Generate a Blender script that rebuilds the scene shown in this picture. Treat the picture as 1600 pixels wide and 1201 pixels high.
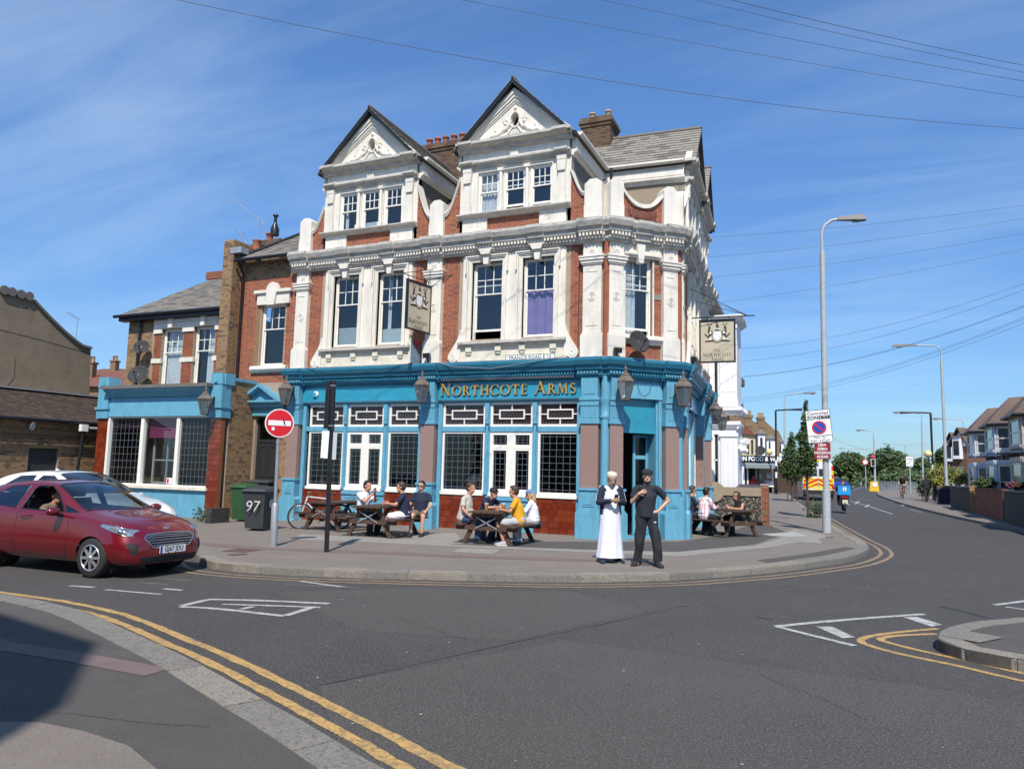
import bpy,bmesh,math,random
from mathutils import Vector,Matrix
rnd=random.Random(7)
S=bpy.context.scene; COL=S.collection
for o in list(bpy.data.objects): bpy.data.objects.remove(o)
R=math.radians; PI=math.pi
# ------------------------------------------------------------------ camera
FPX=1170.0
CAMP=Vector((5.6155,-19.0756,1.70))
YAW,PITCH,ROLL=R(23.65),R(6.56),R(1.41)
fw=Vector((-math.sin(YAW)*math.cos(PITCH),math.cos(YAW)*math.cos(PITCH),math.sin(PITCH)))
rt=Vector((math.cos(YAW),math.sin(YAW),0)); up=rt.cross(fw)
rt2=rt*math.cos(ROLL) + up*math.sin(ROLL); up2=-rt*math.sin(ROLL) + up*math.cos(ROLL)
cam=bpy.data.cameras.new('camera'); cam.sensor_width=36; cam.lens=36*FPX/1600; cam.clip_end=3000
camo=bpy.data.objects.new('camera',cam); COL.objects.link(camo); S.camera=camo
camo.matrix_world=Matrix(((rt2.x,up2.x,-fw.x,CAMP.x),(rt2.y,up2.y,-fw.y,CAMP.y),(rt2.z,up2.z,-fw.z,CAMP.z),(0,0,0,1)))
# ------------------------------------------------------------------ world, sun, exposure
SUN_EL,SUN_AZ=R(51),R(21)          # the sun stands behind the camera; shadows run towards (-sin AZ, cos AZ)
W=bpy.data.worlds.new('World'); S.world=W; W.use_nodes=True
nt=W.node_tree; nt.nodes.clear()
def nn(nt,typ,**kw):
 n=nt.nodes.new(typ)
 for k,v in kw.items(): setattr(n,k,v)
 return n
wo=nn(nt,'ShaderNodeOutputWorld'); bg=nn(nt,'ShaderNodeBackground'); bg.inputs[1].default_value=0.12
sky=nn(nt,'ShaderNodeTexSky',sky_type='NISHITA'); sky.sun_disc=False; sky.sun_elevation=SUN_EL
sky.sun_rotation=PI - SUN_AZ; sky.air_density=1.0; sky.dust_density=0.55; sky.ozone_density=3.0; sky.altitude=50
tc=nn(nt,'ShaderNodeTexCoord'); sep=nn(nt,'ShaderNodeSeparateXYZ'); nt.links.new(tc.outputs['Generated'],sep.inputs[0])
# cirrus: direction divided by height gives a flat high layer, stretched into wisps
addz=nn(nt,'ShaderNodeMath',operation='ADD'); addz.inputs[1].default_value=0.12; nt.links.new(sep.outputs[2],addz.inputs[0])
dx=nn(nt,'ShaderNodeMath',operation='DIVIDE'); dy=nn(nt,'ShaderNodeMath',operation='DIVIDE')
nt.links.new(sep.outputs[0],dx.inputs[0]); nt.links.new(addz.outputs[0],dx.inputs[1]); nt.links.new(sep.outputs[1],dy.inputs[0]); nt.links.new(addz.outputs[0],dy.inputs[1])
cmb=nn(nt,'ShaderNodeCombineXYZ'); nt.links.new(dx.outputs[0],cmb.inputs[0]); nt.links.new(dy.outputs[0],cmb.inputs[1])
mp=nn(nt,'ShaderNodeMapping'); mp.inputs['Rotation'].default_value=(0,0,R(38)); mp.inputs['Scale'].default_value=(0.55,2.3,1); nt.links.new(cmb.outputs[0],mp.inputs[0])
n1=nn(nt,'ShaderNodeTexNoise'); n1.inputs['Scale'].default_value=1.1; n1.inputs['Detail'].default_value=9; n1.inputs['Roughness'].default_value=0.62; n1.inputs['Distortion'].default_value=0.7; nt.links.new(mp.outputs[0],n1.inputs['Vector'])
n2=nn(nt,'ShaderNodeTexNoise'); n2.inputs['Scale'].default_value=0.55; n2.inputs['Detail'].default_value=3; nt.links.new(cmb.outputs[0],n2.inputs['Vector'])
mu=nn(nt,'ShaderNodeMath',operation='MULTIPLY'); nt.links.new(n1.outputs['Fac'],mu.inputs[0]); nt.links.new(n2.outputs['Fac'],mu.inputs[1])
mr=nn(nt,'ShaderNodeMapRange'); mr.inputs[1].default_value=0.20; mr.inputs[2].default_value=0.50; mr.inputs[3].default_value=0; mr.inputs[4].default_value=0.34; nt.links.new(mu.outputs[0],mr.inputs[0])
tint=nn(nt,'ShaderNodeMix',data_type='RGBA',blend_type='MULTIPLY'); tint.inputs[0].default_value=1; tint.inputs[7].default_value=(0.82,1.12,1.42,1); nt.links.new(sky.outputs[0],tint.inputs[6])
hz=nn(nt,'ShaderNodeMapRange'); hz.inputs[1].default_value=0.0; hz.inputs[2].default_value=0.45; hz.inputs[3].default_value=0.66; hz.inputs[4].default_value=1.0; nt.links.new(sep.outputs[2],hz.inputs[0])
tn2=nn(nt,'ShaderNodeVectorMath',operation='SCALE'); nt.links.new(tint.outputs[2],tn2.inputs[0]); nt.links.new(hz.outputs[0],tn2.inputs[3])
mx=nn(nt,'ShaderNodeMix',data_type='RGBA'); nt.links.new(mr.outputs[0],mx.inputs[0]); nt.links.new(tn2.outputs[0],mx.inputs[6]); mx.inputs[7].default_value=(5.6,7.0,8.2,1)
nt.links.new(mx.outputs[2],bg.inputs[0]); nt.links.new(bg.outputs[0],wo.inputs[0])
sun=bpy.data.lights.new('sun','SUN'); sun.energy=5.0; sun.angle=R(0.53); sun.color=(1,0.93,0.83)
suno=bpy.data.objects.new('sun',sun); COL.objects.link(suno)
sd=Vector((-math.sin(SUN_AZ)*math.cos(SUN_EL),math.cos(SUN_AZ)*math.cos(SUN_EL),-math.sin(SUN_EL)))
suno.rotation_euler=sd.to_track_quat('-Z','Y').to_euler(); suno.location=(8,-25,30)
S.view_settings.view_transform='Standard'; S.view_settings.look='None'; S.view_settings.exposure=0.15; S.view_settings.gamma=1; S.view_settings.use_curve_mapping=False
# ------------------------------------------------------------------ pixel helpers (reading positions off the photograph)
def H(x,y):                           # the main road climbs a little beyond the junction
 t=min(1,max(0,(y-12)/38.0)); return 0.4*t*t*(3-2*t)
def ray(x,y): return (rt2*((x-800)/FPX) - up2*((y-600.5)/FPX) + fw)
def G(x,y,z=0.0):
 r=ray(x,y); h=0
 for k in range(12):
  t=(z+h-CAMP.z)/r.z; p=CAMP + r*t; h=0.5*h + 0.5*H(p.x,p.y)
 return Vector((p.x,p.y,z+H(p.x,p.y)))
def PY(x,y,yy=0.0): r=ray(x,y); return CAMP + r*((yy-CAMP.y)/r.y)
def PX(x,y,xx=0.0): r=ray(x,y); return CAMP + r*((xx-CAMP.x)/r.x)
def PD(x,y,d): r=ray(x,y); return CAMP + r*(d/math.hypot(r.x,r.y))     # at plan distance d
# ------------------------------------------------------------------ materials
def rgb(*c): return (c[0],c[1],c[2],1)
def srgb(r,g,b):
 f=lambda v: (v/255/12.92) if v/255 <= 0.04045 else ((v/255+0.055)/1.055)**2.4
 return (f(r),f(g),f(b))
def mat(name,c,rough=0.7,c2=None,scale=6,var=0.5,bump=0,bscale=80,metal=0,spec=0.5,coat=0,stretch=None,dirt=None,dscale=2.0,damt=0.5,emit=0,speck=None,spscale=120,spamt=0.5):
 m=bpy.data.materials.new(name); m.use_nodes=True; t=m.node_tree; b=t.nodes['Principled BSDF']
 b.inputs['Roughness'].default_value=rough; b.inputs['Metallic'].default_value=metal
 b.inputs['Specular IOR Level'].default_value=spec; b.inputs['Coat Weight'].default_value=coat; b.inputs['Coat Roughness'].default_value=0.05
 b.inputs['Base Color'].default_value=rgb(*c)
 if emit: b.inputs['Emission Color'].default_value=rgb(*c); b.inputs['Emission Strength'].default_value=emit
 geo=nn(t,'ShaderNodeNewGeometry'); vec=geo.outputs['Position']
 if stretch:
  mp=nn(t,'ShaderNodeMapping'); mp.inputs['Scale'].default_value=stretch; t.links.new(vec,mp.inputs[0]); vec=mp.outputs[0]
 cur=None
 def mixin(cur,colB,sc,lo,hi,amt,det=6,v=None):
  n=nn(t,'ShaderNodeTexNoise'); n.inputs['Scale'].default_value=sc; n.inputs['Detail'].default_value=det; n.inputs['Roughness'].default_value=.65
  t.links.new(v or vec,n.inputs['Vector'])
  r=nn(t,'ShaderNodeMapRange'); r.inputs[1].default_value=lo; r.inputs[2].default_value=hi; r.inputs[4].default_value=amt; t.links.new(n.outputs['Fac'],r.inputs[0])
  x=nn(t,'ShaderNodeMix',data_type='RGBA'); t.links.new(r.outputs[0],x.inputs[0])
  if cur is None: x.inputs[6].default_value=rgb(*c)
  else: t.links.new(cur,x.inputs[6])
  x.inputs[7].default_value=rgb(*colB); return x.outputs[2]
 if c2: cur=mixin(cur,c2,scale,0.5-var*0.35,0.5+var*0.35,1.0)
 if dirt: cur=mixin(cur,dirt,dscale,0.46,0.72,damt,8)
 if speck: cur=mixin(cur,speck,spscale,0.50,0.66,spamt,2,geo.outputs['Position'])
 if cur is not None: t.links.new(cur,b.inputs['Base Color'])
 if bump:
  n=nn(t,'ShaderNodeTexNoise'); n.inputs['Scale'].default_value=bscale; n.inputs['Detail'].default_value=5; t.links.new(vec,n.inputs['Vector'])
  bp=nn(t,'ShaderNodeBump'); bp.inputs['Strength'].default_value=bump; bp.inputs['Distance'].default_value=0.01
  t.links.new(n.outputs['Fac'],bp.inputs['Height']); t.links.new(bp.outputs[0],b.inputs['Normal'])
 return m
def glassmat(name,tint=(0.75,0.8,0.82),refl=0.16,rough=0.01,opacity=0.0,ocol=(0.02,0.025,0.03)):
 m=bpy.data.materials.new(name); m.use_nodes=True; t=m.node_tree; t.nodes.clear()
 o=nn(t,'ShaderNodeOutputMaterial'); tr=nn(t,'ShaderNodeBsdfTransparent'); tr.inputs[0].default_value=rgb(*tint)
 gl=nn(t,'ShaderNodeBsdfGlossy'); gl.inputs['Roughness'].default_value=rough; gl.inputs[0].default_value=(.9,.93,.95,1)
 df=nn(t,'ShaderNodeBsdfDiffuse'); df.inputs[0].default_value=rgb(*ocol)
 m1=nn(t,'ShaderNodeMixShader'); m1.inputs[0].default_value=opacity; t.links.new(tr.outputs[0],m1.inputs[1]); t.links.new(df.outputs[0],m1.inputs[2])
 lw=nn(t,'ShaderNodeLayerWeight'); lw.inputs[0].default_value=.5; pw=nn(t,'ShaderNodeMath',operation='POWER'); pw.inputs[1].default_value=4; t.links.new(lw.outputs['Facing'],pw.inputs[0])
 ad=nn(t,'ShaderNodeMath',operation='ADD'); ad.inputs[1].default_value=refl; ad.use_clamp=True; t.links.new(pw.outputs[0],ad.inputs[0])
 m2=nn(t,'ShaderNodeMixShader'); t.links.new(ad.outputs[0],m2.inputs[0]); t.links.new(m1.outputs[0],m2.inputs[1]); t.links.new(gl.outputs[0],m2.inputs[2])
 t.links.new(m2.outputs[0],o.inputs[0]); return m
M={}
M['white']=mat('white_paint',(.78,.74,.65),.62,c2=(.70,.66,.58),scale=1.5,var=.9,stretch=(2.5,2.5,.7),dirt=(.36,.33,.28),dscale=1.6,damt=.42,speck=(.50,.47,.41),spscale=14,spamt=.22,bump=.15,bscale=30)
M['white_dirty']=mat('weathered_white_paint',(.60,.57,.51),.7,c2=(.45,.43,.39),scale=5,var=1,dirt=(.20,.19,.17),dscale=4.5,damt=.75,bump=.25,bscale=40,stretch=(1,1,2.5))
M['trim_white']=mat('window_white',(.82,.80,.74),.45,c2=(.74,.72,.65),scale=9)
M['cream']=mat('cream_paint',(.74,.69,.56),.6,c2=(.62,.58,.47),scale=4,dirt=(.4,.37,.3),damt=.3)
M['blue']=mat('pale_blue_paint',(.125,.375,.52),.5,c2=(.10,.31,.44),scale=1.2,var=1,stretch=(3,3,.8),dirt=(.075,.20,.27),dscale=2.2,damt=.6,speck=(.22,.42,.50),spscale=17,spamt=.3,bump=.12,bscale=25)
M['blue_dark']=mat('cornice_blue_paint',(.030,.205,.315),.42,c2=(.024,.165,.26),scale=3,var=1,dirt=(.015,.10,.16),dscale=6,damt=.4)
M['blue_fascia']=mat('glossy_blue_fascia',(.028,.27,.385),.24,c2=(.022,.235,.34),scale=1.5,dirt=(.02,.15,.24),dscale=3,damt=.25,coat=.3)
M['brickA']=mat('red_brick_bright',(.40,.125,.055),.85,c2=(.31,.09,.042),dirt=(.20,.065,.035),dscale=1.4,damt=.6,scale=9,var=1,bump=.5,bscale=90)
M['brickB']=mat('red_brick_mid',(.34,.11,.055),.85,c2=(.27,.08,.042),dirt=(.15,.055,.035),dscale=1.4,damt=.6,scale=9,var=1,bump=.5,bscale=90)
M['brickC']=mat('red_brick_dark',(.25,.085,.048),.9,c2=(.18,.065,.04),scale=9,var=1,bump=.5,bscale=90)
M['brickD']=mat('sooty_red_brick',(.12,.055,.038),.9,c2=(.07,.04,.03),scale=9,var=1,bump=.5)
M['mortar']=mat('lime_mortar',(.42,.32,.24),.95,c2=(.32,.24,.18),scale=12,bump=.3,bscale=120)
M['stockA']=mat('stock_brick_yellow',(.34,.215,.105),.9,c2=(.26,.16,.08),scale=9,var=1,bump=.5,bscale=90)
M['stockB']=mat('stock_brick_brown',(.26,.16,.085),.9,c2=(.19,.115,.06),scale=9,var=1,bump=.5,bscale=90)
M['stockC']=mat('stock_brick_sooty',(.16,.105,.065),.9,c2=(.10,.07,.045),scale=9,var=1,bump=.5,bscale=90)
M['mortar2']=mat('grey_mortar',(.34,.28,.20),.95,c2=(.24,.19,.14),scale=12)
M['tile']=mat('oxblood_glazed_tile',(.18,.026,.010),.12,c2=(.12,.017,.007),scale=7,var=1,spec=.6,coat=.4)
M['tileB']=mat('russet_glazed_tile',(.23,.042,.014),.14,c2=(.16,.027,.010),scale=7,var=1,spec=.6,coat=.4)
M['tile_grout']=mat('tile_grout',(.22,.08,.03),.8)
M['granite']=mat('pink_granite',(.36,.235,.20),.35,c2=(.26,.17,.145),scale=30,var=.6,speck=(.10,.07,.06),spscale=70,spamt=.8,coat=.1)
M['slate']=mat('grey_slate',(.27,.245,.205),.75,c2=(.19,.17,.145),scale=5,var=1,bump=.3,bscale=60,dirt=(.30,.29,.22),dscale=4,damt=.35)
M['slateB']=mat('dark_slate',(.17,.155,.135),.7,c2=(.12,.11,.10),scale=5,var=1,bump=.3,bscale=60)
M['black']=mat('black_gloss_paint',(.012,.013,.016),.3,c2=(.02,.02,.022),scale=8)
M['black_matt']=mat('black_matt',(.015,.015,.017),.7)
M['gutter']=mat('black_gutter',(.012,.013,.018),.4)
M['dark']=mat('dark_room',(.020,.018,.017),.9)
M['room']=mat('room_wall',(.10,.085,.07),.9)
M['lead']=mat('grey_lead',(.12,.145,.165),.5)
M['leadwork']=mat('lead_flashing',(.30,.33,.36),.5,c2=(.2,.22,.25),scale=6)
M['glass']=glassmat('window_glass',refl=.10)
M['glass_old']=glassmat('leaded_glass',tint=(.30,.33,.35),refl=.05,rough=.02)
M['glass_stain']=glassmat('stained_glass',tint=(.25,.13,.14),refl=.05,rough=.06,opacity=.55,ocol=(.055,.022,.026))
M['curtain']=mat('net_curtain',(.70,.71,.72),.9,c2=(.55,.57,.6),scale=6)
M['purple']=mat('purple_curtain',(.33,.25,.50),.9,c2=(.26,.19,.42),scale=3)
M['frost']=mat('frosted_film',(.50,.58,.60),.5,c2=(.42,.5,.52),scale=9)
M['terracotta']=mat('terracotta',(.42,.14,.07),.8,c2=(.30,.10,.06),scale=12,dirt=(.12,.07,.05),damt=.4)
M['terra_dark']=mat('weathered_terracotta',(.24,.085,.05),.85,c2=(.12,.05,.035),scale=14,bump=.8,bscale=22)
M['buff']=mat('buff_chimney_pot',(.48,.36,.22),.8,c2=(.36,.26,.16),scale=10)
M['render_tan']=mat('weathered_render',(.27,.215,.145),.92,c2=(.21,.17,.115),scale=.9,var=1,dirt=(.16,.13,.09),dscale=1.8,damt=.6,bump=.4,bscale=12)
M['pebble']=mat('pebbledash',(.36,.29,.20),.95,c2=(.26,.21,.15),scale=20,bump=.9,bscale=50)
M['brass']=mat('weathered_copper_lantern',(.20,.165,.135),.55,c2=(.13,.105,.085),scale=12,metal=.3)
M['lamp_glass']=glassmat('lantern_glass',tint=(.55,.58,.58),refl=.12,opacity=.35,ocol=(.20,.22,.23))
M['gold']=mat('gold_lettering',(.55,.38,.10),.35,c2=(.42,.28,.08),scale=10,metal=.25)
M['sign_cream']=mat('sign_beige',(.50,.445,.325),.5,c2=(.46,.41,.30),scale=2)
M['sign_ink']=mat('sign_ink',(.035,.03,.028),.6)
M['galv']=mat('galvanised_steel',(.36,.38,.40),.45,c2=(.27,.29,.31),scale=10,var=1,metal=.35)
M['lamp_grey']=mat('lamp_column_grey',(.42,.45,.46),.5,c2=(.34,.37,.38),scale=5)
M['red']=mat('sign_red',(.62,.012,.022),.4)
M['signwhite']=mat('sign_white',(.78,.79,.78),.45)
M['signblue']=mat('sign_blue',(.02,.07,.36),.4)
M['darkred']=mat('sign_dark_red',(.26,.008,.02),.5)
M['yellow']=mat('yellow_plastic',(.75,.48,.02),.5)
M['dish']=mat('dark_mesh_dish',(.040,.040,.042),.85,c2=(.06,.06,.06),scale=9,spec=.15)
M['garden_wall']=mat('brown_rendered_garden_wall',(.085,.066,.048),.9,c2=(.055,.044,.034),scale=2,var=1)
M['wood']=mat('dark_stained_timber',(.085,.048,.030),.75,c2=(.050,.028,.019),scale=5,var=1,bump=.4,bscale=40,stretch=(3,3,3),dirt=(.16,.11,.08),damt=.3)
M['rubber']=mat('tyre_rubber',(.022,.022,.023),.8)
M['plastic']=mat('charcoal_plastic',(.030,.032,.036),.55,c2=(.045,.047,.05),scale=6)
M['green_bin']=mat('green_plastic',(.028,.085,.030),.5,c2=(.022,.07,.025),scale=5)
M['chalk']=mat('white_brush_paint',(.7,.7,.68),.8,c2=(.4,.4,.4),scale=25)
M['alloy']=mat('alloy_silver',(.62,.62,.63),.28,metal=.8)
M['chrome']=mat('chrome',(.8,.8,.8),.12,metal=1)
M['road']=mat('road_asphalt',(.055,.0505,.046),.88,c2=(.037,.034,.031),scale=.45,var=.8,dirt=(.034,.033,.032),dscale=.9,damt=.5,bump=.9,bscale=95,speck=(.15,.145,.14),spscale=60,spamt=.7)
M['road2']=mat('patched_asphalt',(.064,.058,.052),.9,c2=(.046,.042,.038),scale=.8,var=1,bump=.9,bscale=95,speck=(.17,.165,.155),spscale=60,spamt=.7)
M['oil']=mat('oil_darkened_asphalt',(.036,.034,.033),.8,c2=(.052,.049,.047),scale=5,var=1,bump=.7,bscale=95,speck=(.14,.13,.12),spscale=80,spamt=.5)
M['seam']=mat('bitumen_seam',(.030,.028,.026),.75,c2=(.046,.043,.040),scale=8)
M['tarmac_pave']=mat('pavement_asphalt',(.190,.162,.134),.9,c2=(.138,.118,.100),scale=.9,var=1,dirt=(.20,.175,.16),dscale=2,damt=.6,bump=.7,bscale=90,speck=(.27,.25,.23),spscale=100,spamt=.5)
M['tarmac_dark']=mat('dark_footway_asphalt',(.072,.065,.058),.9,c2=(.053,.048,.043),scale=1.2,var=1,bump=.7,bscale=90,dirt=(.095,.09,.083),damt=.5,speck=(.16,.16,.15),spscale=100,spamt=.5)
M['red_band']=mat('reddish_footway_asphalt',(.17,.125,.115),.9,c2=(.14,.10,.093),scale=3,bump=.6,bscale=80)
M['flag']=mat('concrete_flag',(.27,.255,.225),.9,c2=(.21,.20,.18),scale=4,bump=.4,bscale=60)
M['kerb']=mat('granite_kerb',(.30,.27,.22),.85,c2=(.19,.17,.14),scale=6,var=1,bump=.8,bscale=40,speck=(.08,.075,.065),spscale=42,spamt=.75)
M['kerbB']=mat('grey_kerb',(.24,.222,.19),.85,c2=(.15,.14,.12),scale=6,var=1,bump=.8,bscale=40,speck=(.07,.07,.068),spscale=42,spamt=.75)
M['line_y']=mat('worn_yellow_line',(.52,.32,.10),.8,c2=(.42,.27,.10),scale=6,var=1,dirt=(.12,.10,.08),dscale=11,damt=.7,speck=(.12,.095,.06),spscale=38,spamt=.7)
M['line_y2']=mat('worn_tan_yellow_line',(.33,.225,.115),.85,c2=(.24,.17,.10),scale=5,var=1,dirt=(.11,.10,.085),dscale=7,damt=.9,speck=(.14,.12,.10),spscale=90,spamt=.6)
M['line_w']=mat('worn_white_line',(.50,.50,.47),.8,c2=(.38,.38,.36),scale=6,var=1,dirt=(.10,.10,.10),dscale=9,damt=.85,speck=(.10,.10,.098),spscale=34,spamt=.75)
M['line_faint']=mat('faded_white_line',(.20,.20,.195),.85,c2=(.11,.11,.112),scale=6,var=1,speck=(.08,.08,.08),spscale=90,spamt=.6)
M['earth']=mat('earth',(.12,.10,.07),.95,c2=(.08,.07,.05),scale=2)
M['iron']=mat('rusty_iron_cover',(.13,.075,.055),.7,c2=(.09,.055,.045),scale=10,bump=.5,bscale=30)
M['leaf']=mat('leaf_green',(.055,.095,.022),.6,c2=(.032,.062,.016),scale=1.2,var=1)
M['leafB']=mat('leaf_light',(.085,.12,.030),.6,c2=(.055,.09,.022),scale=1.2,var=1)
M['leafC']=mat('leaf_dark',(.026,.050,.015),.6)
M['leafY']=mat('leaf_yellow',(.34,.30,.03),.6,c2=(.22,.22,.03),scale=3,var=1)
M['bark']=mat('bark',(.10,.075,.055),.9,c2=(.06,.045,.035),scale=9,bump=.6)
M['skin']=mat('skin_light',(.52,.27,.18),.55,c2=(.45,.22,.145),scale=12)
M['skinB']=mat('skin_tan',(.58,.34,.235),.5,c2=(.50,.28,.19),scale=12)
M['skinC']=mat('skin_brown',(.44,.26,.175),.5)
M['navy']=mat('navy_cloth',(.014,.022,.050),.85,c2=(.010,.016,.038),scale=10)
M['blackcloth']=mat('black_cloth',(.013,.014,.018),.85,c2=(.020,.022,.027),scale=12)
M['charcoal']=mat('charcoal_cloth',(.017,.021,.030),.85,c2=(.013,.017,.024),scale=10)
M['whitecloth']=mat('white_cloth',(.74,.76,.82),.85,c2=(.68,.70,.78),scale=10)
M['beigecloth']=mat('beige_linen',(.50,.46,.40),.85,c2=(.44,.40,.35),scale=14)
M['yellowcloth']=mat('yellow_shirt_cloth',(.72,.36,.012),.8,c2=(.62,.30,.01),scale=10)
M['khaki']=mat('khaki_cloth',(.16,.12,.08),.85)
M['greycloth']=mat('pale_grey_cloth',(.42,.42,.44),.85)
M['denim']=mat('denim',(.03,.05,.11),.85)
M['bluecap']=mat('faded_blue_cap',(.10,.22,.38),.8)
M['hair_brown']=mat('brown_hair',(.045,.025,.015),.6)
M['hair_black']=mat('black_hair',(.012,.010,.009),.5)
M['hair_grey']=mat('grey_hair',(.16,.15,.14),.7)
M['hair_blonde']=mat('blonde_hair',(.45,.30,.14),.5)
M['beer']=mat('lager',(.55,.26,.03),.2)
M['foam']=mat('beer_foam',(.8,.78,.7),.8)
M['tumbler']=glassmat('drinking_glass',tint=(.9,.93,.93),refl=.15)
# ------------------------------------------------------------------ frames and mesh builder
class Fr:
 def __init__(s,x,y,ang=0,z=0):
  a=R(ang); s.ang=a; s.o=Vector((x,y,z)); s.U=Vector((math.cos(a),math.sin(a),0)); s.N=Vector((math.sin(a),-math.cos(a),0))
 def p(s,u,d,z): return s.o + s.U*u + s.N*d + Vector((0,0,z))
 def inv(s,P): q=Vector(P)-s.o; return q.dot(s.U),q.dot(s.N),q.z
WL={}
TS=bpy.data.scenes.new('workbench')        # scratch scene: modifiers and text are turned into meshes here, removed at the end
def baked(o):
 TS.collection.objects.link(o); vl=TS.view_layers[0]; vl.update(); me=bpy.data.meshes.new_from_object(o.evaluated_get(vl.depsgraph)); bpy.data.objects.remove(o); return me
class MB:
 def __init__(s): s.v=[]; s.f=[]; s.m=[]; s.sm=[]
 def add(s,vs,fs,mi=0,smooth=False):
  b=len(s.v); s.v += [Vector(v) for v in vs]
  for f in fs: s.f.append([b+i for i in f]); s.m.append(mi); s.sm.append(smooth)
 def hexa(s,p,mi=0):              # 8 points: bottom ring 0-3, top ring 4-7
  s.add(p,[(0,3,2,1),(4,5,6,7),(0,1,5,4),(1,2,6,5),(2,3,7,6),(3,0,4,7)],mi)
 def box(s,fr,u0,u1,d0,d1,z0,z1,mi=0):
  P=fr.p; s.hexa([P(u0,d1,z0),P(u1,d1,z0),P(u1,d0,z0),P(u0,d0,z0),P(u0,d1,z1),P(u1,d1,z1),P(u1,d0,z1),P(u0,d0,z1)],mi)
 def wbox(s,x0,x1,y0,y1,z0,z1,mi=0): s.hexa([(x0,y0,z0),(x1,y0,z0),(x1,y1,z0),(x0,y1,z0),(x0,y0,z1),(x1,y0,z1),(x1,y1,z1),(x0,y1,z1)],mi)
 def bar(s,a,b,w,h,mi=0,upv=(0,0,1)):
  a=Vector(a); b=Vector(b); t=(b-a).normalized(); sx=t.cross(Vector(upv))
  if sx.length < 1e-4: sx=t.cross(Vector((0,1,0)))
  sx.normalize(); sy=sx.cross(t); sx=sx*w/2; sy=sy*h/2
  s.hexa([a-sx-sy,b-sx-sy,b+sx-sy,a+sx-sy,a-sx+sy,b-sx+sy,b+sx+sy,a+sx+sy],mi)
 def prism(s,pts,off,mi=0,smooth=False):       # closed polygon (3D pts) extruded by vector off
  n=len(pts); pts=[Vector(p) for p in pts]; off=Vector(off)
  nrm=Vector((0,0,0))
  for i in range(n): nrm += pts[i].cross(pts[(i+1) % n])
  if nrm.dot(off) > 0: pts=pts[::-1]
  s.add(pts+[p+off for p in pts],[list(range(n)),list(range(2*n-1,n-1,-1))]+[(i,i+n,(i+1) % n+n,(i+1) % n) for i in range(n)],mi,smooth)
 def uz(s,fr,poly,d0,d1,mi=0): s.prism([fr.p(u,d0,z) for u,z in poly],fr.N*(d1-d0),mi)
 def dz(s,fr,prof,u0,u1,mi=0,m0=0,m1=0):    # moulding profile (d,z) along u; m0/m1 mitre = shift of u per unit d
  n=len(prof); a=[fr.p(u0-m0*d,d,z) for d,z in prof]; b=[fr.p(u1+m1*d,d,z) for d,z in prof]
  ar=sum(prof[i][0]*prof[(i+1) % n][1]-prof[(i+1) % n][0]*prof[i][1] for i in range(n))
  fs=[list(range(n)),list(range(2*n-1,n-1,-1))]+[(i,i+n,(i+1) % n+n,(i+1) % n) for i in range(n)]
  if ar > 0: fs=[f[::-1] for f in fs]
  s.add(a+b,fs,mi)
 def tube(s,pts,r,n=8,mi=0,cap=True,smooth=True):
  pts=[Vector(p) for p in pts]; rs=r if isinstance(r,(list,tuple)) else [r]*len(pts)
  rings=[]; pv=None
  for i,p in enumerate(pts):
   t=(pts[min(i+1,len(pts)-1)]-pts[max(i-1,0)]).normalized()
   if pv is None: a=t.orthogonal().normalized()
   else: a=(pv-t*pv.dot(t)); a=a.normalized() if a.length > 1e-6 else t.orthogonal().normalized()
   pv=a; b=t.cross(a); rings.append([p+(a*math.cos(2*PI*k/n)+b*math.sin(2*PI*k/n))*rs[i] for k in range(n)])
  vs=[v for rg in rings for v in rg]; fs=[]
  for i in range(len(pts)-1):
   for k in range(n): fs.append((i*n+k,i*n+(k+1) % n,(i+1)*n+(k+1) % n,(i+1)*n+k))
  s.add(vs,fs,mi,smooth)
  if cap: s.add(rings[0],[list(range(n))[::-1]],mi); s.add(rings[-1],[list(range(n))],mi)
 def lathe(s,c,prof,n=12,mi=0,axis=(0,0,1),smooth=True,a0=0,cap=True):  # prof: (r, h) along axis
  c=Vector(c); ax=Vector(axis).normalized(); a=ax.orthogonal().normalized() if abs(ax.z) < .99 else Vector((1,0,0)); b=ax.cross(a)
  vs=[]; fs=[]
  for r,h in prof:
   for k in range(n): t=2*PI*k/n+a0; vs.append(c+ax*h+(a*math.cos(t)+b*math.sin(t))*max(r,1e-4))
  for i in range(len(prof)-1):
   for k in range(n): fs.append((i*n+k,i*n+(k+1) % n,(i+1)*n+(k+1) % n,(i+1)*n+k))
  s.add(vs,fs,mi,smooth)
  if cap: s.add(vs[:n],[list(range(n))[::-1]],mi); s.add(vs[-n:],[list(range(n))],mi)
 def ball(s,c,r,sc=(1,1,1),n=12,m=8,mi=0,rot=None):
  vs=[]; fs=[]; c=Vector(c)
  for i in range(m+1):
   th=PI*i/m
   for k in range(n):
    ph=2*PI*k/n; v=Vector((math.sin(th)*math.cos(ph)*sc[0],math.sin(th)*math.sin(ph)*sc[1],math.cos(th)*sc[2]))*r
    if rot: v=rot @ v
    vs.append(c+v)
  for i in range(m):
   for k in range(n): fs.append((i*n+k,(i+1)*n+k,(i+1)*n+(k+1) % n,i*n+(k+1) % n))
  s.add(vs,fs,mi,True)
 def quad(s,a,b,c,d,mi=0): s.add([a,b,c,d],[(0,1,2,3)],mi)
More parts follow.
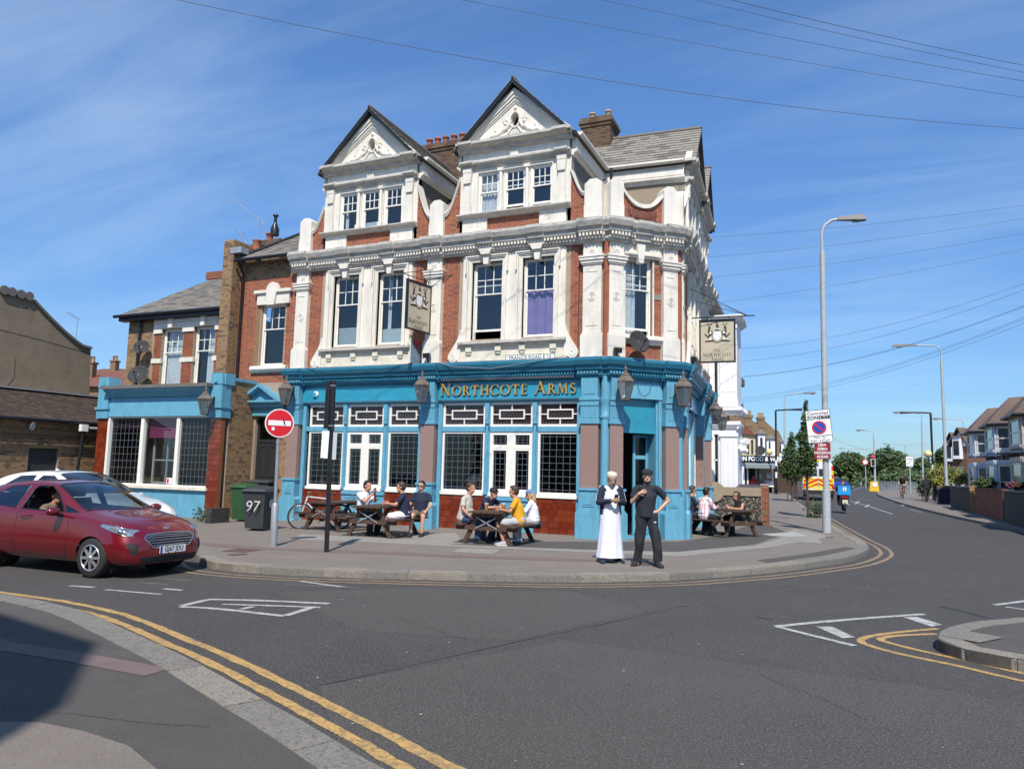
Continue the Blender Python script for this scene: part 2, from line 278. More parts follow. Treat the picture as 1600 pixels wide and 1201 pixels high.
 def build(s,name,mats,parent=None,kind=None,origin=None,label=None,cat=None,group=None):
  me=bpy.data.meshes.new(name); mats=mats if isinstance(mats,(list,tuple)) else [mats]
  if not s.v: s.v=[Vector((0,0,0))]
  lo=Vector([min(v[i] for v in s.v) for i in range(3)]); hi=Vector([max(v[i] for v in s.v) for i in range(3)])
  c=Vector(origin) if origin is not None else (Vector(((lo.x+hi.x)/2,(lo.y+hi.y)/2,lo.z)) if parent is None else (lo+hi)/2)
  me.from_pydata([v-c for v in s.v],[],s.f)
  for m in mats: me.materials.append(m)
  me.polygons.foreach_set('material_index',s.m); me.polygons.foreach_set('use_smooth',s.sm); me.update()
  return link(name,me,c,parent,kind,label,cat,group)
def link(name,me,wl,parent=None,kind=None,label=None,cat=None,group=None,rz=0):
 o=bpy.data.objects.new(name,me); COL.objects.link(o); wl=Vector(wl)
 if parent is not None: o.parent=parent; o.location=wl-WL.get(parent.name,Vector((0,0,0)))
 else: o.location=wl
 if rz: o.rotation_euler=(0,0,rz)
 WL[o.name]=wl
 if kind: o['kind']=kind
 if label: o['label']=label
 if cat: o['category']=cat
 if group: o['group']=group
 return o
def thing(name,loc,label,cat,group=None,kind=None):
 return link(name,None,loc,None,kind,label,cat,group)
def copytree(o,loc=None,rz=None,label=None,group=None,only=None):
 c=o.copy(); COL.objects.link(c)
 if loc is not None: c.location=loc
 if rz is not None: c.rotation_euler=(0,0,rz)
 if label: c['label']=label
 if group: c['group']=group
 WL[c.name]=c.location.copy()
 for ch in [q for q in COL.objects if q.parent == o]:
  d=ch.copy(); COL.objects.link(d); d.parent=c
  for g in [q for q in COL.objects if q.parent == ch]:
   e=g.copy(); COL.objects.link(e); e.parent=d
 return c
_bx={}
def pieces(name,parent,boxes,mats,limit=300,bev=0):   # boxes: (fr,u0,u1,d0,d1,z0,z1,mi)
 def key(b): c=b[0].p((b[1]+b[2])/2,b[4],(b[5]+b[6])/2); return -(b[2]-b[1])*(b[6]-b[5])/max(1,(c-CAMP).length_squared)
 boxes=sorted(boxes,key=key); out=[]
 for b in boxes[:limit]:
  fr,u0,u1,d0,d1,z0,z1,mi=b; w,dd,h=round(u1-u0,3),round(d1-d0,3),round(z1-z0,3); k=(name,w,dd,h,mats[mi].name,bev)
  if k not in _bx:
   me=bpy.data.meshes.new(name); x,y,z=w/2,dd/2,h/2; e=bev
   if e:                      # front face set in by e: arris of the piece
    v=[(-x,y,-z),(x,y,-z),(x,y,z),(-x,y,z),(-x,-y+e,-z),(x,-y+e,-z),(x,-y+e,z),(-x,-y+e,z),(-x+e,-y,-z+e),(x-e,-y,-z+e),(x-e,-y,z-e),(-x+e,-y,z-e)]
    f=[(0,3,2,1)]+[(a,b_,b_+4,a+4) for a,b_ in ((0,1),(1,2),(2,3),(3,0))]+[(a+4,b_+4,b_+8,a+8) for a,b_ in ((0,1),(1,2),(2,3),(3,0))]+[(8,9,10,11)]
   else:
    v=[(-x,y,-z),(x,y,-z),(x,y,z),(-x,y,z),(-x,-y,-z),(x,-y,-z),(x,-y,z),(-x,-y,z)]
    f=[(0,3,2,1),(4,5,6,7),(0,1,5,4),(1,2,6,5),(2,3,7,6),(3,0,4,7)]
   me.from_pydata(v,[],f); me.materials.append(mats[mi]); _bx[k]=me
  out.append(link(name,_bx[k],fr.p((u0+u1)/2,(d0+d1)/2,(z0+z1)/2),parent,rz=fr.ang))
 if len(boxes) > limit:
  mb=MB()
  for b in boxes[limit:]: mb.box(*b)
  mb.build(name,mats,parent,kind='stuff')
 return out
def bricks(fr,poly,holes,d=0.0,L=.225,Hc=.075,j=.013,th=.012,proud=.006,mis=(0,1,2),wts=(5,3,1),z0=None,seed=1,nmi=3):
 """brick faces over the (u,z) polygon less the rectangular holes; returns boxes"""
 r=random.Random(seed); out=[]; n=len(poly); zs=[p[1] for p in poly]; z=min(zs) if z0 is None else z0; k=0
 while z < max(zs)-.02:
  zm=z+Hc/2; xs=[]
  for i in range(n):
   a,b=poly[i],poly[(i+1) % n]
   if (a[1] > zm) != (b[1] > zm): xs.append(a[0]+(zm-a[1])*(b[0]-a[0])/(b[1]-a[1]))
  xs.sort(); iv=[(xs[i],xs[i+1]) for i in range(0,len(xs)-1,2)]
  for h in holes:
   if h[1] < zm < h[3]:
    nv=[]
    for a,b in iv:
     if h[2] <= a or h[0] >= b: nv.append((a,b)); continue
     if h[0] > a: nv.append((a,h[0]))
     if h[2] < b: nv.append((h[2],b))
    iv=nv
  for a,b in iv:
   per=1.5*L; u=math.floor(a/per)*per-(.75*L if k % 2 else 0); q=0
   while u < b:
    ln=L if q % 2 == 0 else L/2; x0,x1=max(u+j/2,a+.001),min(u+ln-j/2,b-.001)
    if x1-x0 > .03:
     mi=r.choices(mis,wts)[0]; pr=proud+r.choice((0,.001,.002,-.001))
     out.append((fr,x0,x1,d-th,d+pr,z+j/2,min(z+Hc-j/2,max(zs)-.002),mi))
    u += ln; q += 1
  z += Hc; k += 1
 return out
BR=lambda: [M['brickA'],M['brickB'],M['brickC']]
ST=lambda: [M['stockA'],M['stockB'],M['stockC']]
def sheet(name,pts,z,m,parent=None,kind='structure',label=None,cat=None,group=None,thick=0,step=2.5):
 """flat polygon (plan pts) laid on the ground surface, cut so that it follows H"""
 bm=bmesh.new(); vs=[bm.verts.new((p[0],p[1],0)) for p in pts]; f=bm.faces.new(vs)
 if f.normal.z < 0: f.normal_flip()
 bm.normal_update()
 if f.normal.z < 0: bmesh.ops.reverse_faces(bm,faces=[f])
 y0,y1=min(p[1] for p in pts),max(p[1] for p in pts); y=12.0
 while y < min(y1,51):
  if y > y0: bmesh.ops.bisect_plane(bm,geom=bm.verts[:]+bm.edges[:]+bm.faces[:],plane_co=(0,y,0),plane_no=(0,1,0))
  y += step
 bmesh.ops.triangulate(bm,faces=bm.faces[:])
 if thick:
  ret=bmesh.ops.extrude_face_region(bm,geom=bm.faces[:]); low=[g for g in ret['geom'] if isinstance(g,bmesh.types.BMVert)]
  top=[v for v in bm.verts if v not in set(low)]
  for v in low: v.co.z=z+H(v.co.x,v.co.y)
  for v in top: v.co.z=z-thick+H(v.co.x,v.co.y)
  bmesh.ops.recalc_face_normals(bm,faces=bm.faces[:])
 else:
  for v in bm.verts: v.co.z=z+H(v.co.x,v.co.y)
 me=bpy.data.meshes.new(name); bm.to_mesh(me); bm.free(); me.materials.append(m)
 c=Vector((0,0,0)); return link(name,me,c,parent,kind,label,cat,group)
def ribbon_pts(line,w,closed=False,off=0.0):
 """left and right offset points of a plan polyline"""
 L,Rr=[],[]; n=len(line)
 for i,p in enumerate(line):
  a=line[i-1] if i else line[0]; b=line[i+1] if i < n-1 else line[-1]
  t=Vector((b[0]-a[0],b[1]-a[1])); t.normalize(); q=Vector((-t.y,t.x))
  L.append((p[0]+q.x*(off+w/2),p[1]+q.y*(off+w/2))); Rr.append((p[0]+q.x*(off-w/2),p[1]+q.y*(off-w/2)))
 return L,Rr
def smooth(line,k=6):
 out=[]; n=len(line)
 for i in range(n-1):
  p0,p1,p2,p3=[Vector(line[max(0,min(n-1,i+j))][:2]) for j in (-1,0,1,2)]
  for s_ in range(k):
   t=s_/k; out.append(tuple(0.5*((2*p1)+(-p0+p2)*t+(2*p0-5*p1+4*p2-p3)*t*t+(-p0+3*p1-3*p2+p3)*t**3)))
 out.append(tuple(line[-1][:2])); return out
def ribbon(name,line,w,z,m,off=0.0,parent=None,rough=0.0,**kw):
 L,Rr=ribbon_pts(line,w,off=off); mb=MB(); r=random.Random(len(line))
 g=lambda p: (p[0],p[1],z+H(p[0],p[1]))
 if rough:
  L=[(a+r.uniform(-rough,rough),b+r.uniform(-rough,rough)) for a,b in L]; Rr=[(a+r.uniform(-rough,rough),b+r.uniform(-rough,rough)) for a,b in Rr]
 for i in range(len(line)-1): mb.quad(g(Rr[i]),g(Rr[i+1]),g(L[i+1]),g(L[i]))
 return mb.build(name,m,parent,kind=kw.get('kind','structure'),origin=(0,0,0))
def text(txt,size,fr,u,z,d,m,parent=None,name='lettering',ext=.004,align='CENTER',sx=1.0,rot=0,bold=0,shear=0,label=None):
 cu=bpy.data.curves.new(name,'FONT'); cu.body=txt; cu.size=size; cu.extrude=ext; cu.align_x=align; cu.align_y='CENTER'; cu.offset=bold; cu.resolution_u=3; cu.shear=shear
 me=baked(bpy.data.objects.new(name,cu))
 ca,sa=math.cos(rot),math.sin(rot); vs=[]
 for v in me.vertices:
  x,y,h=v.co.x*sx,v.co.y,v.co.z; x,y=x*ca-y*sa,x*sa+y*ca; vs.append(fr.p(u+x,d+h,z+y))
 c=sum(vs,Vector((0,0,0)))/max(1,len(vs))
 for v,q in zip(me.vertices,vs): v.co=q-c
 me.materials.clear(); me.materials.append(m); me.name=name
 return link(name,me,c,parent,label=label)
# ================================================================== GROUND
g2=lambda x,y,z=0: tuple(G(x,y,z)[:2])
mb=MB(); N=40
sheet('ground',[(-250,-60),(300,-60),(300,700),(-250,700)],-.22,M['earth'])
sheet('road',[(-60,-50),(60,-50),(60,420),(-60,420)],-.12,M['road'])
# kerb of the corner pavement: from the side street, round the corner and up the main road
kx=[(305,862),(330,877),(430,886),(540,890.5),(650,893.5),(780,896.5),(900,898),(1030,896),(1100,892.5),(1200,885),(1270,877),(1315,871),(1345,863),(1357,855),(1350,846),(1330,836),(1300,818),(1272,800),(1243,780)]
kerb_pub=[g2(*p) for p in kx]
kerb_pub=[(-24,-5.2),(-15,-5.9),(-9.2,-6.5),(-7.2,-7.0)] + kerb_pub[:] + [(.3,62),(-1.6,80),(-4,100),(-7,140)]
kp=smooth(kerb_pub,5)
sheet('pavement',kp+[(-40,140),(-40,-5.2)],0.0,M['tarmac_pave'],thick=.2)
PAVE=bpy.data.objects['pavement']
def kerbstones(parent,line,w,z,side=1,L=.92,m=('kerb','kerbB'),limit=60,proud=.006,y1=60):
 """stones of unequal length laid end to end along a plan polyline, each a piece of its own"""
 r=random.Random(3); acc=[0]; P=[Vector(p) for p in line]
 for i in range(1,len(P)): acc.append(acc[-1]+(P[i]-P[i-1]).length)
 def at(s):
  s=min(max(s,0),acc[-1]-1e-6)
  for i in range(1,len(P)):
   if acc[i] >= s: t=(s-acc[i-1])/max(1e-9,acc[i]-acc[i-1]); return P[i-1].lerp(P[i],t)
  return P[-1]
 s=0; c=0; rest=MB()
 while s < acc[-1]-.1:
  l=L*r.uniform(.75,1.25); a,b=at(s+.006),at(min(s+l,acc[-1])-.006); mid=at(s+l/2)
  t=(b-a).normalized(); q=Vector((-t.y,t.x))*side
  if mid.y > y1: break
  zz=[z+H(v.x,v.y)+proud+r.uniform(-.003,.004) for v in (a,mid,b)]
  pts=[(a.x,a.y),(mid.x,mid.y),(b.x,b.y),(b.x+q.x*w,b.y+q.y*w),(mid.x+q.x*w,mid.y+q.y*w),(a.x+q.x*w,a.y+q.y*w)]
  zt=[zz[0],zz[1],zz[2],zz[2],zz[1],zz[0]]; o=-q*.008
  # rounded nose: lower outer ring, chamfer ring, top ring
  mbb=MB(); n=6
  low=[Vector((p[0]+(o.x if i < 3 else 0),p[1]+(o.y if i < 3 else 0),zt[i]-.19)) for i,p in enumerate(pts)]
  mid_=[Vector((p[0]+(o.x if i < 3 else 0),p[1]+(o.y if i < 3 else 0),zt[i]-(.022 if i < 3 else .004))) for i,p in enumerate(pts)]
  top=[Vector((p[0]+(q.x*.018 if i < 3 else 0),p[1]+(q.y*.018 if i < 3 else 0),zt[i])) for i,p in enumerate(pts)]
  vs=low+mid_+top; fs=[(i,(i+1) % n,(i+1) % n+n,i+n) for i in range(n)]+[(i+n,(i+1) % n+n,(i+1) % n+2*n,i+2*n) for i in range(n)]+[tuple(range(2*n,3*n))]
  if side < 0: fs=[f[::-1] for f in fs]
  if c < limit: mbb.add(vs,fs); mbb.build('kerb_stone',M[r.choice(m)],parent)
  else: rest.add(vs,fs,r.choice((0,1)))
  s += l; c += 1
 if rest.v: rest.build('kerb_stone',[M[m[0]],M[m[-1]]],parent,kind='stuff')
def kstart(line,p):                  # resample dense
 return line
kerbstones(PAVE,smooth(kerb_pub,8),.27,0.0,side=1,limit=110,y1=75)
# double yellow lines along that kerb (outside = right-hand side of the line direction is the road)
for off in (.28,.52):
 ribbon('yellow_line',smooth(kerb_pub[3:22],10),.085,-.116,M['line_y2'],off=-off,rough=.006)
# near pavement where the photographer stands
nx=[(0,927),(60,937),(130,954),(200,984),(300,1030),(400,1085),(500,1140),(600,1199)]
kn=[(-40,-10.5),(-20,-11.8),(-10,-12.5),(-6.5,-12.72)] + [g2(x,y,0) for x,y in nx] + [(4.6,-15.75),(7,-16.6),(12,-18.2),(30,-22),(60,-26)]
kns=smooth(kn,6)
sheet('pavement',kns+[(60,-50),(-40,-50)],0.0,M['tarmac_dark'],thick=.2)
PN=bpy.data.objects['pavement.001']
kerbstones(PN,smooth(kn[2:15],8),.30,0.0,side=-1,L=.95,limit=60)
for off in (.27,.50):
 ribbon('yellow_line',smooth(kn[1:15],8),.10,-.116,M['line_y'],off=off,rough=.010)
ribbon('pavement_band',[g2(-60,992),g2(0,1008),g2(120,1027),g2(246,1050)],.26,.004,M['red_band'])
sheet('pavement_patch',[g2(x,y) for x,y in [(-40,1150),(0,1128),(60,1128),(130,1142),(200,1165),(262,1215),(200,1290),(-60,1290)]],.004,M['tarmac_pave'])
# traffic island on the right
ip=[g2(x,y) for x,y in [(1700,955),(1600,964),(1530,970),(1490,977),(1468,986),(1464,995),(1474,1003),(1505,1013),(1550,1022),(1600,1030),(1700,1046)]]
isl=[(13.5,-4.2),(10.5,-5.2)] + ip + [(9.4,-11.6),(13.5,-13.6)]
isls=smooth(isl,5)
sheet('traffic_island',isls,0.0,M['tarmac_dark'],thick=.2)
IS=bpy.data.objects['traffic_island']
kerbstones(IS,isls,.24,0.0,side=1,L=.8,limit=40)
sheet('pavement_patch',[g2(x,y) for x,y in [(1470,993),(1494,984),(1570,997),(1530,1005)]],.012,M['kerbB'])
for pts in ([(1720,1087),(1600,1064),(1500,1041),(1400,1020),(1352,1006),(1346,999),(1360,994),(1400,988),(1465,982)],[(1720,1072),(1600,1052),(1520,1034),(1450,1019),(1392,1005),(1376,998),(1400,993),(1464,990)]):
 ribbon('yellow_line',smooth([g2(*p,-.12) for p in pts],5),.085,-.116,M['line_y'],rough=.005)
# far right pavement
fx=[(1700,850),(1600,827),(1540,815.5),(1480,803),(1430,791),(1395,781),(1376,774),(1370,769.5),(1378,765),(1400,760.5),(1440,757)]
kf=[(13.5,2),(12.6,8)] + [g2(*p) for p in fx[1:]]
kf=kf + [(40,190)]
sheet('pavement',smooth(kf,4)+[(90,190),(90,0),(16,0)],0.0,M['tarmac_pave'],thick=.2)
PF=[o for o in COL.objects if o.name.startswith('pavement')][-1]
kerbstones(PF,smooth(kf[:9],5),.15,0.0,side=-1,L=.92,limit=60,m=('kerbB','kerbB'),y1=75)
ribbon('pavement_band',smooth([g2(*p) for p in [(1600,812),(1540,802),(1480,791),(1440,783)]],4),.5,.004,M['red_band'])
# ---- white paint and wear on the carriageway
def line(pts,w,m='line_w',name='white_line',z=-.115,rough=.006,sm=3):
 P=[g2(*p,-.12) for p in pts]; P=smooth(P,sm) if len(P) > 2 else [tuple(Vector(P[0]).lerp(Vector(P[1]),t/6)) for t in range(7)]
 return ribbon(name,P,w,z,M[m],rough=rough)
def poly(pts,m,name,z): return sheet(name,[g2(*p,-.12) for p in pts],z,M[m])
line([(1444,959.5),(1390,963),(1300,970),(1212,978.5)],.10); line([(1214,979),(1262,991),(1336,1009)],.10,z=-.114)
poly([(1275,979),(1300,979),(1337,996),(1316,997)],'line_w','white_line',-.1145); poly([(1410,964),(1432,963.5),(1473,976),(1456,979)],'line_w','white_line',-.1145)
line([(1554,945),(1640,934)],.09); line([(1572,948),(1640,958)],.09)
line([(282,948),(340,951),(445,962.5)],.10); line([(282,947),(325,937)],.10,z=-.1138); line([(325,936.5),(400,938),(515,943)],.11,z=-.1142)
line([(348,944),(420,946),(500,949)],.08,z=-.1146); line([(446,962),(492,948)],.10,z=-.1134); line([(375,952),(396,948)],.08,z=-.113)
for a,b,w in [((110,915),(147,917.5),.09),((165,921),(252,928.5),.07),((255,919.5),(284,922),.09),((445,913),(560,918.5),.05),((470,908),(545,918),.08),((245,904),(303,907),.05),((520,904.5),(600,905),.05),((528,937),(538,936.5),.06),((215,910),(262,913),.05)]: line([a,b],w,'line_w' if w > .06 else 'line_faint',z=-.1155)
for a,b,w in [((1358,791),(1395,803),.10),((1330,783),(1352,789),.10),((1340,779),(1362,781.5),.09),((1378,780),(1415,783),.1),((1352,792),(1358,788),.14),((1336,787),(1342,783),.14),((1395,784),(1399,780),.18),((1410,790),(1414,787),.18),((1280,776),(1300,776),.1),((1330,765),(1352,760),.1),((1355,759),(1372,757),.1),((1422,796),(1440,800),.10),((1245,782),(1262,780),.1)]: line([a,b],w,z=-.1152)
line([(1100,911),(1180,912.5),(1300,917),(1420,926),(1530,940)],.16,'road2','road_patch',z=-.1175)
line([(500,1070),(560,1058),(800,1004),(960,971),(1060,948)],.010,'seam','tar_seam',rough=.004)
line([(1470,947),(1548,966)],.05,'seam','tar_seam',rough=.004); line([(1180,963),(1208,968)],.03,'seam','tar_seam')
line([(1060,948),(1075,946)],.014,'seam','tar_seam')
poly([(880,1000),(1500,1080),(1700,1130),(1700,1260),(560,1260),(500,1072),(560,1060)],'road2','road_patch',-.1185)
poly([(430,925),(640,918),(900,925),(1010,955),(800,1000),(560,985)],'road2','road_patch',-.1186)
# ---- patches and covers of the pub pavement
for pts,m,nm,z in [([(640,836),(712,832),(722,846),(655,850)],'flag','paving_flag',.005),([(640,833),(672,831),(690,840),(650,842)],'flag','paving_flag',.008),([(705,862),(722,856),(784,858.5),(768,866)],'flag','paving_flag',.006),
                  ([(346,861),(375,856),(412,858.5),(385,862.5)],'iron','inspection_cover',.006),([(355,866),(380,864),(388,866),(362,868)],'iron','inspection_cover',.006),
                  ([(1182,875),(1260,865),(1322,854),(1338,856),(1290,867),(1200,879)],'tarmac_dark','pavement_patch',.004),([(1225,838),(1232,835),(1280,842),(1284,849),(1250,847)],'flag','paving_flag',.005),
                  ([(1190,834),(1240,831),(1262,837),(1232,838),(1205,837)],'line_w','spilt_paint',.006),([(990,880),(1012,877),(1030,880),(1008,884)],'iron','inspection_cover',.006),
                  ([(1290,838),(1302,838.5),(1302,840),(1290,839.5)],'iron','inspection_cover',.006)]:
 sheet(nm,[g2(*p) for p in pts],z,M[m])
sheet('pavement_patch',[g2(*p) for p in [(460,843),(560,846),(760,856),(905,862),(1060,869),(1200,855),(1300,838),(1240,825),(1215,842),(1180,852),(1100,858),(900,852),(720,846),(560,838),(470,834)]],.003,M['flag'])
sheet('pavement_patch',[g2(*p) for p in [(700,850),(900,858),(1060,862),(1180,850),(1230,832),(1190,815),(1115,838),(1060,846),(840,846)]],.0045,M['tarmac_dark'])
ribbon('pavement_band',[g2(*p) for p in [(300,848),(420,857),(560,862),(700,868),(850,873),(960,876)]],.45,.0036,M['red_band'])

# cracks, gum and small litter on the asphalt
def crack(p0,p1,w,z,jit=.06,n=26,seed=1,m='seam'):
 r=random.Random(seed); a,b=Vector(g2(*p0)),Vector(g2(*p1)); o=0; L_=[]
 q=Vector((-(b-a).y,(b-a).x)).normalized()
 for i in range(n+1): o += r.uniform(-jit,jit)*.5; L_.append(tuple(a.lerp(b,i/n)+q*o))
 ribbon('crack',L_,w,z,M[m],rough=w*.3)
for i,(a,b,z) in enumerate((((1180,1030),(1330,1100),-.1145),((620,950),(760,985),-.1145))): crack(a,b,.005,z,jit=.035,n=50,seed=i)
for i,(a,b) in enumerate((((-20,1108),(330,1135)),((560,855),(720,872)))): crack(a,b,.005,.0062,jit=.02,n=60,seed=20+i)
r_=random.Random(9); mb=MB()
for k in range(150):
 x,y=r_.uniform(-6,9),r_.uniform(-16,-6); s_=r_.uniform(.006,.017); a0=r_.random()*3; mb.add([(x+s_*math.cos(a0+t),y+s_*math.sin(a0+t),-.1135) for t in (0,1.2,2.5,3.6,5.0)],[(0,1,2,3,4)],r_.choice((0,0,1)))
for k in range(260):
 x,y=r_.uniform(-9,6),r_.uniform(-8.6,.0)
 if y < -8.3+.45*abs(x+2)*.5: continue
 s_=r_.uniform(.008,.02); mb.add([(x+s_*math.cos(t),y+s_*math.sin(t),.0075) for t in (0,1,2,3.1,4.2,5.2)],[(0,1,2,3,4,5)],r_.choice((0,1,1)))
mb.build('gum_and_grit',[M['line_w'],M['seam']],None,kind='stuff',label='specks of gum and grit scattered over road and pavement',origin=(0,0,0))
# ================================================================== THE CORNER PUB
PUB=thing('corner_pub',(-5,3,0),'red brick Victorian corner pub with white stucco gables and pale blue ground floor','pub')
FA=Fr(0,0,0); CHL=2.2; FC=Fr(0,0,43); EX,EY=CHL*math.cos(R(43)),CHL*math.sin(R(43)); FR_=Fr(EX,EY,93.8)
RL=7.9
def part(mb,name,m,parent=PUB,**k): return mb.build(name,m,parent,**k)
# --- profiles (d, z) relative to wall face
def cornice_prof(z0,z1,p):         # big stepped cornice, lower bed to top
 h=z1-z0
 return [(0,z0),(p*.28,z0),(p*.30,z0+h*.10),(p*.42,z0+h*.12),(p*.42,z0+h*.34),(p*.66,z0+h*.42),(p*.70,z0+h*.60),(p*.86,z0+h*.64),(p,z0+h*.86),(p,z0+h),(0,z0+h)]
def cornice(fr,segs,z0,z1,p,m,name='cornice',m2=None,mit0=0,mit1=0):
 """segs: (u0,u1,extra projection); breaks forward over pilasters"""
 for i,(a,b,e) in enumerate(segs):
  mb=MB(); pr=cornice_prof(z0,z1,p); pr=[(d+(e if d > 0 else 0),z) for d,z in pr]
  mb.dz(fr,pr,a,b,0,mit0 if i == 0 else 0,mit1 if i == len(segs)-1 else 0); part(mb,name,m)
def dentils(fr,u0,u1,z0,z1,d0,d1,m,pitch=.085,w=.045):
 mb=MB(); u=u0+pitch/2
 while u+w/2 < u1: mb.box(fr,u-w/2,u+w/2,d0,d1,z0,z1); u += pitch
 part(mb,'dentils',m,kind='stuff')
def sash(fr,u0,u1,z0,z1,d=-.10,parent=PUB,cols=3,rows=2,split=.40,content=None,openb=0,name='window',gm='glass',fm='trim_white',drop=0):
 """sliding sash window: outer frame, upper sash with glazing bars, lower sash, panes each their own"""
 mb=MB(); f=.055
 mb.box(fr,u0,u0+f,d-.09,d,z0,z1); mb.box(fr,u1-f,u1,d-.09,d,z0,z1); mb.box(fr,u0+f,u1-f,d-.09,d,z1-f,z1); mb.box(fr,u0+f,u1-f,d-.09,d+.02,z0,z0+f*.9)
 w=mb.build(name,M[fm],parent); a,b=u0+f,u1-f; zt,zb=z1-f,z0+f*.9; zm=zt-(zt-zb)*split
 s=MB(); e=.035; dd=d-.02                              # upper sash
 s.box(fr,a,b,dd-.03,dd,zm,zm+e); s.box(fr,a,b,dd-.03,dd,zt-e,zt); s.box(fr,a,a+e,dd-.03,dd,zm+e,zt-e); s.box(fr,b-e,b,dd-.03,dd,zm+e,zt-e)
 for i in range(1,cols): x=a+e+(b-a-2*e)*i/cols; s.box(fr,x-.011,x+.011,dd-.028,dd-.004,zm+e,zt-e)
 for i in range(1,rows): z=zm+e+(zt-zm-2*e)*i/rows; s.box(fr,a+e,b-e,dd-.027,dd-.005,z-.011,z+.011)
 s.build('upper_sash',M[fm],w)
 lo=MB(); zo=zb+openb; d2=dd-.036
 lo.box(fr,a,b,d2-.03,d2,zo,zo+.06); lo.box(fr,a,b,d2-.03,d2,min(zm+openb,zt-.04)-.0,min(zm+openb,zt-.04)+e); lo.box(fr,a,a+e,d2-.03,d2,zo+.06,min(zm+openb,zt-.04)); lo.box(fr,b-e,b,d2-.03,d2,zo+.06,min(zm+openb,zt-.04))
 lo.build('lower_sash',M[fm],w)
 for i in range(cols):
  for k in range(rows):
   x0=a+e+(b-a-2*e)*i/cols; x1=a+e+(b-a-2*e)*(i+1)/cols; q0=zm+e+(zt-zm-2*e)*k/rows; q1=zm+e+(zt-zm-2*e)*(k+1)/rows
   g=MB(); t=rnd.uniform(-.0035,.0035); tt=rnd.uniform(-.003,.003); D=dd-.018
   g.quad(fr.p(x0,D+t,q0),fr.p(x1,D-t,q0),fr.p(x1,D-t+tt,q1),fr.p(x0,D+t+tt,q1)); g.build('pane',M[gm],w)
 g=MB(); D=d2-.016; t=rnd.uniform(-.004,.004); g.quad(fr.p(a+e,D+t,zo+.06),fr.p(b-e,D-t,zo+.06),fr.p(b-e,D-t,min(zm+openb,zt)),fr.p(a+e,D+t,min(zm+openb,zt))); g.build('pane',M[gm],w)
 if content: window_content(fr,a,b,zb,zm,zt,d-.15,w,content)
 return w
def curtain(fr,u0,u1,z0,z1,d,m,w,amp=.02,fold=.11,ph=0):
 mb=MB(); n=max(6,int((u1-u0)/.018)); P=[[],[]]
 for i in range(n+1):
  u=u0+(u1-u0)*i/n; dd=d+amp*math.sin(2*PI*(u-u0)/fold+ph)+amp*.5*math.sin(2*PI*(u-u0)/(fold*.43)+1)
  P[0].append(fr.p(u,dd*1.0-.0,z0)); P[1].append(fr.p(u,d+(dd-d)*.6,z1))
 vs=P[0]+P[1]; mb.add(vs,[(i,i+1,i+n+2,i+n+1) for i in range(n)],0,True); return mb.build('curtain',M[m],w)
def window_content(fr,a,b,zb,zm,zt,d,w,c):
 if c == 'net': curtain(fr,a,b,zb,zt,d,'curtain',w)
 elif c == 'netL': curtain(fr,a,a+(b-a)*.55,zb,zt,d,'curtain',w)
 elif c == 'netR': curtain(fr,a+(b-a)*.45,b,zb,zt,d,'curtain',w)
 elif c == 'sides': curtain(fr,a,a+(b-a)*.22,zb,zt,d,'curtain',w); curtain(fr,b-(b-a)*.25,b,zb,zt,d,'curtain',w)
 elif c == 'stripL': curtain(fr,a+(b-a)*.1,a+(b-a)*.3,zb,zt,d,'curtain',w,.01,.06)
 elif c == 'purple': curtain(fr,a,b,zb,zm+.08,d,'purple',w,.035,.27)
 elif c == 'blind':
  mb=MB(); z=zb
  while z < zb+(zm-zb)*.46: mb.hexa([fr.p(a,d,z),fr.p(b,d,z),fr.p(b,d-.03,z+.012),fr.p(a,d-.03,z+.012),fr.p(a,d,z+.045),fr.p(b,d,z+.045),fr.p(b,d-.03,z+.057),fr.p(a,d-.03,z+.057)]); z += .062
  mb.build('blind',M['frost'],w)
 elif c == 'film': mb=MB(); mb.box(fr,a,b,d-.01,d,zb,zb+(zm-zb)*.38); mb.build('window_film',M['frost'],w)
 elif c == 'plant':
  mb=MB(); r=random.Random(4)
  for k in range(26): x=(a+b)/2+.1+r.gauss(0,.07); z=zb+.1+abs(r.gauss(0,.12)); q=Vector((r.uniform(-1,1),r.uniform(-1,1),r.uniform(-1,1)))*.05; p=fr.p(x,d,z); mb.add([p-q,p+q.cross(Vector((0,0,1))),p+q,p-q.cross(Vector((0,0,1)))],[(0,1,2,3)])
  mb.build('pot_plant',M['leafB'],w); c2=1
# --- walls: mortar-coloured backing with openings, brick faces as pieces
def wall_holes(name,fr,u0,u1,z0,z1,holes,m,th=.25,d=0,parent=PUB,extra=None):
 """wall slab with rectangular openings, built from strips"""
 mb=MB(); us=sorted(set([u0,u1]+[h[0] for h in holes]+[h[2] for h in holes])); us=[u for u in us if u0 <= u <= u1]
 for a,b in zip(us[:-1],us[1:]):
  zz=[z0]; hs=sorted([h for h in holes if h[0] <= a+1e-6 and h[2] >= b-1e-6],key=lambda h: h[1]); z=z0
  for h in hs:
   if h[1] > z: mb.box(fr,a,b,d-th,d,z,h[1])
   z=max(z,h[3])
  if z < z1: mb.box(fr,a,b,d-th,d,z,z1)
 if extra: extra(mb)
 return mb.build(name,m,parent)
